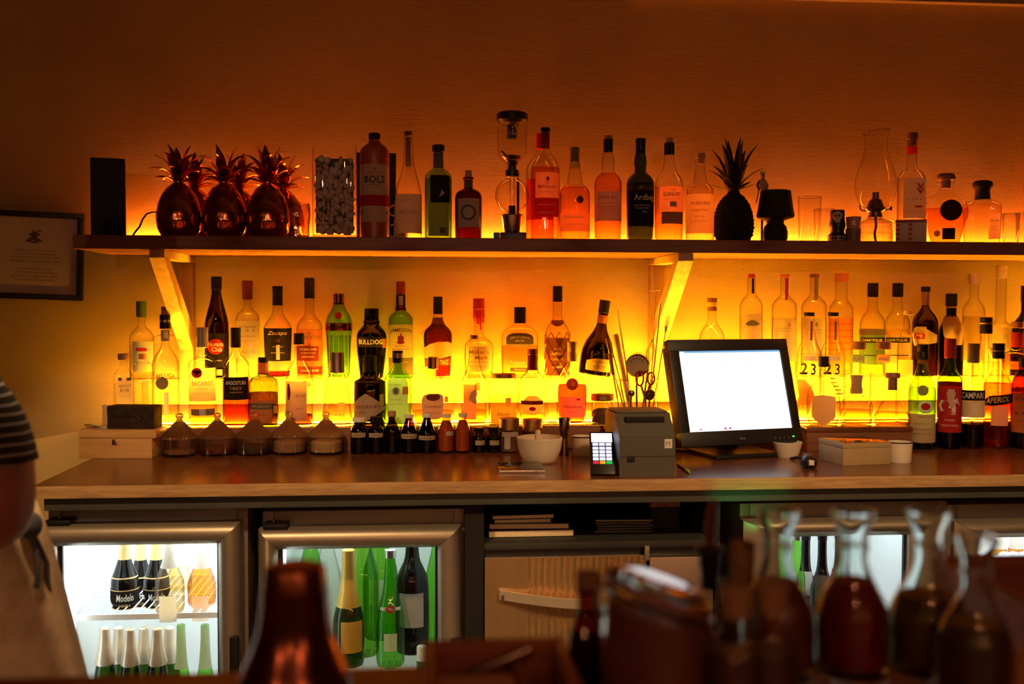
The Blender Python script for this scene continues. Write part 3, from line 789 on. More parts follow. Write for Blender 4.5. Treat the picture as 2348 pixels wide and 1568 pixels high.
def siphon():
    cx, Y = 1174, YS; p = V(cx, 440, Y); k = MPP(p); z = lambda y: V(cx, y, Y).z - ZS
    t = thing('siphon_brewer', 'glass siphon coffee brewer with black disc lid and round flask', 'coffee maker', (p.x, Y, ZS), -math.atan2(p.x, Y))
    zb = z(545); e = lambda y: z(y) - zb * max(0, (y - 258) / 287) ** 3
    obj('lid', M().lathe([(30 * k, e(258)), (35.5 * k, e(262)), (36 * k, e(276)), (30 * k, e(284)), (14 * k, e(287)), (12 * k, e(290)), (12 * k, e(316)), (10.5 * k, e(319))], 36), BLACK, t)
    text_flat('lettering', 'YR', (4 * k, -.0125 - 2 * k, e(289)), (1, 0, 0), (0, 0, 1), 15 * k, 14 * k, INKGOLD, t)
    obj('upper_chamber', M().lathe([(34 * k, e(286)), (34 * k, e(345)), (30 * k, e(358)), (20 * k, e(368)), (8 * k, e(374)), (6 * k, e(400)), (6 * k, e(480))], 32, top=False), GL_FAINT, t)
    obj('filter_disc', M().lathe([(20 * k, e(357)), (25 * k, e(361)), (20 * k, e(366))], 24), DARKST, t)
    obj('spring_hook', M().tube([(-10 * k, 0, e(362)), (-18 * k, 0, e(352)), (-24 * k, 0, e(346))], 2 * k, 6), DARKST, t)
    obj('collar', M().lathe([(12 * k, e(368)), (14 * k, e(372)), (10 * k, e(380)), (10 * k, e(388)), (15 * k, e(390)), (15 * k, e(404)), (12 * k, e(406))], 24), BLACK, t)
    obj('flask', M().lathe([(11 * k, e(404)), (14 * k, e(410))] + [(39 * k * math.sin(a), e(446) + 40 * k * math.cos(a)) for a in [R(28 + 8 * i) for i in range(18)]] + [(9 * k, e(487))], 36, top=False), GL_CLEAR, t)
    obj('inner_tube', M().lathe([(3.6 * k, e(406)), (3.6 * k, e(470))], 12), GL_CLEAR, t)
    obj('clamp', M().lathe([(8 * k, e(468)), (8 * k, e(486)), (11 * k, e(490))], 16), BLACK, t)
    obj('burner_cup', M().lathe([(25 * k, e(487)), (27 * k, e(490)), (24 * k, e(505)), (20 * k, e(522)), (18 * k, e(526))], 28), SILVER, t)
    obj('stand', M().tube([(14 * k, .01, e(398)), (14 * k, .03, e(398)), (14 * k, .045, e(405)), (14 * k, .045, .012)], .004, 8), BLACK, t)
    obj('base', M().cbox((-27 * k, -.032, 0), (33 * k, .06, 20 * k), .004), BLACK, t)
    obj('burner_knob', M().cbox((-42 * k, -.02, .006), (-27.5 * k, .01, 20 * k), .002), BLACK, t)
siphon()
WH = 'whisky bottles on the high shelf'
B = Bottle('whisky_bottle', 'whisky bottle with maroon neck half hidden behind the one with red label band', 1238, 3.125, ZS, std(320, 9, 350, 392, 32, 547), GL_CLEAR, group=WH)
B.cap(306, 342, 9.5, REDWAX, 'capsule'); B.liquid(420, LQ_ORANGE); B.label((412, 500, -30, 30), P_RED)
B = Bottle('whisky_bottle', 'whisky bottle with red neck foil and tall cream and red label', 1250, 3.02, ZS, std(303, 9.5, 342, 392, 33, 548), GL_CLEAR, group=WH)
B.cap(293, 304, 11, CAPBLK); B.neckband(305, 340, P_MAROON, 'neck_foil'); B.liquid(385, LQ_ORANGE)
lb = B.label((398, 455, -22, 31), P_CREAM, [('MACALLAN', 430, 42, 7, INKBR, 4, 0, .01), ('THE', 422, 10, 4, INKBR, 4), ('HIGHLAND SINGLE MALT', 442, 36, 2.5, INKBR, 4)])
B.label(circ(6, 413, 4, 5), INKBR, off=.001, name='emblem', parent=lb); B.label((455, 496, -23, 31), P_RED, [('---------------', 470, 40, 1, INKW, 4), ('---------------', 487, 40, 1, INKW, 4)])
B = Bottle('whisky_bottle', 'bright orange whisky bottle with olive foil and low cream label', 1318, YS, ZS,
    [(340, 9), (362, 9), (385, 12), (400, 15.5), (415, 16.5), (423, 18), (428, 26), (436, 33), (446, 35), (535, 35), (544, 34), (547, 30)], GL_CLEAR, group=WH)
B.cap(338, 372, 11, OLIVEF, 'foil'); B.neckband(372, 386, P_OLIVE); B.liquid(429, LQ_ORANGE)
lb = B.label((487, 526, -33, 35), P_CREAM, [('GLENMORANGIE', 497, 48, 5, INKG), ('HIGHLAND SINGLE MALT', 512, 40, 2.5, INKG)]); B.label(circ(12, 459, 8), INKBR, name='emblem'); B.label(circ(12, 459, 5.5), LQ_ORANGE, name='emblem', off=.001)
B = Bottle('whisky_bottle', 'whisky bottle with black capsule, bulging neck and grey label over amber foot', 1394, YS, ZS,
    [(318, 10), (348, 10.5), (362, 14), (376, 15), (388, 14), (394, 14), (398, 18), (406, 26), (416, 31), (426, 31.5), (535, 30), (545, 29), (548, 26)], GL_CLEAR, group=WH)
B.cap(311, 320, 10.5, CORK, 'cork'); B.cap(319, 350, 11.2, CAPBLK, 'capsule', 10.5); B.liquid(398, LQ_ORANGE)
B.label((440, 504, -30, 31), P_GREY, [('CAOL ILA', 453, 46, 7, INK), ('aged 12 years', 466, 30, 4, INKBR), ('ISLAY SINGLE MALT', 474, 40, 3, INKBR), ('SCOTCH WHISKY', 480, 40, 3, INKBR)])
B = Bottle('whisky_bottle', 'dark green whisky bottle with black capsule and black label', 1468, YS, ZS,
    [(320, 10.5), (350, 10.8), (362, 14), (374, 15), (386, 13), (394, 13), (398, 17), (406, 26), (416, 31), (426, 32), (535, 30), (545, 29), (548, 26)], GL_DGREEN, group=WH)
B.cap(318, 352, 11.6, CAPBLK, 'capsule', 11); B.liquid(420, thin_glass('islay_spirit', (0.8, 0.75, 0.4), (0.6, 0.5, 0.2), gloss=.1))
B.label((438, 515, -27, 31), P_BLACK, [('Ardbeg', 455, 52, 17, INKW, 12, 0, .01), ('ISLAY SINGLE MALT', 471, 40, 3, INKW, 6), ('SCOTCH WHISKY', 477, 34, 3, INKW, 6), ('TEN', 485, 12, 4, INKW, 10)])
B = Bottle('whisky_bottle', 'pale whisky bottle with black ribbed cap, cork top and grey block label', 1534, YS, ZS,
    [(326, 9.5), (354, 10), (366, 12), (385, 14), (398, 20), (408, 28), (418, 32), (430, 33), (535, 32), (545, 31), (548, 27)], GL_CLEAR, group=WH)
B.cap(316, 329, 8.5, CORK, 'cork'); B.cap(328, 356, 11.3, CAPBLK, 'capsule', ribs=24); B.liquid(428, LQ_AMBER)
B.label((429, 483, -22, 32), P_CREAM, [('THE', 438, 11, 5, INK, 10), ('GLENLIVET', 447, 42, 8, INK, 8, 0, .01), ('SINGLE MALT SCOTCH', 457, 36, 2.5, INKBR, 8)]); B.label((463, 474, 2, 18), P_GREY, [('1824', 469, 11, 4, INK, 10)], off=.001); B.label((485, 510, -16, 31), P_DKGREY)
B = Bottle('whisky_bottle', 'round-shouldered whisky bottle with cork, clear neck and tall pale label', 1605, YS, ZS,
    [(364, 11), (368, 12.5), (373, 12), (376, 9), (392, 12), (408, 15), (420, 16), (424, 22), (430, 28), (440, 32), (535, 32.5), (545, 32), (548, 28)], GL_CLEAR, group=WH)
B.cap(352, 364, 11.5, CORK, 'cork', prof=[(352, 11), (363, 11.5), (364, 8), (376, 7)]); B.liquid(428, LQ_PALE)
B.label((446, 530, -31, 32), P_CREAM, [('THE BALVENIE', 467, 48, 7, INK), ('DOUBLEWOOD', 482, 40, 5, INKBR), ('aged 12 years', 495, 22, 5, INKBR), ('SINGLE MALT SCOTCH', 505, 40, 2.5, INKBR)])

bp = pineapple('black_pineapple', 'matte black pineapple ornament with knobbly body and spiky leaves', 1682, 350, 440, 495, 550, 44, YS, MATTE, .17, None, ((4, 84, 8, 1.0), (4, 68, 22, 1.05), (5, 48, 30, .8), (5, 24, 10, .5)), .2, 13, .9, 10, 21)
# studs on the black pineapple
def goblet():
    cx, Y = 1778, 3.0; p = V(cx, 490, Y); k = MPP(p); z = lambda y: (V(cx, y, Y).z - ZS)
    t = thing('goblet', 'plain black flared goblet on a thick stem foot beside the black pineapple', 'goblet', (p.x, Y, ZS), -math.atan2(p.x, Y))
    H = z(437)
    pr = [(31 * k, H), (34 * k, H - .001), (35 * k, z(446)), (40 * k, z(480)), (43 * k, z(495)), (40 * k, z(500)), (20 * k, z(506)), (19 * k, z(513)), (25 * k, z(520)), (28 * k, z(532)), (28 * k, z(545)), (25 * k, 0)]
    obj('body', M().lathe(pr, 32, top=False), MATTE, t)
    obj('inside', M().lathe([(31 * k, H), (34 * k, z(470)), (30 * k, z(494)), (.0005, z(496))], 28, top=False, bot=False), MATTE, t)
goblet()
def figurine():
    cx, Y = 1748, 3.09; p = V(cx, 440, Y); k = MPP(p); z = lambda y: V(cx, y, Y).z - ZS
    t = thing('figurine', 'tiny figurine with green hair on a slim post behind the black goblet', 'figurine', (p.x, Y, ZS))
    obj('post', M().lathe([(2.5 * k, z(470)), (2.5 * k, .004), (16 * k, .003), (16 * k, 0)], 16), MATTE, t)
    skin = principled('figurine_grey', (0.30, 0.24, 0.20), 0.5, noise=.1); drk = principled('figurine_dark', (0.08, 0.03, 0.02), 0.5, noise=.1); grn = principled('figurine_green', (0.12, 0.22, 0.05), 0.5, noise=.1)
    m = M().lathe([(3 * k, z(410)), (8 * k, z(414)), (9 * k, z(425)), (7 * k, z(436)), (6 * k, z(446)), (5 * k, z(470))], 14); obj('body', m, skin, t)
    obj('head', M().sphere((0, 0, z(406)), 6 * k, 12, 8), skin, t)
    m = M()
    for i in range(9):
        a = i * .7; m.tube([(3 * k * math.cos(a), 3 * k * math.sin(a), z(402)), (6 * k * math.cos(a), 5 * k * math.sin(a), z(392 + (i % 3) * 3))], [2.2 * k, .6 * k], 6)
    obj('hair', m, grn, t)
    obj('arm', M().tube([(-6 * k, 0, z(414)), (-13 * k, -2 * k, z(424)), (-10 * k, -8 * k, z(436))], 3 * k, 8), drk, t)
    obj('arm', M().tube([(6 * k, 0, z(414)), (11 * k, -2 * k, z(426)), (8 * k, -6 * k, z(438))], 3 * k, 8), skin, t)
    obj('staff', M().tube([(-10 * k, -8 * k, z(434)), (-14 * k, -8 * k, z(452)), (-17 * k, -8 * k, z(466))], 1.3 * k, 6), drk, t)
figurine()
def glass(label, cx, y0, y1, hw, Y, bz, flare=1.0, mat=None, name='glass_tumbler', group=None):
    p = V(cx, (y0 + y1) / 2, Y); k = MPP(p); H = V(cx, y0, Y).z - bz; w_ = hw * k; lo = w_ / flare; wl = .0018
    t = thing(name, label, 'glass', (p.x, Y, bz), 0, group)
    obj('body', M().lathe([(w_, H), (lo, .004), (lo * .94, 0)], 32, top=False), mat or GL_FAINT, t)
    obj('inside', M().lathe([(w_ - wl, H), (lo - wl, .008)], 32, top=False), mat or GL_FAINT, t)
    obj('rim', M().tube([((w_ - wl / 2) * math.cos(a), (w_ - wl / 2) * math.sin(a), H) for a in [i * math.pi / 16 for i in range(32)]], .0011, 6, True), GL_RIB, t)
    return t
glass('tall clear tumbler between the black goblet and the skull mug', 1856, 452, 548, 27, 3.14, ZS, 1.15)
glass('shorter clear tumbler between the black goblet and the skull mug', 1890, 480, 548, 24, 3.065, ZS, 1.15)
def skull_mug():
    cx, Y = 1920, 3.0; p = V(cx, 515, Y); k = MPP(p); z = lambda y: (V(cx, y, Y).z - ZS) - (V(cx, 552, Y).z - ZS) * max(0, (y - 482) / 70) ** 2
    t = thing('skull_mug', 'small black mug painted with a skull face beside the oil lamp', 'mug', (p.x, Y, ZS), -math.atan2(p.x, Y))
    obj('body', M().lathe([(15 * k, z(482)), (16 * k, z(484)), (16 * k, z(505)), (18 * k, z(512)), (18 * k, z(518)), (15 * k, z(526)), (16 * k, z(532)), (21 * k, z(536)), (21.5 * k, z(550)), (19 * k, 0)], 28), BLACK, t)
    bone = principled('bone_paint', (0.55, 0.45, 0.36), 0.6, noise=.08)
    f = obj('skull_face', M().xf(Matrix()) if False else M().sphere((0, 0, 0), 1, 16, 10, (11 * k, 3 * k, 11 * k)), bone, t, loc=(0, -16.2 * k, z(496)))
    for dx in (-4.2, 4.2): obj('eye_socket', M().sphere((dx * k, -3 * k, .5 * k), 2.8 * k, 10, 6, (1, .5, 1)), BLACK, f)
    obj('jaw', M().cbox((-6 * k, -17.5 * k, z(510)), (6 * k, -14 * k, z(504)), .0008), bone, t)
    for row, y in enumerate((539.5, 545.5)):
        for i in range(7):
            a = -0.9 + 1.8 * i / 6; x, yy = 21.6 * k * math.sin(a), -21.6 * k * math.cos(a)
            obj('tooth', M().cbox((-1.8 * k, -.0008, -1.7 * k), (1.8 * k, .0012, 1.7 * k), .0003), bone, t, loc=(x, yy, z(y)), rot=(0, 0, a))
skull_mug()
t_, h_ = cup('shot_cup', 'short dark stoneware shot cup between the skull mug and oil lamp', 1956, 524, 553, 17, 2.99, ZS, principled('dusky_glaze', (0.22, 0.12, 0.10), .5, noise=.1))
t_, h2_ = cup('shot_cup', 'pinkish shot cup with white motif standing on the dark shot cup', 1957, 497, 524, 17, 2.99, ZS + h_, principled('pink_glaze', (0.50, 0.26, 0.20), .5, noise=.05), flare=1.1)
k = MPP(V(1957, 510, 2.99)); m = M().lathe([(2.5 * k, 18 * k), (4 * k, 15 * k), (4.5 * k, 9 * k), (6 * k, 7 * k)], 10); m.v = [(x, -17 * k + y * .3, z) for x, y, z in m.v]
obj('bell_motif', m, WHITEP, t_)
def oil_lamp():
    cx, Y = 2008, 3.02; p = V(cx, 430, Y); k = MPP(p); z0 = lambda y: V(cx, y, Y).z - ZS; zb = z0(554); z = lambda y: z0(y) - zb * max(0, (y - 300) / 254) ** 3
    t = thing('oil_lamp', 'old oil lamp with tall clear glass chimney and ribbed glass base', 'lamp', (p.x, Y, ZS), -math.atan2(p.x, Y))
    bp_ = [(21, 554), (39, 552), (40.5, 545), (40, 515), (38, 506), (28, 500), (18, 497), (16, 492)]
    pr = [(r * k, z(y)) for r, y in bp_[::-1]]
    body = []
    for i in range(25):
        y = 505 + 44 * i / 24; body.append(((39.5 + 1.1 * math.cos(i * 1.57)) * k, z(y)))
    obj('font', M().lathe([(16 * k, z(490)), (18 * k, z(496)), (30 * k, z(501))] + body + [(36 * k, 0)], 40), GL_RIB, t)
    obj('oil', M().lathe([(36 * k, z(528)), (36 * k, .006)], 32), LQ_PALE, t)
    obj('wick', M().tube([(0, 0, z(492)), (2 * k, 0, z(515)), (-1 * k, 0, z(530)), (1 * k, 0, z(548))], 3 * k, 8), DARKST, t)
    obj('burner', M().lathe([(7 * k, z(440)), (8 * k, z(454)), (14 * k, z(458)), (18 * k, z(470)), (19 * k, z(480)), (14 * k, z(484)), (15 * k, z(494)), (17 * k, z(496))], 24), DARKST, t)
    obj('gallery', M().lathe([(22 * k, z(474)), (24 * k, z(477)), (20 * k, z(481)), (12 * k, z(484))], 24, top=False, bot=False), DARKST, t)
    obj('wick_knob', M().tube([(12 * k, 0, z(481)), (30 * k, 0, z(478)), (33 * k, 0, z(477)), (36 * k, 0, z(477))], [1.4 * k, 1.4 * k, 5 * k, 5 * k], 10), DARKST, t)
    obj('burner_arm', M().tube([(-12 * k, 0, z(481)), (-28 * k, 0, z(480)), (-33 * k, 0, z(476)), (-34 * k, 0, z(468))], 1.6 * k, 8), DARKST, t)
    ch = [(29, 302), (28, 308), (25, 322), (25, 340), (30, 360), (39, 385), (46, 410), (47, 432), (43, 452), (35, 466), (25, 474), (22, 478)]
    co = chaikin([(r * k, z(y)) for r, y in ch], 2)
    o = obj('chimney', M().lathe(co, 36, top=False, bot=False), GL_FAINT, t)
    ru = obj('chimney_rim', M().tube([(29 * k * math.cos(a), 29 * k * math.sin(a), z(302) + 5 * k * math.cos(a)) for a in [i * math.pi / 18 for i in range(36)]], .0014, 6, True), GL_RIB, t)
oil_lamp()
B = Bottle('mezcal_bottle', 'clear bottle with cork and grey label with red chevrons beside oil lamp', 2090, YS, ZS, std(320, 11, 382, 412, 31, 556), GL_CLEAR, n=2.4)
B.cap(305, 324, 12, BROWNC, 'cork', prof=[(305, 12), (319, 12.5), (320, 9), (333, 8.5)]); B.neckband(336, 352, P_RED); B.liquid(420, LQ_CLEAR)
lb = B.label((411, 500, -17, 31), P_GREY, [('- - - -', 459, 30, 3, INKG, 7), ('---------', 487, 34, 1.2, INKG, 7)]); B.text(lb, 'V', 429, 17, 13, INKR, 19, 0, .04); B.text(lb, 'V', 440, 17, 13, INKR, 19, 0, .04)
B.label((473, 477, 8, 24), P_RED, off=.001)
def patterned_tin():
    Y = 2.94; cx = 2089; p = V(cx, 530, Y); k = MPP(p); H = V(cx, 504, Y).z - ZS; w_ = 33 * k
    t = thing('patterned_tin', 'little cream tin with red pattern in front of the chevron label bottle', 'tin', (p.x, Y, ZS), -math.atan2(p.x, Y))
    obj('body', M().cbox((-w_, -.012, 0), (w_, .012, H * .88), .0015), principled('tin_cream', (0.55, 0.45, 0.33), .5, noise=.1), t)
    obj('lid', M().cbox((-w_ - .0008, -.0128, H * .885), (w_ + .0008, .0128, H), .0012), principled('tin_red', (0.35, 0.06, 0.03), .5, noise=.1), t)
    m = M()
    for i in range(4):
        z_ = H * (.12 + .2 * i)
        for x in (-w_ * .86, -w_ * .05): m.box((x - 4 * k, -.0127, z_), (x + 4 * k, -.0120, z_ + 6 * k))
    obj('pattern', m, INKR, t, False)
patterned_tin()
B = Bottle('tequila_bottle', 'round amber tequila flask with dark round medallion and square tag', 2168, YS, ZS,
    [(412, 16), (417, 20), (422, 17), (428, 13), (436, 14), (442, 22), (452, 36), (466, 45), (482, 49), (498, 47), (520, 41), (545, 33), (555, 30), (557, 27)], GL_CLEAR, ry=.5)
B.cap(398, 414, 20, BROWNC, 'cork', prof=[(398, 14), (400, 18), (407, 21), (413, 19), (414, 11), (432, 10)]); B.liquid(477, LQ_ORANGE)
B.label(circ(12, 483, 23.5), P_BLACK, name='medallion'); B.label((522, 546, -6, 21), P_BLACK); B.label(circ(-17, 533, 7), P_OLIVE, name='seal')
B = Bottle('tequila_bottle', 'square pale tequila bottle with black mushroom stopper beside the round flask', 2252, YS, ZS,
    [(450, 17), (457, 17), (461, 22), (465, 34), (469, 39), (474, 41), (500, 40), (535, 39), (552, 38), (557, 36)], GL_CLEAR, n=6, ry=.75)
B.cap(414, 459, 20, MATTE, 'stopper', prof=[(414, 12), (416, 18), (420, 22), (428, 22), (433, 18), (436, 16), (458, 17)]); B.liquid(468, LQ_PALE)
B.label((492, 546, 14, 38), P_CREAM, [('Don Julio', 508, 20, 8, INK, 26, .3), ('Blanco', 520, 14, 3, INKG, 26), ('TEQUILA', 526, 16, 2.5, INKG, 26)])
glass('yellow-lit clear tumbler at the end of the shelf beside the stopper bottle', 2318, 490, 556, 19, 3.0, ZS, 1.12, GL_CLEAR)
glass('yellow-lit clear tumbler at the very end of the shelf by the wall', 2352, 487, 556, 22, 3.04, ZS, 1.12, GL_CLEAR)

# ---------------------------------------------------------------- back row on the glass plate
YB = 3.205
BR = 'bottles on the glass plate'
def BB(name, label, cx, prof, glass, **kw):
    kw.setdefault('group', BR); Y = kw.pop('Y', YB)
    return Bottle(name, label, cx, Y, Z2 + .0002, prof, glass, **kw)
B = BB('spirit_bottle', 'clear bottle with green cap and faint red-spotted label beyond the shelf bracket', 325, std(724, 8.5, 745, 775, 27, 866), GL_CLEAR)
B.cap(690, 727, 11.5, GREENC); B.liquid(790, LQ_CLEAR); lb = B.label((782, 850, -20, 26), P_PALEG); B.label([(796, -12, 8), (800, -14, 12), (804, -10, 10)], P_RED, off=.001, parent=lb, name='motif')
B = BB('spirit_bottle', 'tall clear square bottle with dusky stopper behind the diagonal brace', 385, [(724, 13), (758, 13), (766, 15), (770, 28), (775, 31), (800, 32), (860, 32), (868, 31)], GL_CLEAR, n=7, ry=.8)
B.cap(703, 726, 14, principled('dusky_stopper', (.16, .09, .05), .5, noise=.1), 'stopper')
B = BB('rum_bottle', 'dark rum bottle with round red emblem on black label beside the bracket', 497,
    [(660, 10), (675, 11), (690, 14), (715, 21), (738, 26.5), (755, 27), (860, 27), (866, 26), (868, 22)], GL_DARK)
B.cap(634, 664, 11.5, CAPBLK, ribs=30); B.liquid(760, LQ_BROWN)
lb = B.label((763, 842, -26, 26), P_BLACK, [('ANEJO', 826, 20, 4, INKW, 2)]); B.label(circ(-3, 794, 18), P_RED, [('Havana', 788, 36, 10, INKW, -3, 0, .01), ('Club', 800, 24, 10, INKW, 0, 0, .01)], off=.001, name='emblem', parent=lb)
B.label((846, 860, -16, 12), P_CREAM)
B = BB('mezcal_bottle', 'clear bottle with purple wax neck and big cream printed label', 568, std(680, 8.5, 703, 730, 26.5, 868), GL_CLEAR)
B.cap(643, 686, 12, PURPLE, 'wax_seal', prof=[(643, 11), (645, 12), (655, 12.2), (656, 11.6), (683, 11.6), (687, 10)]); B.liquid(738, LQ_CLEAR)
B.label((735, 822, -26, 26), P_CREAM, [('Los Danzantes', 748, 42, 6, INKBR, 0, .2), ('1 9 5', 757, 34, 6, INKG), ('MEZCAL DE OAXACA', 770, 40, 3, INKBR), ('reposado 700 ml', 781, 34, 3, INKG), ('ALC 43', 806, 34, 7, INKG)])
B = BB('rum_bottle', 'wide rum bottle with black tapered label and woven cream band', 637, [(690, 11), (712, 11), (722, 14), (732, 21), (742, 28), (750, 31.5), (756, 32), (790, 31), (855, 28), (866, 27), (868, 24)], GL_CLEAR)
B.cap(656, 700, 11.5, CAPBLK, prof=[(656, 11), (657, 12), (664, 12), (665, 11.4), (690, 11.4), (699, 12), (700, 11)]); B.liquid(755, LQ_BROWN)
B.label([(752, -31, 31), (770, -30, 30.5), (800, -28, 28.5), (828, -26, 26.5)], P_BLACK, [('Zacapa', 764, 46, 11, INKGOLD, -2, .3), ('23', 780, 8, 6, INKR), ('CENTENARIO', 794, 24, 3, INKGOLD), ('RON DE GUATEMALA', 808, 32, 3, INKGOLD)]); B.label((790, 824, -4, 4), P_WHITE, off=.001, name='silver_bar')
B.neckband(827, 850, paper('woven_palm', (.62, .48, .24), .35, .3), 'woven_band', .0012)
B = BB('rum_bottle', 'amber rum bottle with black capsule and dark red square label', 710, std(684, 10.5, 718, 752, 29.5, 868), GL_CLEAR)
B.cap(637, 684, 11.5, CAPBLK, 'capsule', prof=[(637, 10.5), (638, 11.5), (645, 11.5), (646, 12.2), (662, 11.4), (683, 12), (684, 11)]); B.liquid(756, LQ_ORANGE)
B.label((756, 858, -28, 29), P_ORANGE, [('PLANTATION', 773, 56, 9, INKBR, 0, 0, .005), ('RUM', 763, 14, 4, INKBR)]); B.label((793, 827, -28, 20), P_MAROON, [('ORIGINAL DARK', 800, 42, 5, INKW, -4), ('artisanal rum', 808, 34, 4, INKW, -4), ('BARBADOS', 817, 28, 4, INKW, -4)], off=.001)
B.label((840, 858, -27, 28), P_MAROON, [('DOUBLE AGED', 849, 44, 5, INKW)], off=.001)
B = BB('gin_bottle', 'green fluted gin bottle with copper band and red seal', 777,
    [(694, 12.5), (702, 13), (712, 18), (724, 26), (736, 29.5), (742, 30.5), (758, 30.5), (762, 29), (800, 27), (850, 25), (866, 24), (868, 21)], GL_BRIGHTG)
B.cap(673, 698, 12.5, COPPER); B.neckband(741, 758, COPPER, 'copper_band', .001); B.label(circ(-1, 723, 8), P_RED, name='seal'); B.liquid(770, LQ_GREEN)
for dx in (-22, -12, 0, 12, 21): B.label((764, 856, dx - 1.0, dx + 1.0), P_GREEN, name='flute_line', nx=3)
B = BB('gin_bottle', 'stout black gin bottle with pale lettering across its shoulder', 852,
    [(710, 16.5), (735, 16.5), (736, 19), (741, 19), (742, 17), (748, 20), (756, 28), (764, 33), (774, 34.5), (790, 34), (830, 30.5), (862, 27), (868, 26)], GL_BLACK)
B.cap(707, 728, 16.5, CAPBLK); ob = B.label((772, 795, -33, 33), P_BLACK, [('BULLDOG', 783, 60, 11, INKW, -3, 0, .015)]); B.label((776, 797, 25, 33), P_ORANGE, name='tax_stamp', off=.001)
B = BB('whiskey_bottle', 'green whiskey bottle with dark red capsule and cream crested label', 919, std(668, 10, 708, 734, 28, 868), GL_GREEN)
B.cap(645, 676, 10.5, MAROON, 'capsule'); B.neckband(676, 712, P_BLACK); B.label((678, 700, -5, 5), P_WHITE, off=.0014, name='neck_label'); B.label(circ(0, 707, 6), P_RED, off=.0016, name='seal')
lb = B.label((744, 820, -27.5, 27.5), P_CREAM, [('JAMESON', 757, 56, 10, INK, 0, 0, .008, 3.5), ('IRISH WHISKEY', 800, 44, 3.5, INKBR), ('TRIPLE DISTILLED', 793, 30, 2.5, INKBR)])
B.label([(770, -6, 6), (776, -7, 7), (783, -6, 6)], P_MAROON, off=.001, name='crest', parent=lb); B.label([(783, -10, 10), (786, -8, 8), (788, -4, 4)], P_MAROON, off=.001, name='crest', parent=lb); B.label([(763, -.6, .6), (770, -2, 2)], P_MAROON, off=.001, name='crest', parent=lb)
B.label((820, 860, -27.5, 27.5), P_DKGREY, [('---------', 830, 36, 1, INKGOLD)], off=.0008)
B = BB('bourbon_bottle', 'bourbon bottle with cream torn-edge label and dark lettering band', 1004,
    [(720, 10), (736, 11.5), (744, 16), (752, 25), (760, 31), (770, 33), (800, 31.5), (862, 29), (868, 27)], GL_CLEAR)
B.cap(680, 720, 11, DARKST if False else CAPBLK, 'capsule', prof=[(680, 10), (681, 10.5), (700, 10.8), (720, 11)]); B.neckband(728, 742, P_BROWN, off=.001); B.liquid(742, LQ_BROWN)
lb = B.label([(783, 0, 24), (788, -18, 32), (797, -32, 32), (806, -33, 33), (816, -32, 30), (821, -30, 8)], P_CREAM)
B.label([(786, -2, 13), (796, -8, 17), (808, -8, 16), (818, -4, 12)], P_YEL, off=.001, name='bison_print', parent=lb)
B.label((821, 838, -28, 28), P_BROWN, [('BUFFALO TRACE', 830, 50, 11, INKW, 0, 0, .01)]); B.label((840, 866, -28, -4), P_YEL, [('BOURBON', 861, 18, 4, INKBR, -14)])
tie = obj('ribbon', M().tube([Vector((-20 * B.k, -9 * B.k, B.zz(748))), Vector((-30 * B.k, -6 * B.k, B.zz(758))), Vector((-40 * B.k, -2 * B.k, B.zz(765)))], .0012, 6), INKR, B.root)
B = BB('bourbon_bottle', 'square bourbon bottle with dripping bright red wax neck', 1098, std(724, 10.5, 768, 792, 32, 868), GL_CLEAR, n=3)
B.cap(684, 729, 13, REDWAX, 'wax_seal', prof=[(684, 12), (686, 13), (708, 13.6), (709, 12.8), (722, 14), (729, 13.6), (730, 11)])
m = M()
for a, ln in ((-1.9, 16), (-1.2, 30), (-.6, 12), (-2.6, 10), (.4, 14), (1.6, 18)):
    x, y = 11.6 * B.k * math.cos(a), 11.6 * B.k * math.sin(a)
    m.tube([(x, y, B.zz(726)), (x, y, B.zz(726 + ln * .6)), (x, y, B.zz(726 + ln))], [2.3 * B.k, 1.6 * B.k, 2.0 * B.k], 8)
obj('wax_drip', m, REDWAX, B.root, kind='stuff'); B.liquid(800, LQ_AMBER)
B.label((793, 852, -30, 30), P_CREAM, [("Maker's", 806, 46, 9, INKBR, 0, .1, .01), ('Mark', 819, 30, 9, INKBR, 6, .1, .01), ('--------------', 829, 40, 1, INKBR), ('Kentucky bourbon', 840, 40, 4, INKBR)])
B = BB('whiskey_bottle', 'square whiskey bottle with black cap and dark arched label', 1192,
    [(738, 13), (744, 14), (748, 24), (754, 34), (764, 40), (774, 42), (800, 42), (860, 41), (868, 40)], GL_CLEAR, n=5, ry=.6)
B.cap(704, 741, 13.5, CAPBLK); B.liquid(793, LQ_AMBER)
lb = B.label([(763, -14, 14), (767, -26, 26), (773, -31, 31), (788, -31, 31), (792, -24, 24), (795, -10, 10)], P_DKGREY, [('GENTLEMAN', 772, 46, 5, INKW, 0, 0, .01, 2), ('JACK', 781, 22, 6, INKW, 0, 0, .01)]); B.label([(788, -30, 30), (792, -24, 24), (795, -8, 8)], P_CREAM, off=.001, parent=lb)
B.label((843, 853, -22, 20), P_DKGREY, [('TENNESSEE', 848, 26, 4, INKW)])
B = BB('rum_bottle', 'rum bottle wrapped in golden net with brown label behind it', 1278, std(690, 10.5, 728, 768, 28.5, 868), GL_CLEAR)
B.cap(656, 692, 11, CAPBLK); B.label([(734, -16, 16), (740, -15, 15), (746, -8, 8), (748, -2, 2)], P_BROWN, [('EXTRA VIEJO', 739, 22, 3, INKGOLD)], name='neck_label'); B.liquid(776, LQ_ORANGE)
B.label((774, 862, -27, 27), P_BROWN, [('RON', 800, 16, 6, INKGOLD), ('ANEJO', 812, 28, 7, INKGOLD), ('DOMINICANO', 824, 30, 5, INKGOLD), ('1888', 842, 20, 5, INKW)])
m = M(); nst = 9
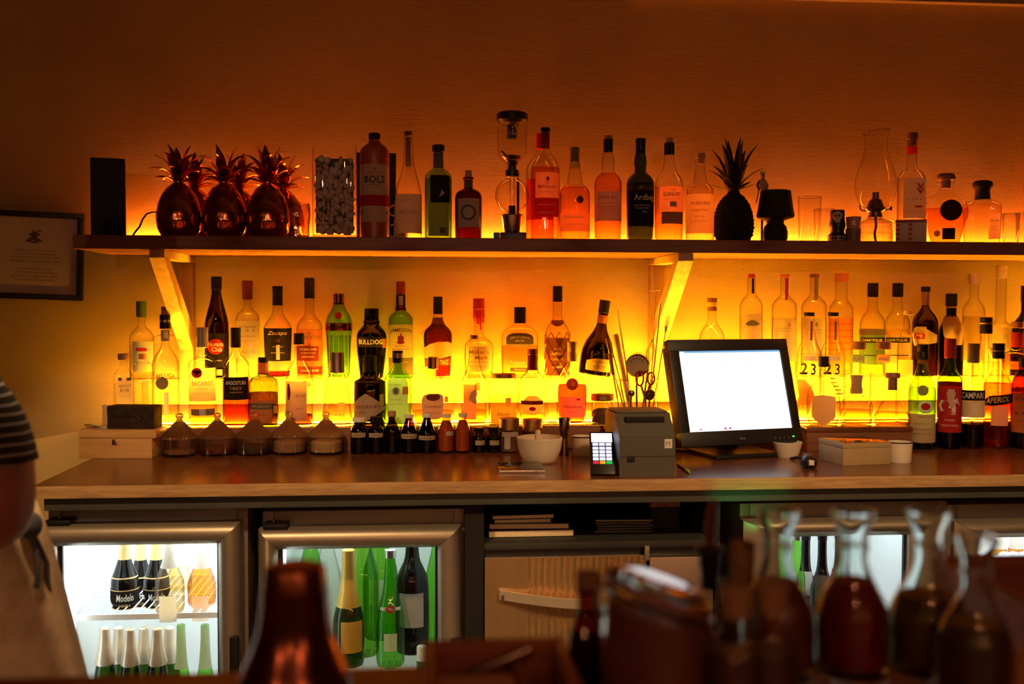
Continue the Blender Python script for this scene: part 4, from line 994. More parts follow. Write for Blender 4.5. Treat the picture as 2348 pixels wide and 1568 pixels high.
for i in range(nst):
    for d in (1, -1):
        pts = []
        for j in range(15):
            tt = j / 14; z = B.zz(762 + 102 * tt); a = 2 * math.pi * i / nst + d * tt * 2.1; r = B.rad(z) + .0014
            pts.append((r * math.cos(a), r * math.sin(a), z))
        m.tube(pts, .0009, 5)
obj('netting', m, GOLD, B.root)
# bottle that leans against the tools
kk = None
B = BB('liqueur_bottle', 'leaning dark flask bottle with black cap and yellow label beside the utensil jar', 1363, std(716, 11, 748, 822, 37, 866, .92), GL_DARK, tilt=R(8.0), Y=3.19)
B.root.location.z += .0085
B.cap(693, 722, 12, CAPBLK); B.neckband(727, 746, P_ORANGE); B.liquid(790, LQ_BROWN)
B.label([(826, 0, 30), (833, -22, 34), (845, -23, 34), (855, -22, 34)], P_YEL, [('Gran Reserva', 833, 34, 5, INKBR, 8, .3), ('VSOP', 845, 30, 6, INKBR, 8)])

# behind the screen and to its side
B = BB('flask_bottle', 'clear round flask bottle with striped brown cap above the computer screen', 1632, [(712, 9), (730, 9.5), (742, 12), (752, 20), (765, 27), (785, 31), (820, 31), (860, 30), (868, 27)], GL_CLEAR)
B.cap(683, 693, 11.5, BROWNC); B.neckband(693, 703, P_YEL) if False else None
obj('cap_band', M().lathe([(11.5 * B.k, B.zz(693.2)), (11.5 * B.k, B.zz(703))], 24), principled('yellow_band', (.7, .5, .12), .5, noise=.05), B.root); obj('collar', M().lathe([(11 * B.k, B.zz(703.2)), (11 * B.k, B.zz(713))], 24), BROWNC, B.root); B.liquid(800, LQ_PALE)
VG = 'clear spirit bottles behind the screen'
B = BB('vodka_bottle', 'clear bottle with thin red and black neck strip above the screen', 1722, std(634, 9, 672, 702, 26, 868), GL_CLEAR, group=VG)
B.cap(628, 636, 7.5, REDP); B.label((638, 673, 1, 6), P_BLACK, name='neck_label', nx=3); B.liquid(725, LQ_CLEAR)
lb = B.label((719, 800, -18, 24), P_CREAM, [('ORIGEN', 724, 14, 3, INKG, -4)]); B.label([(734, -1, 6), (738, -8, 14), (743, -12, 20), (747, -7, 10)], P_DKGREY, off=.001, name='fish_motif', parent=lb)
B = BB('vodka_bottle', 'clear bottle with red neck label and stopper above the screen', 1798, std(636, 9, 674, 704, 28, 868), GL_CLEAR, group=VG)
B.cap(628, 636, 10.5, ORANGEC, 'stopper'); B.label((637, 688, 1, 8), P_RED, name='neck_label', nx=4); B.liquid(730, LQ_CLEAR)
B.label((731, 830, -24, 27), P_CREAM, [('GRAND VODKA', 753, 34, 3, INKG, 2), ('Distilled pure', 759, 42, 4, INKG)]); B.label(circ(12, 745, 2.5, 5), P_ORANGE, off=.001, name='seal')
B = BB('vodka_bottle', 'clear bottle with dark lettered neck label behind the twin numbered bottles', 1866, std(636, 9, 674, 704, 28, 868), GL_CLEAR, group=VG)
B.cap(628, 636, 10.5, BROWNC, 'stopper'); B.label((637, 688, 0, 8), P_OLIVE, name='neck_label', nx=4); B.liquid(728, LQ_CLEAR)
lb = B.label((730, 830, -22, 25), P_CREAM, [('TEQUILA', 757, 34, 4, INKG, 2), ('BLANCO 100 AGAVE', 764, 40, 2.5, INKG, 2)]); B.label(circ(6, 744, 3, 6), P_OLIVE, off=.001, name='seal', parent=lb)
B = BB('gin_bottle', 'ribbed pale orange bottle with round stopper behind the twin numbered bottles', 1928, std(644, 13, 684, 712, 27, 868), GL_CLEAR, group=VG)
B.cap(627, 646, 15.5, ORANGEC, 'stopper'); B.liquid(730, LQ_AMBER)
for y in (742, 757, 772, 787, 802): B.neckband(y, y + 1.6, LQ_ORANGE, 'rib')
CG = 'herbal liqueur bottles with black ribbed caps'
for cx, lab, gl, lq in ((2000, 'herbal liqueur bottle with black ribbed cap and greenish label', P_GREEN, LQ_GREEN), (2057, 'herbal liqueur bottle with black ribbed cap and framed cream label', P_CREAM, LQ_PALE)):
    B = BB('liqueur_bottle', lab, cx, std(676, 10.5, 705, 745, 28, 868), GL_CLEAR, group=CG)
    B.cap(649, 681, 11.5, CAPBLK, ribs=24); B.liquid(755, lq); B.neckband(755, 768, P_DKGREY, 'shoulder_band') if cx == 2000 else None
    lb = B.label((768, 838, -27, 28), P_CREAM if cx > 2000 else P_GREEN); B.label((774, 786, -24, 28), P_BLACK, [('CHARTREUSE', 780, 50, 6, INKW, 0, 0, .01)], off=.001, name='title_band', parent=lb)
    B.label((815, 817, -24, 26), P_BLACK, off=.001, name='rule_line', parent=lb)
B = BB('bitter_bottle', 'dark bottle with silver neck foil and cream label with red block', 2121, std(668, 8, 702, 742, 28, 868), GL_DARK)
B.cap(657, 669, 10, CAPBLK, 'cap'); B.neckband(669, 700, principled('silver_red_foil', (.45, .25, .22), .35, metal=.6, noise=.2), 'neck_foil')
lb = B.label([(749, -18, 3), (754, -24, 3), (768, -27, 26), (786, -25, 26), (794, -21, -14)], P_CREAM); B.label((764, 777, -24, 0), P_RED, [('PE', 770.5, 17, 8, INKW, -12, 0, .02)], off=.001, name='block', parent=lb)
B = BB('vermouth_bottle', 'black-glass bottle with black capsule and wide tapered paper label', 2180, std(700, 11, 722, 765, 27, 868), GL_BLACK)
B.cap(673, 702, 12.5, CAPBLK, 'capsule'); B.neckband(703, 706, INKGOLD if False else P_YEL)
B.label([(726, -19, 26), (745, -18, 26), (770, -15, 26), (791, -4, 24)], P_PINK, [('CARPANO', 734, 36, 6, INKBR, 3)], off=.004)
B = BB('vodka_bottle', 'clear bottle with glass stopper and plain cream label', 2232, std(650, 10, 682, 716, 24.5, 868), GL_CLEAR)
B.cap(627, 652, 12, principled('clear_stopper', (.62, .48, .3), .2, noise=.05), 'stopper', ribs=20); B.label((725, 830, -22, 23), P_YEL, [('KA', 822, 14, 12, INKR, 0, .2)])
B = BB('vodka_bottle', 'tall straight-necked clear bottle with pale cap and cream label', 2294, std(632, 11, 735, 752, 25, 868), GL_CLEAR)
B.cap(609, 638, 12, principled('frosted_cap', (.72, .58, .36), .35, noise=.05)); B.label((751, 800, -22, 24), P_CREAM, [('21', 772, 9, 9, INKG, 10, .2)])
B = BB('rum_bottle', 'black-glass bottle at the end of the back row beside the tall cream label one', 2352, std(670, 11, 715, 760, 32, 868), GL_BLACK)
B.cap(655, 690, 12, CAPBLK, 'capsule')

# ---------------------------------------------------------------- front row on the step
YFR = 3.083
FG = 'bottles on the low step'
def FB(name, label, cx, prof, glass, **kw):
    kw.setdefault('group', FG); Y = kw.pop('Y', YFR)
    return Bottle(name, label, cx, Y, Z1 + .0002, prof, glass, **kw)
B = FB('vodka_bottle', 'square clear bottle with brown cap behind the carved dark box', 284, [(823, 8), (836, 8), (846, 10), (855, 19), (860, 21), (866, 22), (960, 22), (976, 21)], GL_CLEAR, n=7, Y=3.09)
B.cap(811, 825, 12, BROWNC); B.liquid(880, LQ_CLEAR)
lb = B.label((870, 928, -15, 20), P_CREAM, [('ABSOLUT', 883, 27, 6, INKBR, 2), ('ELYX', 893, 19, 7, INKBR, 2, 0, .01), ('- - - - -', 906, 22, 1, INKG, 2)]); B.label((864, 871, -12, -4), INK and P_DKGREY, off=.001, name='seal', parent=lb); B.label((864, 871, 6, 16), P_DKGREY, off=.001, name='seal', parent=lb)
B = FB('vodka_bottle', 'square clear bottle with orange cap behind the carved dark box', 328, [(822, 12), (830, 12), (833, 19), (838, 20.5), (960, 20.5), (976, 20)], GL_CLEAR, n=7, Y=3.09)
B.cap(811, 824, 8, ORANGEC); B.liquid(868, LQ_CLEAR)
B = FB('vodka_bottle', 'clear vodka bottle with ringed black cap and dark round medallion', 380, std(785, 9, 790, 835, 29.5, 973), GL_CLEAR)
B.cap(721, 754, 12, CAPBLK); obj('cap_ring', M().lathe([(12.2 * B.k, B.zz(733)), (12.2 * B.k, B.zz(739))], 24), SILVER, B.root); B.neckband(757, 782, P_DKGREY); B.label((759, 775, -4, 5), P_CREAM, off=.001, name='neck_label'); B.liquid(868, LQ_CLEAR)
ob = B.label(circ(-8, 876, 14), P_DKGREY, [('BELUGA', 858, 44, 9, INK, 0, 0, .01, 4)], name='medallion'); B.label((896, 945, -4, 6), P_WHITE, name='strip_label')
B = FB('rum_bottle', 'white rum bottle with silver cap and round red emblem', 465, std(795, 10, 812, 834, 31, 978), GL_CLEAR)
B.cap(750, 797, 12.5, principled('clear_silver_cap', (.6, .5, .38), .25, metal=.7, noise=.05), ribs=26); B.neckband(790, 796, P_BLACK)
lb = B.label((842, 918, -30, 28), P_CREAM, [('BACARDÍ', 876, 50, 13, INKG, -2, 0, .01), ('- SUPERIOR -', 889, 34, 4, INKG, -2), ('carta blanca', 900, 36, 3, INKG, -2)]); B.label(circ(-13, 853, 11.5), P_RED, off=.001, name='emblem', parent=lb); B.label([(848, -21, -5), (851, -22, -4), (854, -17, -9), (859, -14, -12)], P_BLACK, off=.0014, name='emblem_bat', parent=lb); B.liquid(955, LQ_AMBER)
B.label((935, 950, -26, 26), P_DKGREY); B.label((935, 950, -8, 6), P_WHITE, off=.001)
B = FB('rum_bottle', 'red rum bottle with black cap and black label', 541, std(795, 9, 806, 838, 30, 982), GL_CLEAR)
B.cap(751, 797, 11.3, CAPBLK); B.liquid(870, LQ_RED)
B.label((863, 916, -27, 27), P_BLACK, [('ANGOSTURA', 876, 50, 9, INKW, 0, 0, .015), ('1824', 890, 24, 4, INKGOLD), ('-----------', 886, 30, .8, INKGOLD), ('AGED RUM', 898, 28, 3, INKGOLD)])
B = FB('rum_bottle', 'squat olive rum bottle with orange neck band and orange label', 604, [(855, 13), (862, 13), (864, 22), (868, 29), (876, 32.5), (886, 34), (960, 34), (978, 33), (984, 30)], GL_OLIVE)
B.cap(819, 831, 11.5, CAPBLK); B.cap(832, 858, 12, P_ORANGE, 'neck_label'); B.liquid(900, thin_glass('olive_rum', (.5, .25, .05), (.2, .08, .02), gloss=.1))
lb = B.label((915, 973, -31, 20), P_ORANGE, [('Reserva', 950, 24, 6, INKBR, -8, .2)]); B.label((923, 937, -31, 20), P_DKGREY, [('DIPLOMATICO', 930, 44, 6, INKGOLD, -6)], off=.001, name='title_band', parent=lb); B.label((930, 948, 22, 31), P_YEL, name='tax_stamp')
B = FB('rum_bottle', 'clear rum bottle with black cap and pale orange figure label', 686, std(794, 10, 820, 866, 31, 976), GL_CLEAR)
B.cap(764, 790, 12, CAPBLK); B.liquid(950, LQ_BROWN)
lb = B.label((872, 962, -30, 17), P_PINK, [('Spiced', 905, 22, 9, INKBR, 2, .3), ('RUM', 934, 14, 4, INKBR)]); B.label([(878, -26, -22), (888, -27, -20), (900, -27, -19), (915, -25, -22)], P_MAROON, off=.001, name='figure_print', parent=lb); B.label(circ(22, 880, 5), P_YEL, name='seal')
B = FB('gin_bottle', 'flared clear gin bottle with brushed silver cap', 773, [(850, 15), (856, 15.5), (864, 20), (870, 24), (878, 26), (930, 31), (955, 33.5), (970, 34), (977, 31)], GL_CLEAR)
B.cap(807, 855, 16.5, SILVER); B.liquid(880, LQ_PALE)
lb = B.label((938, 972, -32, 30), LQ_PALE, [('MARE', 949, 38, 9, INKG, 0), ('COLLECTION GIN', 960, 40, 2, INKG)], off=.0008); B.label((920, 942, 2, 17), P_YEL, name='tax_stamp')
B = FB('gin_bottle', 'black apothecary gin bottle with tilted diamond paper label', 848, [(852, 16), (862, 17), (868, 24), (873, 34), (878, 36), (970, 36), (977, 34)], GL_BLACK)
B.cap(815, 853, 16, CAPBLK, 'stopper')
lb = B.label([(900, -11, -9), (910, -25, 8), (920, -34, 23), (931, -36, 36), (935, -36, 36), (945, -36, 22), (957, -36, 2), (968, -34, -16), (972, -30, -24)], P_PINK, [("HENDRICK'S", 930, 66, 8, INKBR, -8, 0, .01, 0, -2), ('GIN', 943, 18, 6, INKBR, -18)])
B.label((902, 928, 22, 32), P_YEL, name='tax_stamp', off=.0012)
B = FB('gin_bottle', 'green gin bottle with black and silver cap and tall pale portrait label', 912, [(828, 8), (838, 9), (848, 15), (858, 24), (864, 29), (870, 31), (960, 31), (977, 30)], GL_BRIGHTG, n=4)
B.cap(804, 832, 12, CAPBLK); obj('cap_plate', M().lathe([(12.3 * B.k, B.zz(809)), (12.3 * B.k, B.zz(820))], 24), SILVER, B.root); B.liquid(866, LQ_CLEAR)
lb = B.label([(864, -12, 12), (868, -20, 20), (876, -23, 23), (960, -23, 23), (972, -22, 22)], P_PALEG, [('BOMBAY', 880, 28, 5, INKG, -4), ('LONDON DRY GIN', 924, 30, 3, INKG, -4), ('DISTILLED', 914, 24, 4, INKG, -4)])
B.label(circ(-4, 894, 9, 10), P_GREY, off=.001, name='portrait_ring', parent=lb); B.label(circ(-4, 894, 5.5, 7), P_GREEN, off=.0014, name='portrait', parent=lb); B.label((884, 902, 11, 24), P_ORANGE, off=.0016, name='tax_stamp')
B = FB('whisky_bottle', 'round flask whisky bottle with crown label and low amber liquid', 993, [(842, 10), (862, 11), (867, 16), (872, 28), (882, 40), (896, 48), (912, 51), (940, 49), (965, 42), (977, 36)], GL_CLEAR, ry=.6)
B.cap(818, 846, 12, GOLD); B.liquid(942, LQ_ORANGE)
lb = B.label([(900, -10, 14), (905, -22, 22), (915, -26, 24), (955, -24, 22), (961, -20, 10)], P_GREY, [('Crown Royal', 931, 38, 8, INKBR, 0, .3), ('CANADIAN WHISKY', 945, 34, 3, INKBR)]); B.label([(902, -10, 12), (908, -17, 17), (914, -13, 13), (917, -4, 4)], P_BROWN, off=.001, name='crown_print', parent=lb); B.label((907, 920, 26, 34), P_ORANGE, name='tax_stamp')
B = FB('spirit_bottle', 'clear long-necked bottle with small brown cap and white bird label', 1087, [(777, 10), (800, 10.5), (825, 12.5), (845, 16), (858, 22), (868, 27), (876, 29), (965, 29), (977, 26)], GL_CLEAR)
B.cap(768, 778, 10.5, BROWNC); B.liquid(942, LQ_ORANGE); lb = B.label((880, 962, -24, 5), P_PINK); B.label([(890, 2, 4), (900, -8, 8), (912, -12, 5), (925, 0, 8)], P_WHITE, off=.001, name='bird_print', parent=lb); B.label((875, 894, 2, 14), P_YEL, name='tax_stamp', off=.0012)
def big_jar():
    cx, Y = 1155, 3.07; p = V(cx, 910, Y); k = MPP(p); H = V(cx, 866, Y).z - Z1; w_ = 35 * k
    t = thing('glass_jar', 'wide clear jar with metal lid and yellow handwritten label', 'jar', (p.x, Y, Z1), -math.atan2(p.x, Y), FG)
    obj('body', M().lathe([(w_ * .75, H), (w_ * .8, H - .003), (w_ * .97, H - .010), (w_, H - .016), (w_, .005), (w_ * .93, 0)], 36), GL_CLEAR, t)
    obj('lid', M().lathe([(w_ * .7, H + .012), (w_ * .8, H + .011), (w_ * .8, H + .0003)], 36), BRASS, t)
    obj('syrup', M().lathe([(w_ * .95, H * .62), (w_ * .95, .006)], 36), LQ_PALE, t)
    r = w_ + .0006; m = M(); n = 12; a0 = R(55)
    for z_ in (H * .05, H * .36):
        for i in range(n + 1):
            a = -a0 + 2 * a0 * i / n; m.v.append((r * math.sin(a), -r * math.cos(a), z_))
    m.f = [(i, i + 1, n + 2 + i, n + 1 + i) for i in range(n)]
    lb = obj('label', m, P_YEL, t)
    vv, ff = text_geo('Smoky', .3, 0); m = M()
    m.add([((r + .0006) * math.sin(x * 32 * k / r), -(r + .0006) * math.cos(x * 32 * k / r), H * .25 + y * 11 * k) for x, y in vv], ff); obj('lettering', m, INKBR, lb, False)
    m = M(); m.add([(r * math.sin(a), -r * math.cos(a), z_) for z_ in (H * .42, H * .60) for a in (.12, .3, .48)], [(0, 1, 4, 3), (1, 2, 5, 4)]); obj('tax_stamp', m, P_PINK, t)
big_jar()
B = FB('whisky_bottle', 'round whisky bottle with dark capsule and crest-shaped red and cream label', 1221, [(846, 12), (852, 13), (858, 20), (866, 28), (876, 30), (890, 31), (965, 30), (977, 27)], GL_CLEAR)
B.cap(800, 848, 12, MAROON, 'capsule', prof=[(800, 11), (801, 12), (812, 12), (813, 11), (816, 11), (817, 12), (840, 12), (848, 13)]); B.liquid(949, LQ_AMBER)
lb = B.label([(905, -8, 8), (909, -14, 14), (914, -18, 20), (925, -26, 24), (940, -24, 22), (948, -15, 15), (951, -5, 5)], P_CREAM, off=.0008); B.label((917, 926, -26, 24), P_MAROON, [('CHIVAS', 921.5, 40, 5, INKW, 0, 0, .01)], off=.0014, name='band', parent=lb); B.label(circ(0, 936, 8, 5), P_RED, [('12', 936, 6, 6, INKW)], off=.0014, name='seal', parent=lb)
B = FB('cognac_bottle', 'red-gold cognac bottle with tan stopper, dark medallion and cream label', 1312, [(826, 9), (842, 10), (856, 13), (866, 20), (876, 28), (886, 32.5), (900, 33.5), (930, 32.5), (965, 29), (977, 27)], GL_CLEAR)
B.cap(783, 828, 11.5, TANC, 'capsule', prof=[(783, 10.5), (784, 11.5), (804, 11.5), (805, 11), (808, 11.4), (828, 11.4)]); B.liquid(882, LQ_RED)
B.label(circ(0, 879, 13.5), P_BROWN, [('VS', 879, 10, 8, INKGOLD)], off=.0012, name='medallion')
B.label((908, 957, -31, 30), P_CREAM, [('Hennessy', 932, 46, 10, INKBR, 2, .1), ('COGNAC', 944, 22, 3, INKBR)]); B.label((912, 916, 10, 18), P_RED, off=.001)
glass('clear tumbler standing between the crest label bottle and the cognac bottle', 1266, 922, 975, 14, 3.10, Z1, 1.0, GL_CLEAR)
def mason():
    cx, Y = 1381, 3.085; p = V(cx, 945, Y); k = MPP(p); z = lambda y: V(cx, y, Y).z - Z1
    t = thing('mason_jar', 'small clear screw-top jar with dark tea inside beside the cognac bottle', 'jar', (p.x, Y, Z1), -math.atan2(p.x, Y))
    obj('body', M().lathe([(21 * k, z(918)), (22 * k, z(922)), (25 * k, z(927)), (25 * k, .004), (23 * k, 0)], 32), GL_CLEAR, t)
    obj('lid_ring', M().lathe([(24 * k, z(903)), (26.5 * k, z(904.5)), (25.5 * k, z(908)), (26.5 * k, z(912)), (25.5 * k, z(917.7))], 32), BRASS, t)
    obj('tea', M().lathe([(12 * k, z(936)), (20 * k, z(940)), (23 * k, z(946)), (23 * k, .004)], 24, rib=lambda a, zz: 1 + .05 * math.sin(5 * a + zz * 900)), principled('dried_tea', (.10, .05, .02), .9, noise=.5, nscale=300), t)
mason()

# utensil jar with its tools
def utensils():
    cx, Y = 1466, 3.062; p = V(cx, 920, Y); k = MPP(p); H = V(cx, 870, Y).z - Z1; w_ = 44 * k
    t = thing('utensil_jar', 'big clear glass jar crowded with bar tools behind the receipt printer', 'jar', (p.x, Y, Z1))
    obj('body', M().lathe([(w_, H), (w_ * .97, .006), (w_ * .9, 0)], 36, top=False), GL_CLEAR, t)
    obj('rim', M().tube([(w_ * math.cos(a), w_ * math.sin(a), H) for a in [i * math.pi / 18 for i in range(36)]], .0016, 6, True), GL_RIB, t)
    zb = Z1 + .007
    def stick(name, label, cat, a, b, Y2, rr, mat, bx=None):
        """from a pixel inside the jar to a pixel above it"""
        A, Bp = V(a[0], a[1], Y2[0]), V(b[0], b[1], Y2[1]); A.z = max(A.z, zb)
        tt = thing(name, label, cat, A); return tt, Bp - A
    # muddler
    tt, d = stick('muddler', 'thick wooden muddler leaning out of the utensil jar', 'bar tool', (1452, 965), (1410, 766), (3.08, 3.10), 0, PINE)
    obj('shaft', M().tube([Vector((0, 0, 0)), d * .3, d * .6, d * .97, d], [.008, .008, .0085, .0105, .008], 14), PINE, tt)
    tt, d = stick('chopstick', 'thin red-brown stick leaning steeply out of the utensil jar', 'stick', (1425, 968), (1398, 810), (3.03, 3.035), 0, PINE)
    obj('shaft', M().tube([Vector((0, 0, 0)), d * .68, d * .69, d], [.0016, .0022, .0052, .006], 10), BROWNC, tt)
    tt, d = stick('tongs', 'slim steel tongs leaning out beside the wooden muddler', 'bar tool', (1440, 965), (1393, 776), (3.06, 3.05), 0, PINE)
    for s_ in (-.006, .006):
        obj('arm', M().tube([Vector((0, 0, 0)), d * .5 + Vector((s_, 0, 0)), d + Vector((s_ * .8, 0, 0))], .002, 8), SILVER, tt)
    SG = 'star-tipped bamboo picks'
    for i, (a, b, yy, lab) in enumerate([((1450, 960), (1415, 709), 3.10, 'long bamboo pick with splayed tip over the wooden muddler'), ((1485, 965), (1503, 668), 3.09, 'tallest bamboo pick with splayed tip against the bracket brace'), ((1482, 965), (1515, 694), 3.02, 'bamboo pick with splayed tip just beside the tallest pick')]):
        tt, d = stick('bamboo_pick', lab, 'pick', a, b, (3.085, yy), 0, PINE); tt['group'] = SG
        mid = d * .5 + Vector((.004, 0, 0))
        obj('stem', M().tube([Vector((0, 0, 0)), mid, d], [.0028, .0024, .0022], 8), PINE, tt)
        me = None
        for q in range(5):
            a_ = 2 * math.pi * q / 5 + .3
            me = me or leaf_mesh(.019, .0013, 25, 30, PINE, 3)
            obj('tip_petal', me, PINE, tt, loc=d, rot=(0, 0, a_))
    # strainer
    c = V(1461, 838, 3.06); r = 26 * MPP(c)
    tt = thing('cocktail_strainer', 'round perforated steel strainer with coiled spring standing in the jar', 'strainer', c)
    m = M().lathe([(r, .0012), (r, -.0012)], 36); m.xf(Matrix.Rotation(R(78), 4, 'X')); obj('plate', m, STRAIN, tt)
    obj('rim', M().tube([(r * math.cos(a), -.001, r * math.sin(a)) for a in [i * math.pi / 18 for i in range(36)]], .0016, 6, True), GOLD, tt)
    for i in range(6):
        a = .3 + i * .42; s_ = M().sphere((r * .68 * math.cos(a), -.0025, r * .68 * math.sin(a) + .0006), .0019, 8, 5); obj('hole_stud', s_, GOLD, tt)
    obj('spring', M().tube([((r + .004 + .002 * math.cos(i * 1.9)) * math.cos(R(20 + i * 1.75)), .002 * math.sin(i * 1.9), (r + .004 + .002 * math.cos(i * 1.9)) * math.sin(R(20 + i * 1.75))) for i in range(81)], .0005, 4), DARKST, tt)
    obj('handle', M().tube([(0, 0, -r * .9), (0, .006, -r * 2), (.002, .008, c.z * 0 - (c.z - zb) + .004)], .003, 8), DARKST, tt)
    # scissors with red handles
    c = V(1480, 868, 3.045); k2 = MPP(c)
    tt = thing('scissors', 'scissors with red ring handles standing blades down in the jar', 'scissors', c)
    for sx, rx, rz in ((-13, 8.5, 16), (13, 8, 14)):
        pts = [((sx + rx * math.cos(a)) * k2, 0, (rz * math.sin(a)) * k2) for a in [i * math.pi / 10 for i in range(20)]]
        obj('handle', M().tube(pts, .0028, 8, True), REDP, tt)
        obj('blade', M().tube([(sx * .8 * k2, 0, -15 * k2), (sx * .2 * k2, .001 * (1 if sx > 0 else -1), -40 * k2), (-sx * .45 * k2, .001, -(c.z - zb) + .003)], [.004, .0038, .001], 6), SILVER if sx < 0 else REDP, tt)
    # fork
    tt, d = stick('fork', 'long steel fork standing in the jar against the pine brace', 'fork', (1492, 965), (1526, 762), (3.055, 3.05), 0, SILVER)
    obj('handle', M().tube([Vector((0, 0, 0)), d * .6, d], [.0018, .0016, .0015], 8), BRASS, tt)
    e = V(1532, 722, 3.05) - V(1526, 762, 3.05)
    m = M(); sd = Vector((1, .1, .2)).normalized()
    m.tube([d, d + e * .35], [.003, .006], 10)
    for s_ in (-.0045, -.0015, .0015, .0045): m.tube([d + e * .33 + sd * s_, d + e + sd * s_], [.0012, .0007], 6)
    obj('head', m, BRASS, tt)
    # whisk
    tt, d = stick('whisk', 'small wire whisk standing loop up at the back of the jar', 'whisk', (1470, 960), (1488, 830), (3.10, 3.12), 0, SILVER)
    obj('handle', M().tube([Vector((0, 0, 0)), d], .0028, 8), DARKST, tt)
    m = M()
    for i in range(4):
        a = math.pi * i / 4; q = Vector((math.cos(a), math.sin(a), 0)); L = Vector((.012, .002, .072))
        m.tube([d + L * f + q * (s_ * .013 * math.sin(math.pi * f ** .7)) for s_, f in [(1, g / 8) for g in range(9)]] + [d + L * f - q * (.013 * math.sin(math.pi * f ** .7)) for f in [g / 8 for g in range(7, -1, -1)]], .0007, 5)
    obj('wires', m, DARKST, tt)
    # two measuring spoons with round bowls
    for cxx, cyy, r_, yy, lab in ((1490, 905, 13, 3.04, 'round dark measuring spoon pressed against the inside of the jar'), (1448, 902, 8, 3.045, 'smaller dark measuring spoon inside the jar beside the scissors')):
        c = V(cxx, cyy, yy); rr = r_ * MPP(c); tt = thing('measuring_spoon', lab, 'spoon', c)
        obj('bowl', M().sphere((0, 0, 0), rr, 16, 10, (1, .5, 1)), DARKST, tt)
        obj('handle', M().tube([(0, 0, -rr * .9), (-.004, .004, -(c.z - zb) + .003)], .0022, 8), DARKST, tt)
utensils()

# numbered twin bottles and others on the step to the side of the screen
NG = 'twin numbered mezcal bottles'
for cx, lab in ((1854, 'long-coned clear bottle with black top and red strip beside the screen edge'), (1909, 'long-coned clear bottle with black top and dotted dark strip beside its twin')):
    B = FB('mezcal_bottle', lab, cx, [(724, 11.5), (730, 12), (770, 14.5), (785, 17), (797, 23), (806, 26.5), (814, 27), (960, 27), (975, 25)], GL_CLEAR, group=NG, Y=3.086)
    B.cap(716, 725, 12, CAPBLK); B.label((736, 780, 3, 8), P_MAROON if cx < 1900 else P_DKGREY, name='neck_label', nx=3); B.liquid(812, LQ_CLEAR)
    ob = B.label((854, 858, -20, -2), P_BLACK, [('2', 844, 16, 26, INK, -10, 0, .02), ('3', 846, 12, 26, INK, 11, 0, .012)], name='rule_line')
    B.label((815, 826, -14, 15), P_GREY, name='script_band')
    if cx < 1900: B.label([(870, -26, -8), (885, -24, 5), (910, -20, 15), (930, -26, 0)], P_ORANGE, name='flame_print')
    else:
        for q in range(5): B.label([(866 + q * 9, -8 + q * 3, 6 + q * 4), (869 + q * 9, -4 + q * 3, 9 + q * 4)], P_DKGREY, name='dash_print')
TG = 'square tequila bottles with brown stoppers'
for cx, lab, mt in ((1966, 'square clear tequila bottle with brown stopper and green neck label', P_GREEN), (2025, 'square clear tequila bottle with brown stopper and orange neck label', P_ORANGE)):
    B = FB('tequila_bottle', lab, cx, [(800, 13), (808, 14), (834, 14.5), (840, 18), (848, 26), (855, 28.5), (862, 29), (960, 28.5), (975, 28)], GL_CLEAR, n=6, ry=.7, group=TG, Y=3.09)
    B.cap(783, 801, 16, BROWNC, 'stopper'); B.neckband(813, 831, mt, 'neck_label'); ob = B.label((818, 827, -11, 12), P_CREAM, [('ANEJO' if cx < 2000 else 'REPO', 822.5, 20, 5, INKG)], off=.0012); B.liquid(866, LQ_PALE)
B = FB('mezcal_bottle', 'round clear mezcal bottle with cork and shield-shaped hanging label', 1888, [(838, 9), (862, 9.5), (872, 13), (882, 24), (894, 33), (908, 37), (925, 37.5), (965, 36), (980, 31)], GL_CLEAR, Y=2.994)
B.cap(817, 841, 12, CAPBLK, 'cork'); B.liquid(910, LQ_PALE)
lb = B.label([(903, -2, 2), (907, -24, 26), (950, -25, 27), (958, -24, 26), (972, -8, 9), (977, -1, 1)], P_PINK, [('AMORES', 919, 36, 6, INK, 1), ('mezcal', 932, 28, 3, INKG, 1), ('REPOSADO', 955, 40, 3, INKG, 1)], off=.0045, name='shield_label')
obj('string', M().tube([(0, -.012, B.zz(870)), (0, -(B.rad(B.zz(895)) + .004), B.zz(893)), (0, -(B.rad(B.zz(903)) + .005), B.zz(904))], .0008, 5), INK, B.root)
B = FB('spirit_bottle', 'squat round clear bottle with tall cork and dark foot', 1963, [(901, 12), (906, 12), (908, 16), (912, 26), (920, 34), (928, 35.5), (936, 36.5), (965, 35.5), (982, 33)], GL_CLEAR, Y=2.994)
B.cap(860, 902, 13.5, CORK, 'cork', prof=[(860, 13), (861, 14), (880, 11.5), (881, 12), (888, 12), (889, 13.5), (902, 13.5)]); B.liquid(940, LQ_AMBER)
B = FB('spirit_bottle', 'cone-shaped clear bottle with T-shaped cork and ringed base', 2046, [(872, 10), (894, 10), (900, 13), (915, 19), (935, 29), (954, 38), (964, 41), (970, 39), (976, 41), (981, 38), (985, 36)], GL_CLEAR, Y=2.994)
B.cap(855, 895, 16, BROWNC, 'cork', prof=[(855, 15), (857, 16), (866, 16), (868, 10), (894, 10)]); B.liquid(948, LQ_AMBER)
B = FB('spirit_bottle', 'clear ribbed-neck bottle in front of the herbal liqueur bottles', 2082, std(718, 11, 745, 805, 24, 976), GL_CLEAR, Y=3.09)
B.cap(712, 722, 11.5, principled('frosted_cap2', (.62, .45, .25), .3, noise=.05)); B.liquid(820, LQ_PALE); B.label((825, 860, -21, 10), P_YEL)
B = FB('spirit_bottle', 'clear bottle with banded black cap in front of the cream label', 2259, std(764, 12, 800, 830, 29, 976), GL_CLEAR, Y=3.085)
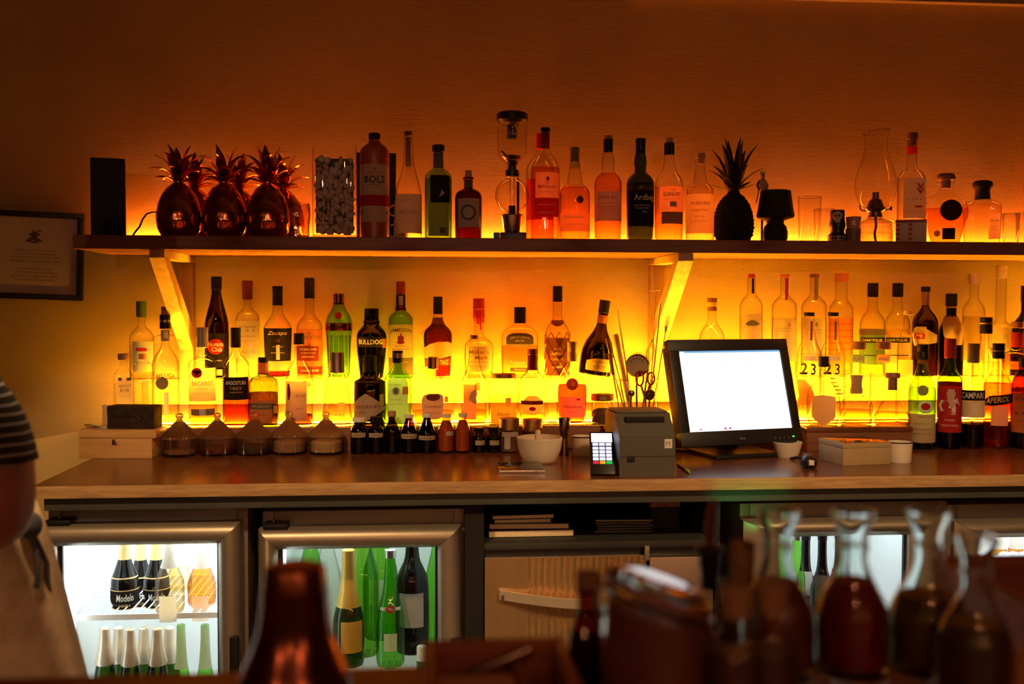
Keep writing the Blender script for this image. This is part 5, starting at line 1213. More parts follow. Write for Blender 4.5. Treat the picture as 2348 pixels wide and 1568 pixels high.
B.cap(727, 765, 13.5, CAPBLK); obj('cap_ring', M().lathe([(13.7 * B.k, B.zz(740)), (13.7 * B.k, B.zz(743))], 24), P_CREAM, B.root); B.liquid(830, LQ_PALE)
B = FB('bitters_bottle', 'amber bottle with glass collar and dark label at the end of the step', 2331, std(756, 13, 800, 818, 32, 976), GL_CLEAR, Y=3.08)
B.cap(738, 752, 14, BROWNC, 'cork'); B.neckband(762, 796, P_MAROON); B.liquid(812, LQ_ORANGE); B.label((828, 846, -14, 30), P_ORANGE, [('BITTER', 838, 22, 6, INKR, -2)])

# ---------------------------------------------------------------- vermouths and bitters standing on the worktop
YV = 2.985
VB = 'vermouth and bitter bottles on the worktop'
def CB(name, label, cx, prof, glass, Y=YV, **kw): return Bottle(name, label, cx, Y, ZC + .0002, prof, glass, group=VB, **kw)
B = CB('vermouth_bottle', 'bright green vermouth bottle with black cap and pinkish label', 2114, [(820, 10), (836, 11), (850, 14), (865, 19), (880, 26), (892, 29.5), (905, 30), (1010, 30), (1022, 29), (1025, 25)], GL_BRIGHTG)
B.cap(789, 824, 12.5, CAPBLK, prof=[(789, 12), (790, 12.8), (803, 12.8), (804, 12.2), (807, 12.2), (808, 12.8), (824, 13)]); B.neckband(824, 833, P_BROWN); B.liquid(888, LQ_GREEN)
lb = B.label((946, 1010, -28, 30), P_PINK, [('MARTINI', 952, 30, 5, INKR, 8), ('BIANCO', 968, 36, 3, INKBR), ('--------------', 980, 46, 1, INKBR), ('--------------', 990, 46, 1, INKBR)]); B.label(circ(8, 930, 17, 15), P_PALEG, name='emblem'); B.label(circ(8, 929, 10, 8), P_RED, off=.001, name='emblem'); B.label(circ(2, 893, 12, 12), P_OLIVE, name='crest')
B = CB('vermouth_bottle', 'dark vermouth bottle with red capsule and big red label', 2177, [(816, 11), (836, 11.5), (848, 15), (858, 21), (868, 26), (878, 27.5), (1012, 27), (1022, 26), (1025, 23)], GL_GREEN)
B.cap(776, 821, 13, principled('red_foil', (.36, .015, .02), .4, noise=.06), 'capsule'); B.liquid(876, LQ_DKRED)
lb = B.label((884, 988, -24, 26), P_RED, [('G', 928, 40, 36, INKW, -6, 0, .01), ('A', 918, 14, 16, INKW, 17), ('VERMOUTH ROSSO', 972, 40, 4, INKW, 1), ('TORINO', 960, 24, 4, INKW, 1)]); B.label([(890, -3, 10), (900, -6, 13), (915, -4, 10), (940, 6, 12), (948, 4, 14)], P_CREAM, off=.001, name='figure_print', parent=lb)
B = CB('bitter_bottle', 'clear bitter bottle with olive cap, black title band and dark red liquid', 2230, [(830, 11), (845, 11), (852, 14), (858, 20), (866, 24), (878, 26), (1010, 26), (1022, 25), (1024, 22)], GL_CLEAR)
B.cap(787, 832, 13, OLIVEF, ribs=20); B.liquid(970, LQ_DKRED); B.label((894, 955, -25, 26), P_GREY); B.label((893, 916, -25.5, 26), P_BLACK, [('CAMPARI', 904.5, 52, 14, INKW, 0, 0, .015)], off=.001, name='title_band')
B.label((925, 948, -2, 6), P_WHITE, off=.0014)
B = CB('aperitif_bottle', 'clear aperitif bottle with black cap and slanting dark title band', 2288, [(820, 12), (845, 12.5), (858, 17), (870, 25), (882, 30.5), (892, 31), (1010, 30.5), (1020, 29), (1023, 26)], GL_CLEAR)
B.cap(787, 822, 13.5, CAPBLK); obj('cap_ring', M().lathe([(13.7 * B.k, B.zz(803)), (13.7 * B.k, B.zz(805.5))], 24), P_GREY, B.root); B.liquid(878, LQ_ORANGE if False else thin_glass('aperitif', (.95, .42, .14), (.7, .12, .04), gloss=.15))
B.label([(900, 26, 31), (903, 8, 31), (906, -18, 31), (920, -31, 31), (925, -31, 8), (928, -31, -10)], P_BLACK, [('APEROL', 914, 54, 13, INKGOLD, 0, .15, .015, 0, -6)], name='title_band'); B.label((928, 972, -14, 22), P_PINK)
B = CB('bitter_bottle', 'dark bitter bottle with worn ornate label at the end of the worktop row', 2348, [(838, 12), (850, 13), (860, 20), (872, 25), (884, 28), (1010, 28), (1021, 27), (1024, 24)], GL_BROWN, Y=2.97)
B.cap(820, 842, 13, CAPBLK); B.liquid(890, LQ_BROWN); B.label((898, 988, -27, 27), P_ORANGE, [('AMARO', 912, 44, 8, INKBR), ('~ ~ ~', 945, 40, 10, INKBR), ('------------', 962, 44, 1, INKBR)])

# ---------------------------------------------------------------- small things on the worktop
def wooden_box():
    p = G(268, 1051, ZC); k = MPP(p); L = 168 * k; D = .088; H = 46 * k
    t = thing('wooden_box', 'pale hinged wooden box with small metal clasp at the worktop end', 'box', (p.x, p.y + D / 2, ZC), R(-5))
    obj('body', M().cbox((-L / 2, -D / 2, 0), (L / 2, D / 2, H), .002), BOXW, t)
    obj('lid', M().cbox((-L / 2 - .001, -D / 2 - .002, H + .0004), (L / 2 + .012, D / 2, H + 20 * k), .004), BOXW, t)
    cl = obj('clasp', M().cbox((-.008, -D / 2 - .003, H - .017), (.006, -D / 2 - .0001, H - .002), .001), SILVER, t)
    obj('clasp_hook', M().tube([(-.005, -D / 2 - .0035, H - .004), (.003, -D / 2 - .0045, H - .008), (-.003, -D / 2 - .0035, H - .014)], .0014, 6), DARKST, cl)
    zt = ZC + H + 20 * k
    q = V(315, 985, p.y + .07); H2 = V(315, 927, q.y).z - zt; w_ = 53 * MPP(q)
    c = thing('carved_box', 'dark carved trinket box resting on the pale wooden box', 'box', (q.x, p.y + .046, zt), R(-6))
    obj('body', M().cbox((-w_, -.032, 0), (w_, .032, H2 * .5), .0015), LEATHER, c); obj('lid', M().cbox((-w_ - .0006, -.0326, H2 * .505), (w_ + .0006, .0326, H2), .002), LEATHER, c)
    m = M()
    for i in range(10):
        a = i * .9; m.tube([(.012 + .010 * math.cos(a + f) * (1 + f / 4), -.0331, H2 * .45 + .008 * math.sin(a + f)) for f in (0, .4, .8, 1.2)], .0008, 5)
    obj('carving', m, GREYM, c)
    e = V(225, 980, p.y + .05); g = thing('wire_opener', 'bent wire bottle opener lying on the pale wooden box', 'opener', (e.x, p.y + .035, zt))
    pts = [(.032, 0, .003), (.0, -.002, .006), (-.022, -.004, .012), (-.03, -.004, .010), (-.026, .004, .004), (-.012, .01, .0022), (.02, .014, .0022)]
    obj('wire', M().tube(pts, .0014, 6), DARKST, g); obj('head', M().cbox((-.004, -.012, .0001), (.032, -.002, .008), .001), SILVER, g)
wooden_box()

JARG = real_glass('ribbed_jar_glass', (.97, .95, .92), 1.48, .10)
_t = JARG.node_tree; _o = next(n for n in _t.nodes if n.type == 'OUTPUT_MATERIAL'); _g = next(n for n in _t.nodes if n.type == 'BSDF_GLASS')
_l = _t.nodes.new('ShaderNodeBsdfTranslucent'); _l.inputs[0].default_value = (.9, .85, .75, 1); _m = _t.nodes.new('ShaderNodeMixShader'); _m.inputs[0].default_value = .3
_t.links.new(_g.outputs[0], _m.inputs[1]); _t.links.new(_l.outputs[0], _m.inputs[2]); _t.links.new(_m.outputs[0], _o.inputs[0])
def candy_jar(cx, ybase, label, fill, root=None):
    p = G(cx, ybase - 3, ZC); k = MPP(p); r = 42 * k
    y = p.y + r * .72; c = V(cx, 1030, y)
    if root:
        return copy_tree(root, (c.x, y, ZC), label, 'ribbed glass candy jars', random.uniform(0, 1))
    H = V(cx, 1004, y).z - ZC
    t = thing('candy_jar', label, 'jar', (c.x, y, ZC), 0, 'ribbed glass candy jars')
    rib = lambda a, z: 1 + .022 * math.cos(a * 40)
    obj('bowl', M().lathe([(r, H), (r * .99, H * .5), (r * .96, .004), (r * .9, 0)], 160, rib=rib, top=False), GL_RIB, t)
    obj('inner_bowl', M().lathe([(r * .9, H), (r * .88, .006)], 32, top=False), GL_FAINT, t)
    hl = V(cx, 950, y).z - ZC - H
    zl = lambda y: H + hl * (1004 - y) / 54
    lp = [(43, 1003.8), (43, 1001), (40, 997), (33, 990), (25, 982), (19, 976), (14, 970), (9, 966.5)]
    ld = obj('lid', M().lathe([(x * k, zl(y)) for x, y in lp[::-1]], 160, rib=lambda a, z: 1 + (.018 * math.cos(a * 40) if z < zl(978) else 0), bot=False), JARG, t)
    obj('lid_knob', M().lathe(chaikin([(.5 * k, zl(947)), (6 * k, zl(948)), (9 * k, zl(952)), (9 * k, zl(956)), (6 * k, zl(960)), (6 * k, zl(962)), (9 * k, zl(966))], 1), 24), JARG, ld)
    return t
jars = [(412, 1051, 'ribbed glass candy jar with clear contents beside the pale wooden box'), (499, 1049, 'ribbed glass candy jar second from the pale wooden box'), (582, 1048, 'ribbed glass candy jar in the middle of the row of five'), (663, 1046, 'ribbed glass candy jar with pale filling, fourth from the wooden box'), (748, 1046, 'ribbed glass candy jar with sand-coloured filling beside the brown vials')]
j0 = None
for cx, yb, lab in jars:
    t = candy_jar(cx, yb, lab, None, j0); j0 = j0 or t
    k = MPP(G(cx, yb, ZC)); r = 36 * k
    if cx in (663, 748, 412):
        obj('filling', M().lathe([(r * .9, (30 if cx != 412 else 12) * k), (r, 26 * k if cx != 412 else 10 * k), (r, .007)], 32), principled('sugar_%d' % cx, {663: (.45, .27, .15), 748: (.62, .45, .22), 412: (.25, .12, .06)}[cx], .8, noise=.15, nscale=400), t)
    elif cx == 499: obj('filling', M().lathe([(r * .8, 20 * k), (r, 14 * k), (r, .007)], 32), principled('dark_berries', (.12, .02, .015), .6, noise=.4, nscale=200), t)
    else: obj('filling', M().lathe([(r * .8, 22 * k), (r, 16 * k), (r, .007)], 32), principled('dark_beans', (.05, .025, .012), .6, noise=.4, nscale=200), t)

SYR = principled('cloudy_orange_syrup', (.50, .17, .05), .5, noise=.08)
GL_AMBV = thin_glass('amber_vial_glass', (.78, .50, .26), (.3, .12, .04))
SV = 'small brown bottles on the worktop'
def vial(cx, hw, ytop, yneck, ysh, ybase, label, glass, capm, caphw, caph, lab=None, liq=None, cork=False, text=None):
    Y = 2.992
    B = Bottle('vial', label, cx, Y, ZC + .0002, [(ytop + caph - 2, caphw * .82), (yneck, caphw * .8), (yneck + 3, caphw * .9), (ysh - 6, hw * .8), (ysh, hw * .97), (ysh + 5, hw), (ybase - 6, hw), (ybase - 1, hw * .97), (ybase, hw * .85)], glass, group=SV)
    B.cap(ytop, ytop + caph, caphw, capm, 'cork' if cork else 'cap', ribs=0 if cork else 24)
    if liq: B.liquid(ysh + 2 if liq is not SYR else yneck + 4, liq)
    if lab:
        l_ = B.label((lab[0], lab[1], lab[2], lab[3]), P_CREAM)
        if text: B.text(l_, text, (lab[0] + lab[1]) / 2, (lab[3] - lab[2]) * .6, 4.5, INKBR, (lab[2] + lab[3]) / 2, .25)
    return B
vial(823, 19, 957, 972, 984, 1040, 'brown vial with white cap beside the last candy jar', GL_DARK, WHITEP, 14.5, 10, (990, 1001, -17, 15), LQ_DKRED, text='Bitter N')
vial(862, 18, 955, 974, 985, 1040, 'brown vial with dark cap and cream strip label', GL_DARK, CAPBLK, 12.5, 15, (991, 1001, -16, 16), LQ_DKRED, text='Angost 2')
vial(899, 18, 942, 962, 984, 1040, 'brown vial with cork and no label', GL_DARK, CORK, 9, 13, None, LQ_DKRED, True)
vial(938, 19, 950, 962, 988, 1039, 'plum-dark vial with white cap and low cream strip label', thin_glass('plum_glass', (.22, .03, .05), (.04, .005, .01)), WHITEP, 10.5, 8, (993, 1004, -18, 18), LQ_DKRED, text='Hibisco')
vial(979, 20, 948, 960, 988, 1039, 'blackish vial with white cap and cream strip label', GL_BLACK, WHITEP, 10.5, 9, (997, 1007, -19, 19), None, text='Vainilla')
vial(1023, 19, 949, 960, 984, 1038, 'orange-brown vial with white cap and small corner label', GL_AMBV, WHITEP, 10.5, 8, (987, 997, 0, 17), SYR)
vial(1061, 18, 947, 959, 984, 1038, 'orange-brown vial with white cap and no label', GL_AMBV, WHITEP, 9.5, 9, None, SYR)
vial(1098, 15, 980, 994, 1004, 1037, 'short black-capped vial with cream label in the vial row', GL_DARK, CAPBLK, 11, 10, (1008, 1019, -8, 14), LQ_DKRED)
vial(1131, 16, 979, 994, 1004, 1037, 'short black-capped vial with crooked label beside the spice jar', GL_DARK, CAPBLK, 11, 10, (1008, 1019, -8, 14), LQ_DKRED)
def spice(cx, y0, y1, yb, Y, label, white):
    p = V(cx, 1000, Y); k = MPP(p); z = lambda y: V(cx, y, Y).z - ZC; r = 22.5 * k
    t = thing('spice_jar', label, 'jar', (p.x, Y, ZC), -math.atan2(p.x, Y), 'spice jars with ribbed metal lids')
    obj('body', M().lathe([(r * .92, z(y1)), (r * .95, z(y1 + 4)), (r * .95, .003), (r * .88, 0)], 28), GL_CLEAR, t)
    obj('spice', M().lathe([(r * .88, z(y1 + 14)), (r * .88, .004)], 24), principled('ground_spice', (.16, .07, .03), .9, noise=.3, nscale=300), t)
    obj('lid', M().lathe([(r * .9, z(y0)), (r, z(y0) - .001)] + [(r * (1.0 if i % 2 else 1.03), z(y0 + 4 + (y1 - y0 - 5) * i / 9)) for i in range(10)] + [(r, z(y1) + .0004)], 32), BRASS, t)
    if white:
        m = M(); rr = r * .95 + .0006
        for (za, zb, a0, a1) in ((z(y1 + 3), z(y1 + 14), -.9, 1.2), (z(y1 + 14), z(y1 + 42), -.55, .1)):
            b = len(m.v); n = 8
            for zz in (za, zb):
                for i in range(n + 1): a = a0 + (a1 - a0) * i / n; m.v.append((rr * math.sin(a), -rr * math.cos(a), zz))
            m.f += [(b + n + 1 + i, b + n + 2 + i, b + i + 1, b + i) for i in range(n)]
        obj('label', m, P_WHITE, t)
spice(1168, 958, 985, 1037, 2.99, 'spice jar with ribbed metal lid and T-shaped paper label', True)
spice(1221, 960, 987, 1040, 3.005, 'spice jar with ribbed metal lid behind the mortar bowl', False)
def mortar():
    cx = 1237; p = G(cx, 1064, ZC); k = MPP(p); y = p.y + 36 * k; H = V(cx, 1001, y).z - ZC; c = V(cx, 1030, y); r = 53 * k
    t = thing('mortar', 'cream ceramic mortar bowl on the worktop before the spice jars', 'mortar', (c.x, y, ZC), 0)
    pr = chaikin([(r * .955, H - .0015), (r * .98, H), (r, H - .002), (r * .99, H * .8), (r * .93, H * .45), (r * .78, H * .15), (r * .70, .004), (r * .68, 0)], 1)
    obj('body', M().lathe(pr, 40, top=False), CERAM, t)
    obj('inside', M().lathe(chaikin([(r * .955, H - .0015), (r * .9, H * .6), (r * .6, H * .25), (.0005, H * .2)], 1), 40, top=False, bot=False), CERAM, t)
    obj('foot', M().lathe([(r * .80, .0045), (r * .82, .003), (r * .8, 0)], 40), principled('unglazed_foot', (.25, .13, .07), .8, noise=.1), t)
    g = thing('pestle', 'cream ceramic pestle standing upright in the mortar bowl', 'pestle', (c.x - 4 * k, y, ZC + H * .3))
    h = V(1231, 985, y).z - (ZC + H * .3)
    obj('shaft', M().lathe(chaikin([(.0005, h), (5.5 * k, h - .001), (7 * k, h * .85), (8 * k, h * .4), (11 * k, h * .1), (8 * k, 0)], 1), 20), CERAM, g)
mortar()
def jigger():
    cx = 1294; p = G(cx, 1046, ZC); k = MPP(p); y = p.y + 10 * k; z = lambda q: V(cx, q, y).z - ZC; c = V(cx, 1000, y)
    t = thing('jigger', 'tall dark steel double jigger standing beside the mortar', 'jigger', (c.x, y, ZC))
    obj('upper_cup', M().lathe([(13.5 * k, z(958)), (14 * k, z(959)), (11.5 * k, z(985)), (8 * k, z(1005))], 28, top=False), DARKST, t)
    obj('upper_inside', M().lathe([(13.5 * k, z(958)), (7 * k, z(1000))], 28, top=False), DARKST, t)
    obj('lower_cup', M().lathe([(7.8 * k, z(1005.2)), (9 * k, z(1020)), (11 * k, .001), (11 * k, 0)], 28), DARKST, t)
jigger()
p = G(1340, 1047, ZC); k = MPP(p)
cup('enamel_cup', 'cream enamel cup with dark rim half hidden by the card terminal', 1340, 999, 1044, 31, p.y + 30 * k, ZC, CERAM, RIMDK, -35, 1.08)
p = G(2056, 1063, ZC); k = MPP(p)
cup('enamel_mug', 'cream enamel mug with dark rim beside the flat tin box', 2062, 1012, 1060, 29, p.y + 28 * k, ZC, CERAM, RIMDK, 170, 1.1)
p = G(1805, 1052, ZC); k = MPP(p)
cup('white_bowl', 'white bowl standing behind the foot of the computer screen', 1805, 1012, 1050, 34, p.y + 34 * k, ZC, CERAM, None, None, 1.35, cat='bowl')
B = Bottle('vial', 'little brown bell-shaped bottle squeezed behind the card terminal', 1398, 3.0, ZC + .0002, [(962, 8), (972, 9), (982, 14), (995, 17), (1030, 18), (1038, 17), (1040, 15)], GL_BROWN, group=SV)
B.cap(957, 966, 9.5, CAPBLK); B.liquid(985, LQ_BROWN)
def phone():
    a, b = G(1149, 1086, ZC), G(1253, 1090, ZC); c0 = G(1158, 1067, ZC); L = (b - a).length; D = (c0 - a).length
    t = thing('phone', 'dark smartphone lying flat on the worktop before the mortar', 'phone', ((a.x + b.x) / 2, (a.y + c0.y) / 2 + .002, ZC), R(-2))
    obj('body', M().cbox((-L / 2, -D / 2, 0), (L / 2, D / 2, .0085), .0025), SILVER, t)
    obj('screen_face', M().cbox((-L / 2 + .002, -D / 2 + .002, .0086), (L / 2 - .002, D / 2 - .002, .0092), .0002), principled('dark_gloss', (.015, .012, .012), .08), t)
    obj('camera_bump', M().cbox((-L / 2 + .006, D / 2 - .028, .00925), (-L / 2 + .028, D / 2 - .006, .0102), .0004), BLACK, t)
phone()
def terminal():
    a, b = G(1356, 1093, ZC), G(1411, 1093, ZC); k = MPP(a); w_ = (b - a).length / 2
    c = (a + b) / 2; L = .125; tl = R(50)
    t = thing('card_terminal', 'card payment terminal with lit keypad propped against the receipt printer', 'card terminal', (c.x - .0, c.y, ZC), R(-6))
    Mx = Matrix.Translation((0, .006, .006)) @ Matrix.Rotation(tl, 4, 'X') @ Matrix.Rotation(R(0), 4, 'Z')
    def pc(name, lo, hi, mat, bv=.001, par=None):
        return obj(name, M().cbox(lo, hi, bv).xf(Mx), mat, par or t)
    pc('body', (-w_ * 1.02, 0, -.022), (w_ * 1.02, L, 0), BLACK, .004)
    scr = emission('terminal_screen', (.82, .82, 1.0), 2.2); key = emission('lit_key', (.75, .78, 1.0), 1.3)
    pc('screen', (-w_ * .88, L * .74, .0002), (w_ * .88, L * .95, .001), scr, .0002)
    keys = [emission('key_red', (1, .03, .06), .8), emission('key_yellow', (1, .5, .02), .9), emission('key_green', (.02, .8, .12), .8)]
    for r_ in range(6):
        for q in range(3):
            y0 = L * (.645 - r_ * .083); x0 = -w_ * .80 + q * w_ * .56
            if r_ == 0: y0 = L * .655
            mt = keys[q] if r_ == 5 else key
            pc('key', (x0, y0, .0002), (x0 + w_ * .48, y0 + L * .060, .0022), mt, .0005)
    pc('card_slot', (-w_ * .7, -.0002, -.014), (w_ * .7, .004, -.010), GREYM, .0005)
    # prop so that it stands
    obj('stand_leg', M().cbox((-w_ * .7, .035, 0), (w_ * .7, .052, .030), .002), BLACK, t)
terminal()
def printer():
    a, b = G(1420, 1092, ZC), G(1552, 1093, ZC); k = MPP(a); w_ = (b - a).length; y = a.y; D = .17
    t = thing('receipt_printer', 'boxy dark grey receipt printer with a white sticker beside the screen', 'printer', ((a.x + b.x) / 2, y, ZC), R(2))
    z = lambda q: V(1480, q, y).z - ZC
    h1 = z(1000); h2 = V(1480, 948, y + .05).z - ZC
    poly = [(0, 0), (D, 0), (D, h2), (.055, h2), (0.004, h1), (0, h1 - .002)]
    m = M(); n = len(poly)
    m.v = [(s_ * w_ / 2, p_[0], p_[1]) for s_ in (-1, 1) for p_ in poly]
    m.f = [tuple(range(n)), tuple(range(n, 2 * n))[::-1]] + [(i, n + i, n + (i + 1) % n, (i + 1) % n) for i in range(n)]
    obj('body', m, GREYM, t, False)
    obj('front_seam', M().box((-w_ / 2 - .0004, -.0008, z(1047)), (w_ / 2 + .0004, .0002, z(1046))), MATTE, t, False)
    obj('paper_slot', M().cbox((-w_ * .34, .030, h1 + (h2 - h1) * .62), (w_ * .36, .044, h1 + (h2 - h1) * .86), .001), MATTE, t)
    obj('cover', M().cbox((-w_ * .46, .058, h2 + .0003), (w_ * .46, D - .01, h2 + .006), .002), GREYM, t)
    x0 = (1522 - 1482) * k; st = obj('sticker', M().box((x0, -.0009, z(1028)), (x0 + 18 * k, -.0001, z(1007))), WHITEP, t, False)
    text_flat('lettering', 'PS', (x0 + 9 * k, -.001, z(1018)), (1, 0, 0), (0, 0, 1), 12 * k, 11 * k, INKG, st)
    obj('button_panel', M().cbox((-48 * k, -.0012, z(1059)), (-30 * k, -.0001, z(1044)), .0003), BLACK, t)
printer()
def monitor():
    Yc = 2.86
    C_ = V(1686, 897, Yc); psi = R(15); tau = R(17)
    e = Vector((math.cos(psi), math.sin(psi), 0)); n = Vector((math.sin(psi), -math.cos(psi), 0)); k = MPP(C_)
    up_ = Vector((0, 0, 1)) * math.cos(tau) - n * math.sin(tau); nn = n * math.cos(tau) + Vector((0, 0, 1)) * math.sin(tau)
    W_ = 298 * k / math.cos(psi - YAW * 0 + R(5)) ; H_ = 240 * k / math.cos(tau - R(4))
    t = thing('computer_monitor', 'black touch screen monitor with bright white page on the worktop', 'monitor', (C_.x, C_.y + .06, ZC))
    O = C_ - t.location
    Mx = Matrix(((e.x, -nn.x, up_.x, O.x), (e.y, -nn.y, up_.y, O.y), (e.z, -nn.z, up_.z, O.z), (0, 0, 0, 1)))
    def pc(name, lo, hi, mat, bv=.002, par=None): return obj(name, M().cbox(lo, hi, bv).xf(Mx), mat, par or t)
    w2, h2 = W_ / 2, H_ / 2
    sx0, sx1, sz0, sz1 = -w2 + 26 * k, w2 - 22 * k, -h2 + 33 * k, h2 - 27 * k
    # bezel of four sides round a screen set a little back
    pc('bezel_top', (-w2, -.004, sz1), (w2, .02, h2), BLACK); pc('bezel_bottom', (-w2, -.004, -h2), (w2, .02, sz0), BLACK)
    pc('bezel_side', (-w2, -.0038, sz0), (sx0, .02, sz1), BLACK); pc('bezel_side', (sx1, -.0038, sz0), (w2, .02, sz1), BLACK)
    pc('rear_housing', (-w2 + .01, .0201, -h2 + .01), (w2 - .01, .055, h2 - .01), BLACK, .008)
    scr = pc('screen', (sx0, .001, sz0), (sx1, .004, sz1), emission('screen_white', (.95, .97, 1.0), 1.5), .0001)
    hh = sz1 - sz0; ww = sx1 - sx0
    pc('title_bar', (sx0, .0003, sz1 - hh * .022), (sx1, .0008, sz1), emission('screen_blue', (.25, .52, .9), .9), .0001, scr)
    pc('page_tab', (sx0 + ww * .01, 0, sz1 - hh * .02), (sx0 + ww * .055, .0002, sz1 - hh * .004), emission('screen_tab', (.8, .85, 1.0), 1.2), .00005, scr)
    for x, c_ in ((.10, 'screen_red'), (.335, 'screen_magenta'), (.38, 'screen_violet')):
        cc = {'screen_red': (1, .35, .4), 'screen_magenta': (.75, .12, .35), 'screen_violet': (.45, .2, .6)}[c_]
        pc('taskbar_icon', (sx0 + ww * x, .0003, sz0 + hh * .015), (sx0 + ww * (x + .02), .0008, sz0 + hh * .042), emission(c_, cc, .9), .0001, scr)
    for x in (.055, .14, .24, .33, .42, .51, .60, .69):
        pc('page_text', (sx0 + ww * x, .0003, sz1 - hh * .172), (sx0 + ww * (x + (.03 if x == .14 else .012)), .0008, sz1 - hh * .166), emission('screen_grey', (.6, .6, .7), 1.0), .0001, scr)
    vv, ff = text_geo('NCR', 0, .01); m = M(); m.add([Mx @ Vector((x * 15 * k - .002, -.0047, sz0 - 20 * k + y * 4.5 * k)) for x, y in vv], ff); obj('lettering', m, INKG, t, False)
    for i in range(5): pc('button', (w2 * .52 + i * 12 * k, -.0052, -h2 + 9 * k), (w2 * .52 + i * 12 * k + 4 * k, -.0041, -h2 + 12 * k), GREYM, .0002)
    pc('power_light', (w2 - 28 * k, -.0052, -h2 + 11 * k), (w2 - 22 * k, -.0041, -h2 + 14 * k), emission('power_led', (.1, 1, .1), 1.5), .0002)
    bc = O + Vector((0, .06, 0)) ; R2 = Matrix.Rotation(psi, 4, 'Z')
    obj('stand_foot', M().cbox((-.105, -.11, 0), (.105, .09, .012), .004).xf(Matrix.Translation((0, 0, 0)) @ R2), BLACK, t)
    A = Vector((0, .045, .01)); Bq = O - nn * .05
    obj('stand_neck', M().tube([Vector((0, .042, .0125)), Vector((0, .045, .06)), Bq], [.04, .035, .03], 12), BLACK, t)
monitor()
def scanner():
    p = G(1862, 1075, ZC); k = MPP(p)
    t = thing('barcode_scanner', 'black hand scanner with white sticker lying beside the flat tin box', 'scanner', (p.x, p.y + .02, ZC), R(-30))
    m = M().lathe([(.0005, .034), (.012, .033), (.02, .027), (.0235, .018), (.022, .006), (.018, 0)], 28); m.v = [(x * .9, y * 1.25, z) for x, y, z in m.v]
    obj('head', m, BLACK, t)
    obj('handle', M().tube([(0, .02, .02), (-.012, .06, .016), (-.024, .095, .014)], [.014, .013, .0125], 12), BLACK, t)
    obj('sticker', M().cbox((.004, -.0305, .011), (.017, -.0245, .024), .0005), WHITEP, t)
    obj('cord', M().tube([(-.024, .095, .014), (-.05, .12, .008), (-.07, .125, .0035), (-.06, .16, .0035), (-.02, .18, .0035)], .003, 8), BLACK, t)
scanner()
def tin_box():
    a, b, c = G(1933, 1068, ZC), G(2040, 1064, ZC), G(1866, 1044, ZC)
    ax = (b - a); L = ax.length; rz = math.atan2(ax.y, ax.x); D = .125; H = V(1984, 1014, a.y + .01).z - ZC - .002
    L = 1.02 * L
    t = thing('tin_box', 'flat pale tin box with glossy golden lid beside the enamel mug', 'box', a, rz)
    L2 = L
    sk = Matrix(((1, -.42, 0, 0), (0, 1, 0, 0), (0, 0, 1, 0), (0, 0, 0, 1)))
    bodym = principled('tin_paint', (.46, .33, .18), .45, noise=.06)
    obj('body', M().cbox((0, 0, 0), (L2, D, H * .78), .0015), bodym, t); obj('lid', M().cbox((-.0008, -.0008, H * .785), (L2 + .0008, D + .0008, H), .0015), bodym, t)
    obj('lid_plate', M().cbox((.004, .004, H + .0002), (L2 - .004, D - .004, H + .0012), .0004), principled('lid_gloss', (.62, .42, .18), .06, metal=.8, noise=.03), t)
    obj('lid_button', M().cbox((L2 * .34, .02, H + .0013), (L2 * .47, .03, H + .004), .001), BLACK, t)
tin_box()
p = G(1555, 1068, ZC); q = G(1581, 1087, ZC)
t = thing('pen', 'dark pen with bright green tip lying beside the receipt printer', 'pen', (p.x, p.y, ZC + .0045)); d = Vector((q.x - p.x, q.y - p.y, 0))
obj('barrel', M().tube([(0, 0, 0), d * .72], .0043, 10), BLACK, t); obj('tip', M().tube([d * .725, d * .9, d], [.0044, .0044, .0025], 10), principled('lime_plastic', (.3, .5, .04), .4), t)
p = V(1566, 1052, 2.93)
t = thing('cable', 'black cable bundle with a yellow plug end behind the receipt printer', 'cable', (p.x, 2.93, ZC))
obj('cord', M().tube([(-.02, .05, .0045), (.0, .02, .006), (.03, .01, .0045), (.055, .02, .0045), (.075, .05, .0045), (.07, .09, .0045)], .0045, 8), BLACK, t)
obj('plug', M().tube([(-.004, -.004, .012), (.001, -.004, .026), (.009, -.002, .038)], [.004, .0045, .004], 10), principled('yellow_plastic', (.7, .36, .05), .5), t)

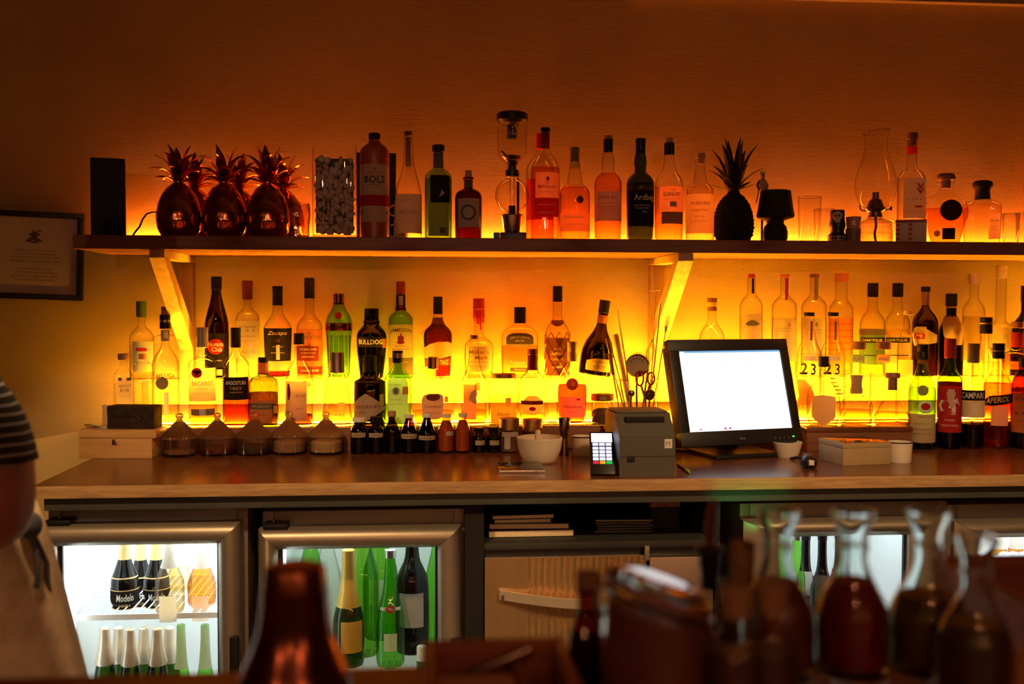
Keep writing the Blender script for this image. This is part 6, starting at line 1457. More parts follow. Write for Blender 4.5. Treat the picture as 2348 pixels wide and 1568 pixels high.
# ---------------------------------------------------------------- under the counter: fridges
YD = 2.535            # door front
COLDW = emission('cold_tube', (.86, .97, 1.0), 4.0)
LINER = principled('white_liner', (.85, .88, .88), .5, noise=.02)
def bar_fridge(label, xa, xb, gx0, gx1, gy0, ytop, strip, power, hinge):
    """pixel edges of the door and its glass on the door plane"""
    A, Bq = V(xa, ytop, YD), V(xb, ytop, YD); g0, g1 = V(gx0, gy0, YD), V(gx1, gy0, YD)
    zt = A.z; zb = .09; X0, X1 = A.x, Bq.x; cx = (X0 + X1) / 2
    t = thing('bar_fridge', label, 'fridge', (cx, YD + .30, 0), 0, 'under-counter bar fridges')
    o = Vector((cx, YD + .30, 0)); L = lambda x, y, z: (x - o.x, y - o.y, z)
    yi0, yi1 = YD + .055, YD + .50
    top = zt + .035; tk = .03; bx0, bx1 = X0 + .004, X1 + .012
    ix0, ix1, iz0, iz1 = bx0 + tk, bx1 - tk, zb + .05, zt - .012
    # cabinet as separate walls round the cold space
    for nm, lo, hi in (('cabinet_side', (bx0, yi0, zb - .03), (ix0 - .003, yi1 + .04, top)), ('cabinet_side', (ix1 + .003, yi0, zb - .03), (bx1, yi1 + .04, top)), ('cabinet_top', (ix0 - .0029, yi0, iz1 + .003), (ix1 + .0029, yi1 + .04, top)), ('cabinet_floor', (ix0 - .0029, yi0, zb - .03), (ix1 + .0029, yi1 + .04, iz0 - .003)), ('cabinet_back', (ix0 - .0029, yi1 + .003, iz0 - .0029), (ix1 + .0029, yi1 + .04, iz1 + .0029))):
        obj(nm, M().cbox(L(*lo), L(*hi), .002), CABM, t)
    obj('kick_base', M().cbox(L(bx0 + .01, YD + .08, .0), L(bx1 - .01, yi1, zb - .031), .002), BLACK, t)
    lm = M()
    lm.box(L(ix0 - .0028, yi0 + .001, iz0), L(ix0, yi1, iz1)); lm.box(L(ix1, yi0 + .001, iz0), L(ix1 + .0028, yi1, iz1)); lm.box(L(ix0, yi0 + .001, iz1), L(ix1, yi1, iz1 + .0028)); lm.box(L(ix0, yi0 + .001, iz0 - .0028), L(ix1, yi1, iz0)); lm.box(L(ix0, yi1, iz0), L(ix1, yi1 + .0028, iz1))
    obj('liner', lm, LINER, t, False)
    # door: mitred frame with a rounded face
    gx0_, gx1_, gz1 = g0.x, g1.x, g0.z; gz0 = zb + .055
    dr = obj('door', M().box(L(X0 + .004, YD + .030, zb + .004), L(X0 + .008, YD + .05, zb + .008)), DOORFR, t, False)
    def side(P, Q, p, q, nm='door_frame'):
        # P,Q outer corners; p,q inner corners in (x,z)
        m = M(); d0, d1, d2 = YD + .012, YD, YD + .05
        mids = [((P[0] * .72 + p[0] * .28), (P[1] * .72 + p[1] * .28)), ((Q[0] * .72 + q[0] * .28), (Q[1] * .72 + q[1] * .28))]
        mi2 = [((P[0] * .3 + p[0] * .7), (P[1] * .3 + p[1] * .7)), ((Q[0] * .3 + q[0] * .7), (Q[1] * .3 + q[1] * .7))]
        ring = [(P, d2), (P, d0), (mids[0], d1), (mi2[0], d1 + .004), (p, d0 + .006), (p, d2)]; ring2 = [(Q, d2), (Q, d0), (mids[1], d1), (mi2[1], d1 + .004), (q, d0 + .006), (q, d2)]
        m.v = [L(a[0], y, a[1]) for a, y in ring] + [L(a[0], y, a[1]) for a, y in ring2]; n = 6
        m.f = [(i, (i + 1) % n, n + (i + 1) % n, n + i) for i in range(n)] + [tuple(range(n))[::-1], tuple(range(n, 2 * n))]
        obj(nm, m, DOORFR, dr, True, ang=60)
    e_ = .0004; o1, o2, o3, o4 = (X0, zt), (X1, zt), (X1, zb), (X0, zb); i1, i2, i3, i4 = (gx0_, gz1), (gx1_, gz1), (gx1_, gz0), (gx0_, gz0)
    side((o1[0] + e_, o1[1]), (o2[0] - e_, o2[1]), (i1[0] + e_, i1[1]), (i2[0] - e_, i2[1])); side((o2[0], o2[1] - e_), (o3[0], o3[1] + e_), (i2[0], i2[1] - e_), (i3[0], i3[1] + e_)); side((o3[0] - e_, o3[1]), (o4[0] + e_, o4[1]), (i3[0] - e_, i3[1]), (i4[0] + e_, i4[1])); side((o4[0], o4[1] + e_), (o1[0], o1[1] - e_), (i4[0], i4[1] + e_), (i1[0], i1[1] - e_))
    gs = M()
    for lo, hi in (((gx0_, YD + .034, gz0), (gx0_ + .010, YD + .044, gz1)), ((gx1_ - .006, YD + .034, gz0), (gx1_, YD + .044, gz1))): gs.box(L(*lo), L(*hi))
    obj('gasket', gs, BLACK, dr, False)
    obj('pane', M().box(L(gx0_, YD + .028, gz0), L(gx1_, YD + .033, gz1)), thin_glass('door_glass', (.97, .985, .985), (.8, .85, .85), gloss=1.0), dr, False)
    # handle and hinge
    hx = X1 - .012 if hinge < 0 else X0 + .012
    obj('door_handle', M().cbox(L(hx - .011, YD - .014, zb + .20), L(hx + .011, YD + .004, zt - .27), .006), BLACK, dr)
    hg = obj('hinge', M().cbox(L((X0 + .012) if hinge < 0 else (X1 - .07), YD + .006, zt + .001), L((X0 + .07) if hinge < 0 else (X1 - .012), YD + .10, zt + .012), .002), BLACK, t)
    for s_ in (.02, .05): 
        bx = (X0 + .012 + s_) if hinge < 0 else (X1 - .012 - s_)
        obj('hinge_bolt', M().lathe([(.002, .0165), (.0045, .015), (.0045, .0121)], 10), SILVER, hg, loc=L(bx, YD + .03 + s_ * .8, zt))
    # cold tube
    sx = ix0 + .010 if strip < 0 else ix1 - .022
    obj('light_tube', M().cbox(L(sx, yi0 + .006, iz0 + .03), L(sx + .014, yi0 + .026, iz1 - .01), .003), COLDW, t)
    lp = lamp('fridge_lamp', 'AREA', ((ix0 + ix1) / 2, (yi0 + yi1) / 2 + .0, iz1 - .004), (.86, .97, 1.0), power, rot=(0, 0, 0), size=(ix1 - ix0 - .06, .30))
    return t, (ix0, ix1, yi0, yi1, iz0, iz1, gz0, gz1)
def wire_shelf(t, b, z, name='wire_shelf'):
    o = t.location; ix0, ix1, yi0, yi1 = b[:4]; m = M(); y0 = yi0 + .05
    for i in range(22):
        x = ix0 + .006 + (ix1 - ix0 - .012) * i / 21; m.tube([(x - o.x, y0 - o.y, z), (x - o.x, yi1 - .006 - o.y, z)], .0016, 5)
    for y in (y0, y0 + .18, yi1 - .012): m.tube([(ix0 + .003 - o.x, y - o.y, z - .0032), (ix1 - .003 - o.x, y - o.y, z - .0032)], .0018, 5)
    m.box((ix0 + .003 - o.x, y0 - .004 - o.y, z - .012), (ix1 - .003 - o.x, y0 - .0015 - o.y, z + .002))
    return obj(name, m, WHITEP, t)
f1, b1 = bar_fridge('brightly lit bar fridge of small beer and foil-topped bottles beside the apron', 88, 548, 122, 497, 1256, 1207, -1, 3.6, -1)
f2, b2 = bar_fridge('lit bar fridge of green wine bottles behind the cocktail shaker', 590, 1056, 634, 1004, 1264, 1216, -1, 1.0, -1)
f3, b3 = bar_fridge('dimly lit bar fridge behind the row of flared glass carafes', 1708, 2186, 1812, 2092, 1234, 1196, 1, 1.2, 1)
f4, b4 = bar_fridge('bar fridge at the end with amber bottles over a white rack', 2194, 2660, 2272, 2600, 1236, 1198, 1, 1.8, 1)

# contents; rows given on the depth plane of each bottle
GB = {}
def cold(label, cx, ytop, hw, zb, Y, kind, group):
    """a cold bottle standing at height zb; ytop its drawn or hidden top"""
    p = V(cx, ytop, Y); k = MPP(p); r = hw * k; H = p.z - zb
    t = thing('beer_bottle' if kind in ('dark', 'pale', 'amber', 'greenfoil') else 'wine_bottle', label, 'bottle', (p.x, Y, zb + .0003), -math.atan2(p.x, Y) , group)
    if kind in ('dark', 'pale', 'amber'):
        pr = [(.013, H), (.0128, H - .012), (.014, H - .05), (r * .75, H - .085), (r * .97, H - .105), (r, H - .12), (r, .006), (r * .85, 0)]
    elif kind == 'stout': pr = [(r * .36, H), (r * .38, H - .09), (r * .7, H - .12), (r, H - .15), (r, .006), (r * .85, 0)]
    elif kind == 'champ': pr = [(r * .36, H), (r * .40, H - .03), (r * .52, H - .06), (r * .72, H - .09), (r * .92, H - .13), (r, H - .16), (r, .008), (r * .88, 0)]
    else: pr = [(r * .34, H), (r * .38, H - .05), (r * .5, H - .10), (r * .78, H - .14), (r * .95, H - .17), (r, H - .19), (r, .008), (r * .88, 0)]
    pr = chaikin(pr, 2)
    gm = {'dark': GL_BLACK, 'stout': GL_BLACK, 'pale': GL_CLEAR, 'amber': GL_CLEAR, 'green': GL_BRIGHTG, 'greenfoil': GL_BRIGHTG, 'olive': GL_GREEN, 'gold': GL_DGREEN, 'champ': GL_DGREEN, 'clear': GL_CLEAR}[kind]
    obj('body', M().lathe(pr, 24), gm, t)
    def rad(z):
        for (r1, z1), (r2, z2) in zip(pr, pr[1:]):
            if z2 <= z <= z1: return r2 + (r1 - r2) * ((z - z2) / (z1 - z2) if z1 > z2 else 0)
        return pr[-1][0]
    def band(nm, za, zc, mat, off=.0007):
        obj(nm, M().lathe([(rad(za + (zc - za) * i / 6) + off, za + (zc - za) * i / 6) for i in range(7)], 24, top=False, bot=False), mat, t)
    if kind in ('pale', 'amber'):
        z1 = H - .07; obj('beer', M().lathe([(rad(z1) - .001, z1)] + [(a - .001, z) for a, z in pr if .006 < z < z1] + [(r * .9, .006)], 24), LQ_PALE if kind == 'pale' else LQ_ORANGE, t)
    if kind in ('dark', 'pale', 'amber'):
        obj('crown_cap', M().lathe([(.0125, H + .004), (.0145, H + .003), (.0148, H - .004)], 20), GOLD if kind == 'dark' else SILVER, t)
        band('neck_foil', H - .01, H - .055 if kind == 'dark' else H - .07, INKGOLD if kind == 'dark' else P_WHITE)
    if kind == 'dark':
        band('shoulder_ring', H - .098, H - .101, INKGOLD); band('label', H - .128, H - .180, P_BLACK); band('label_rule', H - .129, H - .131, INKGOLD, .001); band('label_rule', H - .178, H - .180, INKGOLD, .001)
        vv, ff = text_geo('Modelo', .1, .01); rr = r + .0016
        m = M(); m.add([(rr * math.sin(x * .042 / r), -rr * math.cos(x * .042 / r), H - .148 + y * .018) for x, y in vv], ff); obj('lettering', m, INKW, t, False)
        vv, ff = text_geo('NEGRA', 0, 0); m = M(); m.add([(rr * math.sin(x * .026 / r), -rr * math.cos(x * .026 / r), H - .168 + y * .006) for x, y in vv], ff); obj('lettering', m, INKGOLD, t, False)
    if kind in ('pale', 'amber'):
        m = M(); rr = r + .0006; n = 8
        for z_ in (H - .20, H - .135):
            for i in range(n + 1): a = -.75 + 1.2 * i / n; m.v.append((rr * math.sin(a), -rr * math.cos(a), z_))
        m.f = [(i, i + 1, n + 2 + i, n + 1 + i) for i in range(n)]; obj('label', m, P_WHITE, t)
    if kind == 'champ':
        obj('foil', M().lathe([(r * .30, H + .004), (r * .40, H + .001), (r * .44, H - .018), (r * .52, H - .045), (r * .80, H - .082), (r * .74, H - .088)], 24, rib=lambda a, z: 1 + .02 * math.cos(a * 9)), principled('champagne_foil', (.80, .66, .48), .32, metal=.5, noise=.08), t)
    if kind == 'gold':
        obj('foil', M().lathe([(r * .30, H + .004), (r * .42, H + .001), (r * .44, H - .04), (r * .55, H - .10), (r * .86, H - .155), (r * .80, H - .165)], 24), principled('yellow_foil', (.85, .55, .10), .35, metal=.3, noise=.06), t)
        m = M(); rr = r + .0007; n = 8
        for z_ in (.04, .12):
            for i in range(n + 1): a = -.5 + 1.5 * i / n; m.v.append((rr * math.sin(a), -rr * math.cos(a), z_))
        m.f = [(i, i + 1, n + 2 + i, n + 1 + i) for i in range(n)]; obj('label', m, P_YEL if False else paper('amber_label', (.85, .48, .08), .3), t)
    if kind == 'greenfoil': band('neck_foil', H - .001, H - .11, P_WHITE)
    if kind in ('green', 'olive', 'stout', 'clear'):
        obj('cap', M().lathe([(r * .36, H + .003), (r * .40, H + .002), (r * .40, H - .018)], 18), {'green': SILVER, 'olive': CAPBLK, 'stout': CAPBLK, 'clear': SILVER}[kind], t)
    return t, H, r, k
zs1 = V(390, 1408, YD + .10).z
wire_shelf(f1, b1, zs1)
MG = 'beer bottles on the fridge shelf'
cold('dark beer bottle with gold-edged label nearest the fridge light tube', 285, 1232, 31, zs1, YD + .20, 'dark', MG)
cold('dark beer bottle tucked at the back between the other two dark ones', 322, 1236, 27, zs1, YD + .36, 'dark', MG)
cold('dark beer bottle beside the clear beer at the shelf front', 358, 1234, 29, zs1, YD + .27, 'dark', MG)
cold('clear beer bottle with white label standing at the shelf front', 388, 1236, 33, zs1, YD + .125, 'pale', MG)
cold('clear pale beer bottle partly hidden behind the front one', 410, 1236, 29, zs1, YD + .33, 'pale', MG)
cold('amber beer bottle with white neck foil beside the fridge door frame', 462, 1238, 32, zs1, YD + .18, 'amber', MG)
zf1 = b1[4] + .0005; zs1b = V(330, 1700, YD + .15).z
wire_shelf(f1, b1, zs1b)
CG2 = 'foil-topped bottles in the lower fridge'
for i, (cx, yt, Y) in enumerate(((240, 1442, YD + .13), (298, 1444, YD + .13), (360, 1443, YD + .13), (272, 1441, YD + .27), (330, 1441, YD + .27), (388, 1441, YD + .27))):
    lab = ['foil-topped sparkling bottle in the front lower row nearest the light tube', 'foil-topped sparkling bottle in the middle of the front lower row', 'foil-topped sparkling bottle in the front lower row beside the green bottles', 'foil-topped sparkling bottle in the back lower row nearest the light tube', 'foil-topped sparkling bottle in the middle of the back lower row', 'foil-topped sparkling bottle in the back lower row beside the green bottles'][i]
    cold(lab, cx, yt, 27.5, zs1b, Y, 'champ', CG2)
cold('green bottle with white neck foil low in the beer fridge', 415, 1432, 26, zs1b, YD + .15, 'greenfoil', 'white-foiled green bottles low in the beer fridge')
cold('green bottle with white neck foil low beside the fridge door frame', 470, 1432, 26, zs1b, YD + .15, 'greenfoil', 'white-foiled green bottles low in the beer fridge')
# second fridge
zs2 = V(860, 1524, YD + .13).z; wire_shelf(f2, b2, zs2)
WG = 'wine bottles in the second fridge'
cold('green bottle at the back above the shaker', 712, 1168, 28, zs2, YD + .38, 'green', WG)
cold('clear bottle beside the green one at the back above the shaker', 750, 1178, 33, zs2, YD + .29, 'clear', WG)
cold('sparkling wine bottle with tall yellow neck foil and orange label', 799, 1262, 36, zs2, YD + .14, 'gold', WG)
cold('olive wine bottle right behind the yellow-foiled one', 830, 1166, 39, zs2, YD + .22, 'olive', WG)
tt, H, r, k = cold('dark green wine bottle with pale label behind the square-shouldered one', 872, 1162, 40, zs2, YD + .36, 'gold' if False else 'olive', WG)
m = M(); rr = r + .0008; n = 8
for z_ in (.10, .17):
    for i in range(n + 1): a = -.7 + .9 * i / n; m.v.append((rr * math.sin(a), -rr * math.cos(a), z_))
m.f = [(i, i + 1, n + 2 + i, n + 1 + i) for i in range(n)]; obj('label', m, P_PALEG, tt)
tt, H, r, k = cold('bright green sparkling bottle with red disc label at the shelf front', 895, 1262, 33, zs2, YD + .13, 'green', WG)
m = M(); n = 16; rr = r + .0012; m.v = [(rr * math.sin(.30 * math.cos(a) / 1), -rr * math.cos(.30 * math.cos(a)), H * .52 + .010 * math.sin(a)) for a in [2 * math.pi * i / n for i in range(n)]]; m.f = [tuple(range(n))]
dl = obj('disc_label', m, P_RED, tt, False)
m = M()
for z_ in (H * .52 - .004, H * .52 + .004):
    for i in range(9): a = -.75 + 1.5 * i / 8; m.v.append(((rr - .0004) * math.sin(a), -(rr - .0004) * math.cos(a), z_))
m.f = [(i, i + 1, 10 + i, 9 + i) for i in range(8)]; obj('label', m, P_WHITE, tt)
vv, ff = text_geo('MARTINI', 0, .01); m = M(); m.add([((rr + .0006) * math.sin(x * .030 / r), -(rr + .0006) * math.cos(x * .030 / r), H * .52 + y * .006) for x, y in vv], ff); obj('lettering', m, INKR, dl, False)
m = M()
for z_ in (.045, .09):
    for i in range(7): a = -.45 + .9 * i / 6; m.v.append(((r + .0008) * math.sin(a), -(r + .0008) * math.cos(a), z_))
m.f = [(i, i + 1, 8 + i, 7 + i) for i in range(6)]; obj('label', m, P_WHITE, tt)
tt, H, r, k = cold('black wine bottle with grey and orange label near the fridge door frame', 945, 1200, 39, zs2, YD + .23, 'stout', WG)
m = M(); rr = r + .0008
for z_ in (.075, .165):
    for i in range(9): a = -.8 + 1.5 * i / 8; m.v.append((rr * math.sin(a), -rr * math.cos(a), z_))
m.f = [(i, i + 1, 10 + i, 9 + i) for i in range(8)]; obj('label', m, P_GREY, tt)
cold('slim bright green bottle against the fridge wall', 1004, 1180, 30, zs2, YD + .31, 'green', WG)
p = V(967, 1458, YD + .08); t = thing('small_jar', 'little jar with white lid at the front of the fridge shelf', 'jar', (p.x, YD + .085, zs2 + .0003)); k = MPP(p)
obj('body', M().lathe([(11 * k, 22 * k), (12 * k, 18 * k), (12 * k, .002), (10 * k, 0)], 20), GL_OLIVE, t); obj('lid', M().lathe([(10 * k, 55 * k), (11.5 * k, 53 * k), (11.5 * k, 22.3 * k)], 20), WHITEP, t)
# third fridge
zs3 = V(1900, 1420, YD + .15).z; wire_shelf(f3, b3, zs3)
SG3 = 'dark soda bottles in the dim fridge'
for cx, Y, lab in ((1848, YD + .22, 'dark soda bottle with pale label beside the dim fridge door frame'), (1886, YD + .14, 'dark soda bottle with white script nearest the dim fridge glass'), (1925, YD + .25, 'dark soda bottle farther back in the dim fridge')):
    tt, H, r, k = cold(lab, cx, 1222, 27, zs3, Y, 'stout', SG3)
    m = M(); rr = r + .0008
    for z_ in (H * .25, H * .55):
        for i in range(9): a = -.6 + 1.2 * i / 8; m.v.append((rr * math.sin(a), -rr * math.cos(a), z_))
    m.f = [(i, i + 1, 10 + i, 9 + i) for i in range(8)]; obj('label', m, P_WHITE if cx < 1860 else P_DKGREY, tt)
p = V(1826, 1255, YD + .12); t = thing('green_bottle', 'bright green bottle at the edge of the dim fridge glass', 'bottle', (p.x, YD + .12, zs3 + .0003), 0); k = MPP(p); H = p.z - zs3
obj('body', M().lathe(chaikin([(10 * k, H + .02), (12 * k, H - .02), (20 * k, H - .07), (21 * k, H - .09), (21 * k, .004), (18 * k, 0)], 2), 20), GL_BRIGHTG, t); obj('cap', M().lathe([(10 * k, H + .035), (11 * k, H + .034), (11 * k, H + .0205)], 16), SILVER, t)
# fourth fridge: amber bottles over a white rack
zs4 = V(2320, 1340, YD + .14).z; wire_shelf(f4, b4, zs4)
p0, p1 = V(2276, 1290, YD + .12), V(2420, 1290, YD + .12)
t = thing('ice_bag', 'crumpled white plastic bag lying on the end fridge shelf', 'bag', ((p0.x + p1.x) / 2, YD + .15, zs4 + .0005))
m = M(); w_ = (p1.x - p0.x) / 2; nx, ny = 22, 12; hh = V(2320, 1272, YD + .12).z - zs4
for j in range(ny + 1):
    for i in range(nx + 1):
        u_, v_ = i / nx * 2 - 1, j / ny * 2 - 1; hgt = hh * max(0, (1 - abs(u_) ** 6)) ** .5 * max(0, (1 - abs(v_) ** 4)) ** .5
        m.v.append((u_ * w_, v_ * .045, max(.0005, hgt * (.86 + .14 * random.random()))))
m.f = [(j * (nx + 1) + i, j * (nx + 1) + i + 1, (j + 1) * (nx + 1) + i + 1, (j + 1) * (nx + 1) + i) for j in range(ny) for i in range(nx)]
obj('film', m, principled('white_film', (.85, .83, .84), .3, noise=.1), t); obj('underside', M().box((-w_ * .98, -.043, 0), (w_ * .98, .043, .0006)), WHITEP, t, False)
for cx, lab in ((2292, 'amber bottle behind the white bag in the end fridge'), (2330, 'second amber bottle behind the white bag in the end fridge'), (2372, 'third amber bottle behind the white bag in the end fridge')):
    cold(lab, cx, 1200, 24, zs4, YD + .27, 'amber', 'amber bottles in the end fridge')

# open shelf between the fridges and the steel machine under it
A, Bq = V(1066, 1200, YD + .01), V(1652, 1200, YD + .01)
t = thing('bar_cubby', 'black open cubby shelf between the bar fridges', 'shelf', ((A.x + Bq.x) / 2, YD + .25, 0)); o = t.location
zs = V(1300, 1243, YD + .01).z; zt = ZC - TH - .032; xa = V(1110, 1243, YD + .01).x; xb_ = V(1640, 1243, YD + .01).x
L = lambda x, y, z: (x - o.x, y - o.y, z)
obj('side_panel', M().cbox(L(A.x, YD + .01, 0), L(xa, YD + .45, zt), .002), MATTE, t)
obj('side_panel', M().cbox(L(xb_, YD + .01, 0), L(Bq.x, YD + .45, zt), .002), MATTE, t)
obj('back_panel', M().cbox(L(xa + .0003, YD + .43, 0), L(xb_ - .0003, YD + .45, zt), .001), MATTE, t)
obj('shelf_board', M().cbox(L(xa + .0003, YD + .01, zs - .016), L(xb_ - .0003, YD + .429, zs), .0015), GREYM if False else principled('charcoal_board', (.035, .035, .035), .6, noise=.1), t)
obj('control_strip', M().cbox(L(xa + .0003, YD + .02, zs - .040), L(xb_ - .0003, YD + .06, zs - .0165), .0015), BLACK, t)
def ripple_panel():
    a, b = V(1112, 1276, YD), V(1482, 1276, YD); zt_ = V(1300, 1277, YD).z; X0, X1 = a.x, b.x
    t = thing('steel_dishwasher', 'stainless dishwasher front with rippled panel and curved bar handle', 'dishwasher', ((X0 + X1) / 2, YD + .02, 0))
    k = (X1 - X0) / 370; W_ = X1 - X0; m = M(); nx, nz = 190, 14; zb = .12
    for j in range(nz + 1):
        z = zb + (zt_ - zb) * j / nz; f = j / nz
        for i in range(nx + 1):
            px = 370 * i / nx; y = 0.0
            wob = 4 * math.sin(f * 9) * (1 if f > .35 else .4)
            if px > 96 + wob: y = 0.003 * math.cos((px - 96 + wob * .7) * 2 * math.pi / 14.8)
            elif 14 < px < 42: y = .0004 * math.cos((px + wob) * 2 * math.pi / 7)
            elif 42 < px < 90: y = -.0022 * math.sin(math.pi * (px - 42) / 48)
            m.v.append((-W_ / 2 + px * k, y - .018, z))
    m.f = [(j * (nx + 1) + i, j * (nx + 1) + i + 1, (j + 1) * (nx + 1) + i + 1, (j + 1) * (nx + 1) + i) for j in range(nz) for i in range(nx)]
    obj('rippled_panel', m, principled('rippled_steel', (.92, .64, .32), .26, metal=.8, noise=.04), t)
    obj('carcass', M().cbox((-W_ / 2, -.012, .05), (W_ / 2, .40, zt_), .002), STEEL, t)
    y1, y2 = V(1147, 1362, YD).z, V(1350, 1378, YD).z; xh0 = V(1147, 1362, YD - .03).x - t.location.x; xh1 = V(1440, 1362, YD - .03).x - t.location.x
    m = M(); n = 16
    for i in range(n + 1):
        f = i / n; x = xh0 + (xh1 - xh0) * f; z = y1 - (y1 - y2) * 1.25 * math.sin(math.pi * min(f, 1) * .5 if f < 1 else 1) ; y = -.028 - .018 * math.sin(math.pi * f)
        m.v += [(x, y, z + .0115), (x, y, z - .0115), (x, y + .008, z - .0115), (x, y + .008, z + .0115)]
    for i in range(n):
        for q in range(4): q2 = (q + 1) % 4; m.f.append((i * 4 + q, i * 4 + q2, i * 4 + 4 + q2, i * 4 + 4 + q))
    m.f += [(0, 3, 2, 1), (n * 4, n * 4 + 1, n * 4 + 2, n * 4 + 3)]
    hd = obj('bar_handle', m, principled('handle_steel', (.66, .58, .48), .35, metal=.5, noise=.05), t)
    for x in (xh0 + .012, xh1 - .012): obj('handle_post', M().cbox((x - .008, -.030, y1 - .012), (x + .008, -.0155, y1 + .002), .001), STEEL, hd)
ripple_panel()
a, b = V(1490, 1278, YD), V(1636, 1278, YD)
t = thing('drawer_unit', 'plain stainless drawer front beside the rippled dishwasher', 'drawer', ((a.x + b.x) / 2, YD + .01, 0)); w_ = (b.x - a.x) / 2
obj('front', M().cbox((-w_, -.01, .12), (w_, .012, a.z), .002), STEEL, t); obj('box', M().cbox((-w_ + .004, .0125, .12), (w_ - .004, .38, a.z - .01), .001), GREYM, t)
a = V(1486, 1265, YD - .012); t = thing('hook_clip', 'small pale clip fixed above the gap between dishwasher and drawer', 'clip', (a.x, YD - .002, V(1486, 1285, YD).z)); obj('plate', M().cbox((-.006, 0, 0), (.006, .011, V(1486, 1252, YD).z - V(1486, 1285, YD).z), .001), principled('pale_metal', (.45, .42, .36), .4, metal=.6), t)
# notebooks and folders on the cubby shelf
PAGE = paper('page_edges', (.86, .72, .48), .05, .15)
def notebook(name, label, x0, x1, ya, yb, Y, D, z, cover, group, spiral=False, rz=0):
    a, b = V(x0, yb, Y), V(x1, yb, Y); H = V(x0, ya, Y).z - V(x0, yb, Y).z; w_ = (b.x - a.x) / 2
    t = thing(name, label, 'notebook', ((a.x + b.x) / 2, Y + D / 2, z + .0002), rz, group)
    obj('back_cover', M().cbox((-w_, -D / 2, 0), (w_, D / 2, .0018), .0004), cover, t)
    obj('pages', M().cbox((-w_ + .002, -D / 2 + .001, .0019), (w_ - .003, D / 2 - .002, H - .002), .0005), PAGE, t)
    obj('front_cover', M().cbox((-w_, -D / 2, H - .0019), (w_, D / 2, H), .0004), cover, t)
    if spiral: obj('spiral', M().tube([(-w_ - .001 + .004 * math.cos(i * 1.2), -D / 2 + .006 + i * .0016, H / 2 + (H * .55) * math.sin(i * 1.2)) for i in range(80)], .0006, 4), DARKST, t)
    return z + H + .0004
NB = 'notebooks stacked on the cubby shelf'
Yn = YD + .07; z = zs
z = notebook('notebook', 'widest cream-paged notebook lowest in the cubby stack', 1118, 1316, 1220, 1237, Yn, .20, z, MATTE, NB, False, R(1))
z = notebook('notebook', 'cream-paged spiral notebook second from the bottom of the stack', 1124, 1309, 1206, 1220, Yn + .004, .19, z, BLACK, NB, True, R(-2))
z = notebook('notebook', 'thin pale-green notebook in the middle of the stack', 1132, 1263, 1202, 1210, Yn + .01, .17, z, principled('pale_green_card', (.5, .55, .38), .7), NB, False, R(1))
z = notebook('notebook', 'spiral notebook with black cover on top of the cubby stack', 1124, 1268, 1191, 1202, Yn + .008, .19, z, MATTE, NB, True, R(3))
def standing_folder(label, x0, x1, y0, Y, tilt):
    a, b = V(x0, y0, Y), V(x1, y0, Y); w_ = (b.x - a.x) / 2; H = min(a.z, zt - .008) - zs
    t = thing('binder', label, 'binder', ((a.x + b.x) / 2, Y, zs + .0005), 0, 'black folders in the cubby', rot=(tilt, 0, 0))
    obj('cover', M().cbox((-w_, 0, 0), (w_, .003, H), .0008), MATTE, t); obj('pages', M().cbox((-w_ + .003, .0032, .001), (w_ - .003, .012, H - .003), .0008), PAGE, t); obj('back_cover', M().cbox((-w_, .0122, 0), (w_, .015, H), .0008), MATTE, t)
standing_folder('black folder standing upright behind the notebook stack', 1122, 1310, 1158, YD + .32, R(-6))
z = zs
for i in range(5):
    a, b = V(1366 + (i % 3) * 2, 1230, YD + .10), V(1500 - (i % 2) * 6, 1230, YD + .10); w_ = (b.x - a.x) / 2
    t = thing('menu_folder', ['black menu folder lowest in its stack', 'black menu folder second from the bottom of its stack', 'black menu folder in the middle of its stack', 'black menu folder second from the top of its stack', 'black menu folder with yellow edge on top of its stack'][i], 'folder', ((a.x + b.x) / 2, YD + .19, z + .0003), R((i * 7) % 4 - 2), 'black menu folders')
    obj('cover', M().cbox((-w_, -.09, 0), (w_, .09, .0065), .001), BLACK, t); obj('edge_strip', M().cbox((-w_ + .002, -.0906, .0022), (w_ - .004, -.0901, .0042), .0002), principled('edge_yellow', (.55, .45, .12), .6) if i == 4 else GREYM, t)
    z += .0072
a, b = V(1490, 1175, YD + .16), V(1556, 1175, YD + .16)
t = thing('card_box', 'reddish printed box standing at the back of the cubby shelf', 'box', ((a.x + b.x) / 2, YD + .18, zs + .0003)); w_ = (b.x - a.x) / 2
obj('body', M().cbox((-w_, -.03, 0), (w_, .03, zt - zs - .045), .0015), MATTE, t); obj('lid', M().cbox((-w_ - .0006, -.0306, zt - zs - .0448), (w_ + .0006, .0306, zt - zs - .012), .002), principled('printed_card', (.30, .10, .06), .5, noise=.6, nscale=90), t)

# ---------------------------------------------------------------- the guest bar in front with its glassware
YBB = 0.90     # far edge of the bar top
zb_ = V(400, 1541, YBB).z; ZBAR = zb_
t = thing('guest_bar', 'dark red-brown wooden bar top along the lower edge of the view', 'counter', (0, .62, 0))
obj('bar_top', M().cbox((XL + .3, -.27, ZBAR - .04), (XR - .3, YBB - .62, ZBAR), .004), BARW, t)
obj('bar_front', M().cbox((XL + .34, -.18, 0), (XR - .34, .14, ZBAR - .0405), .004), BARW, t)

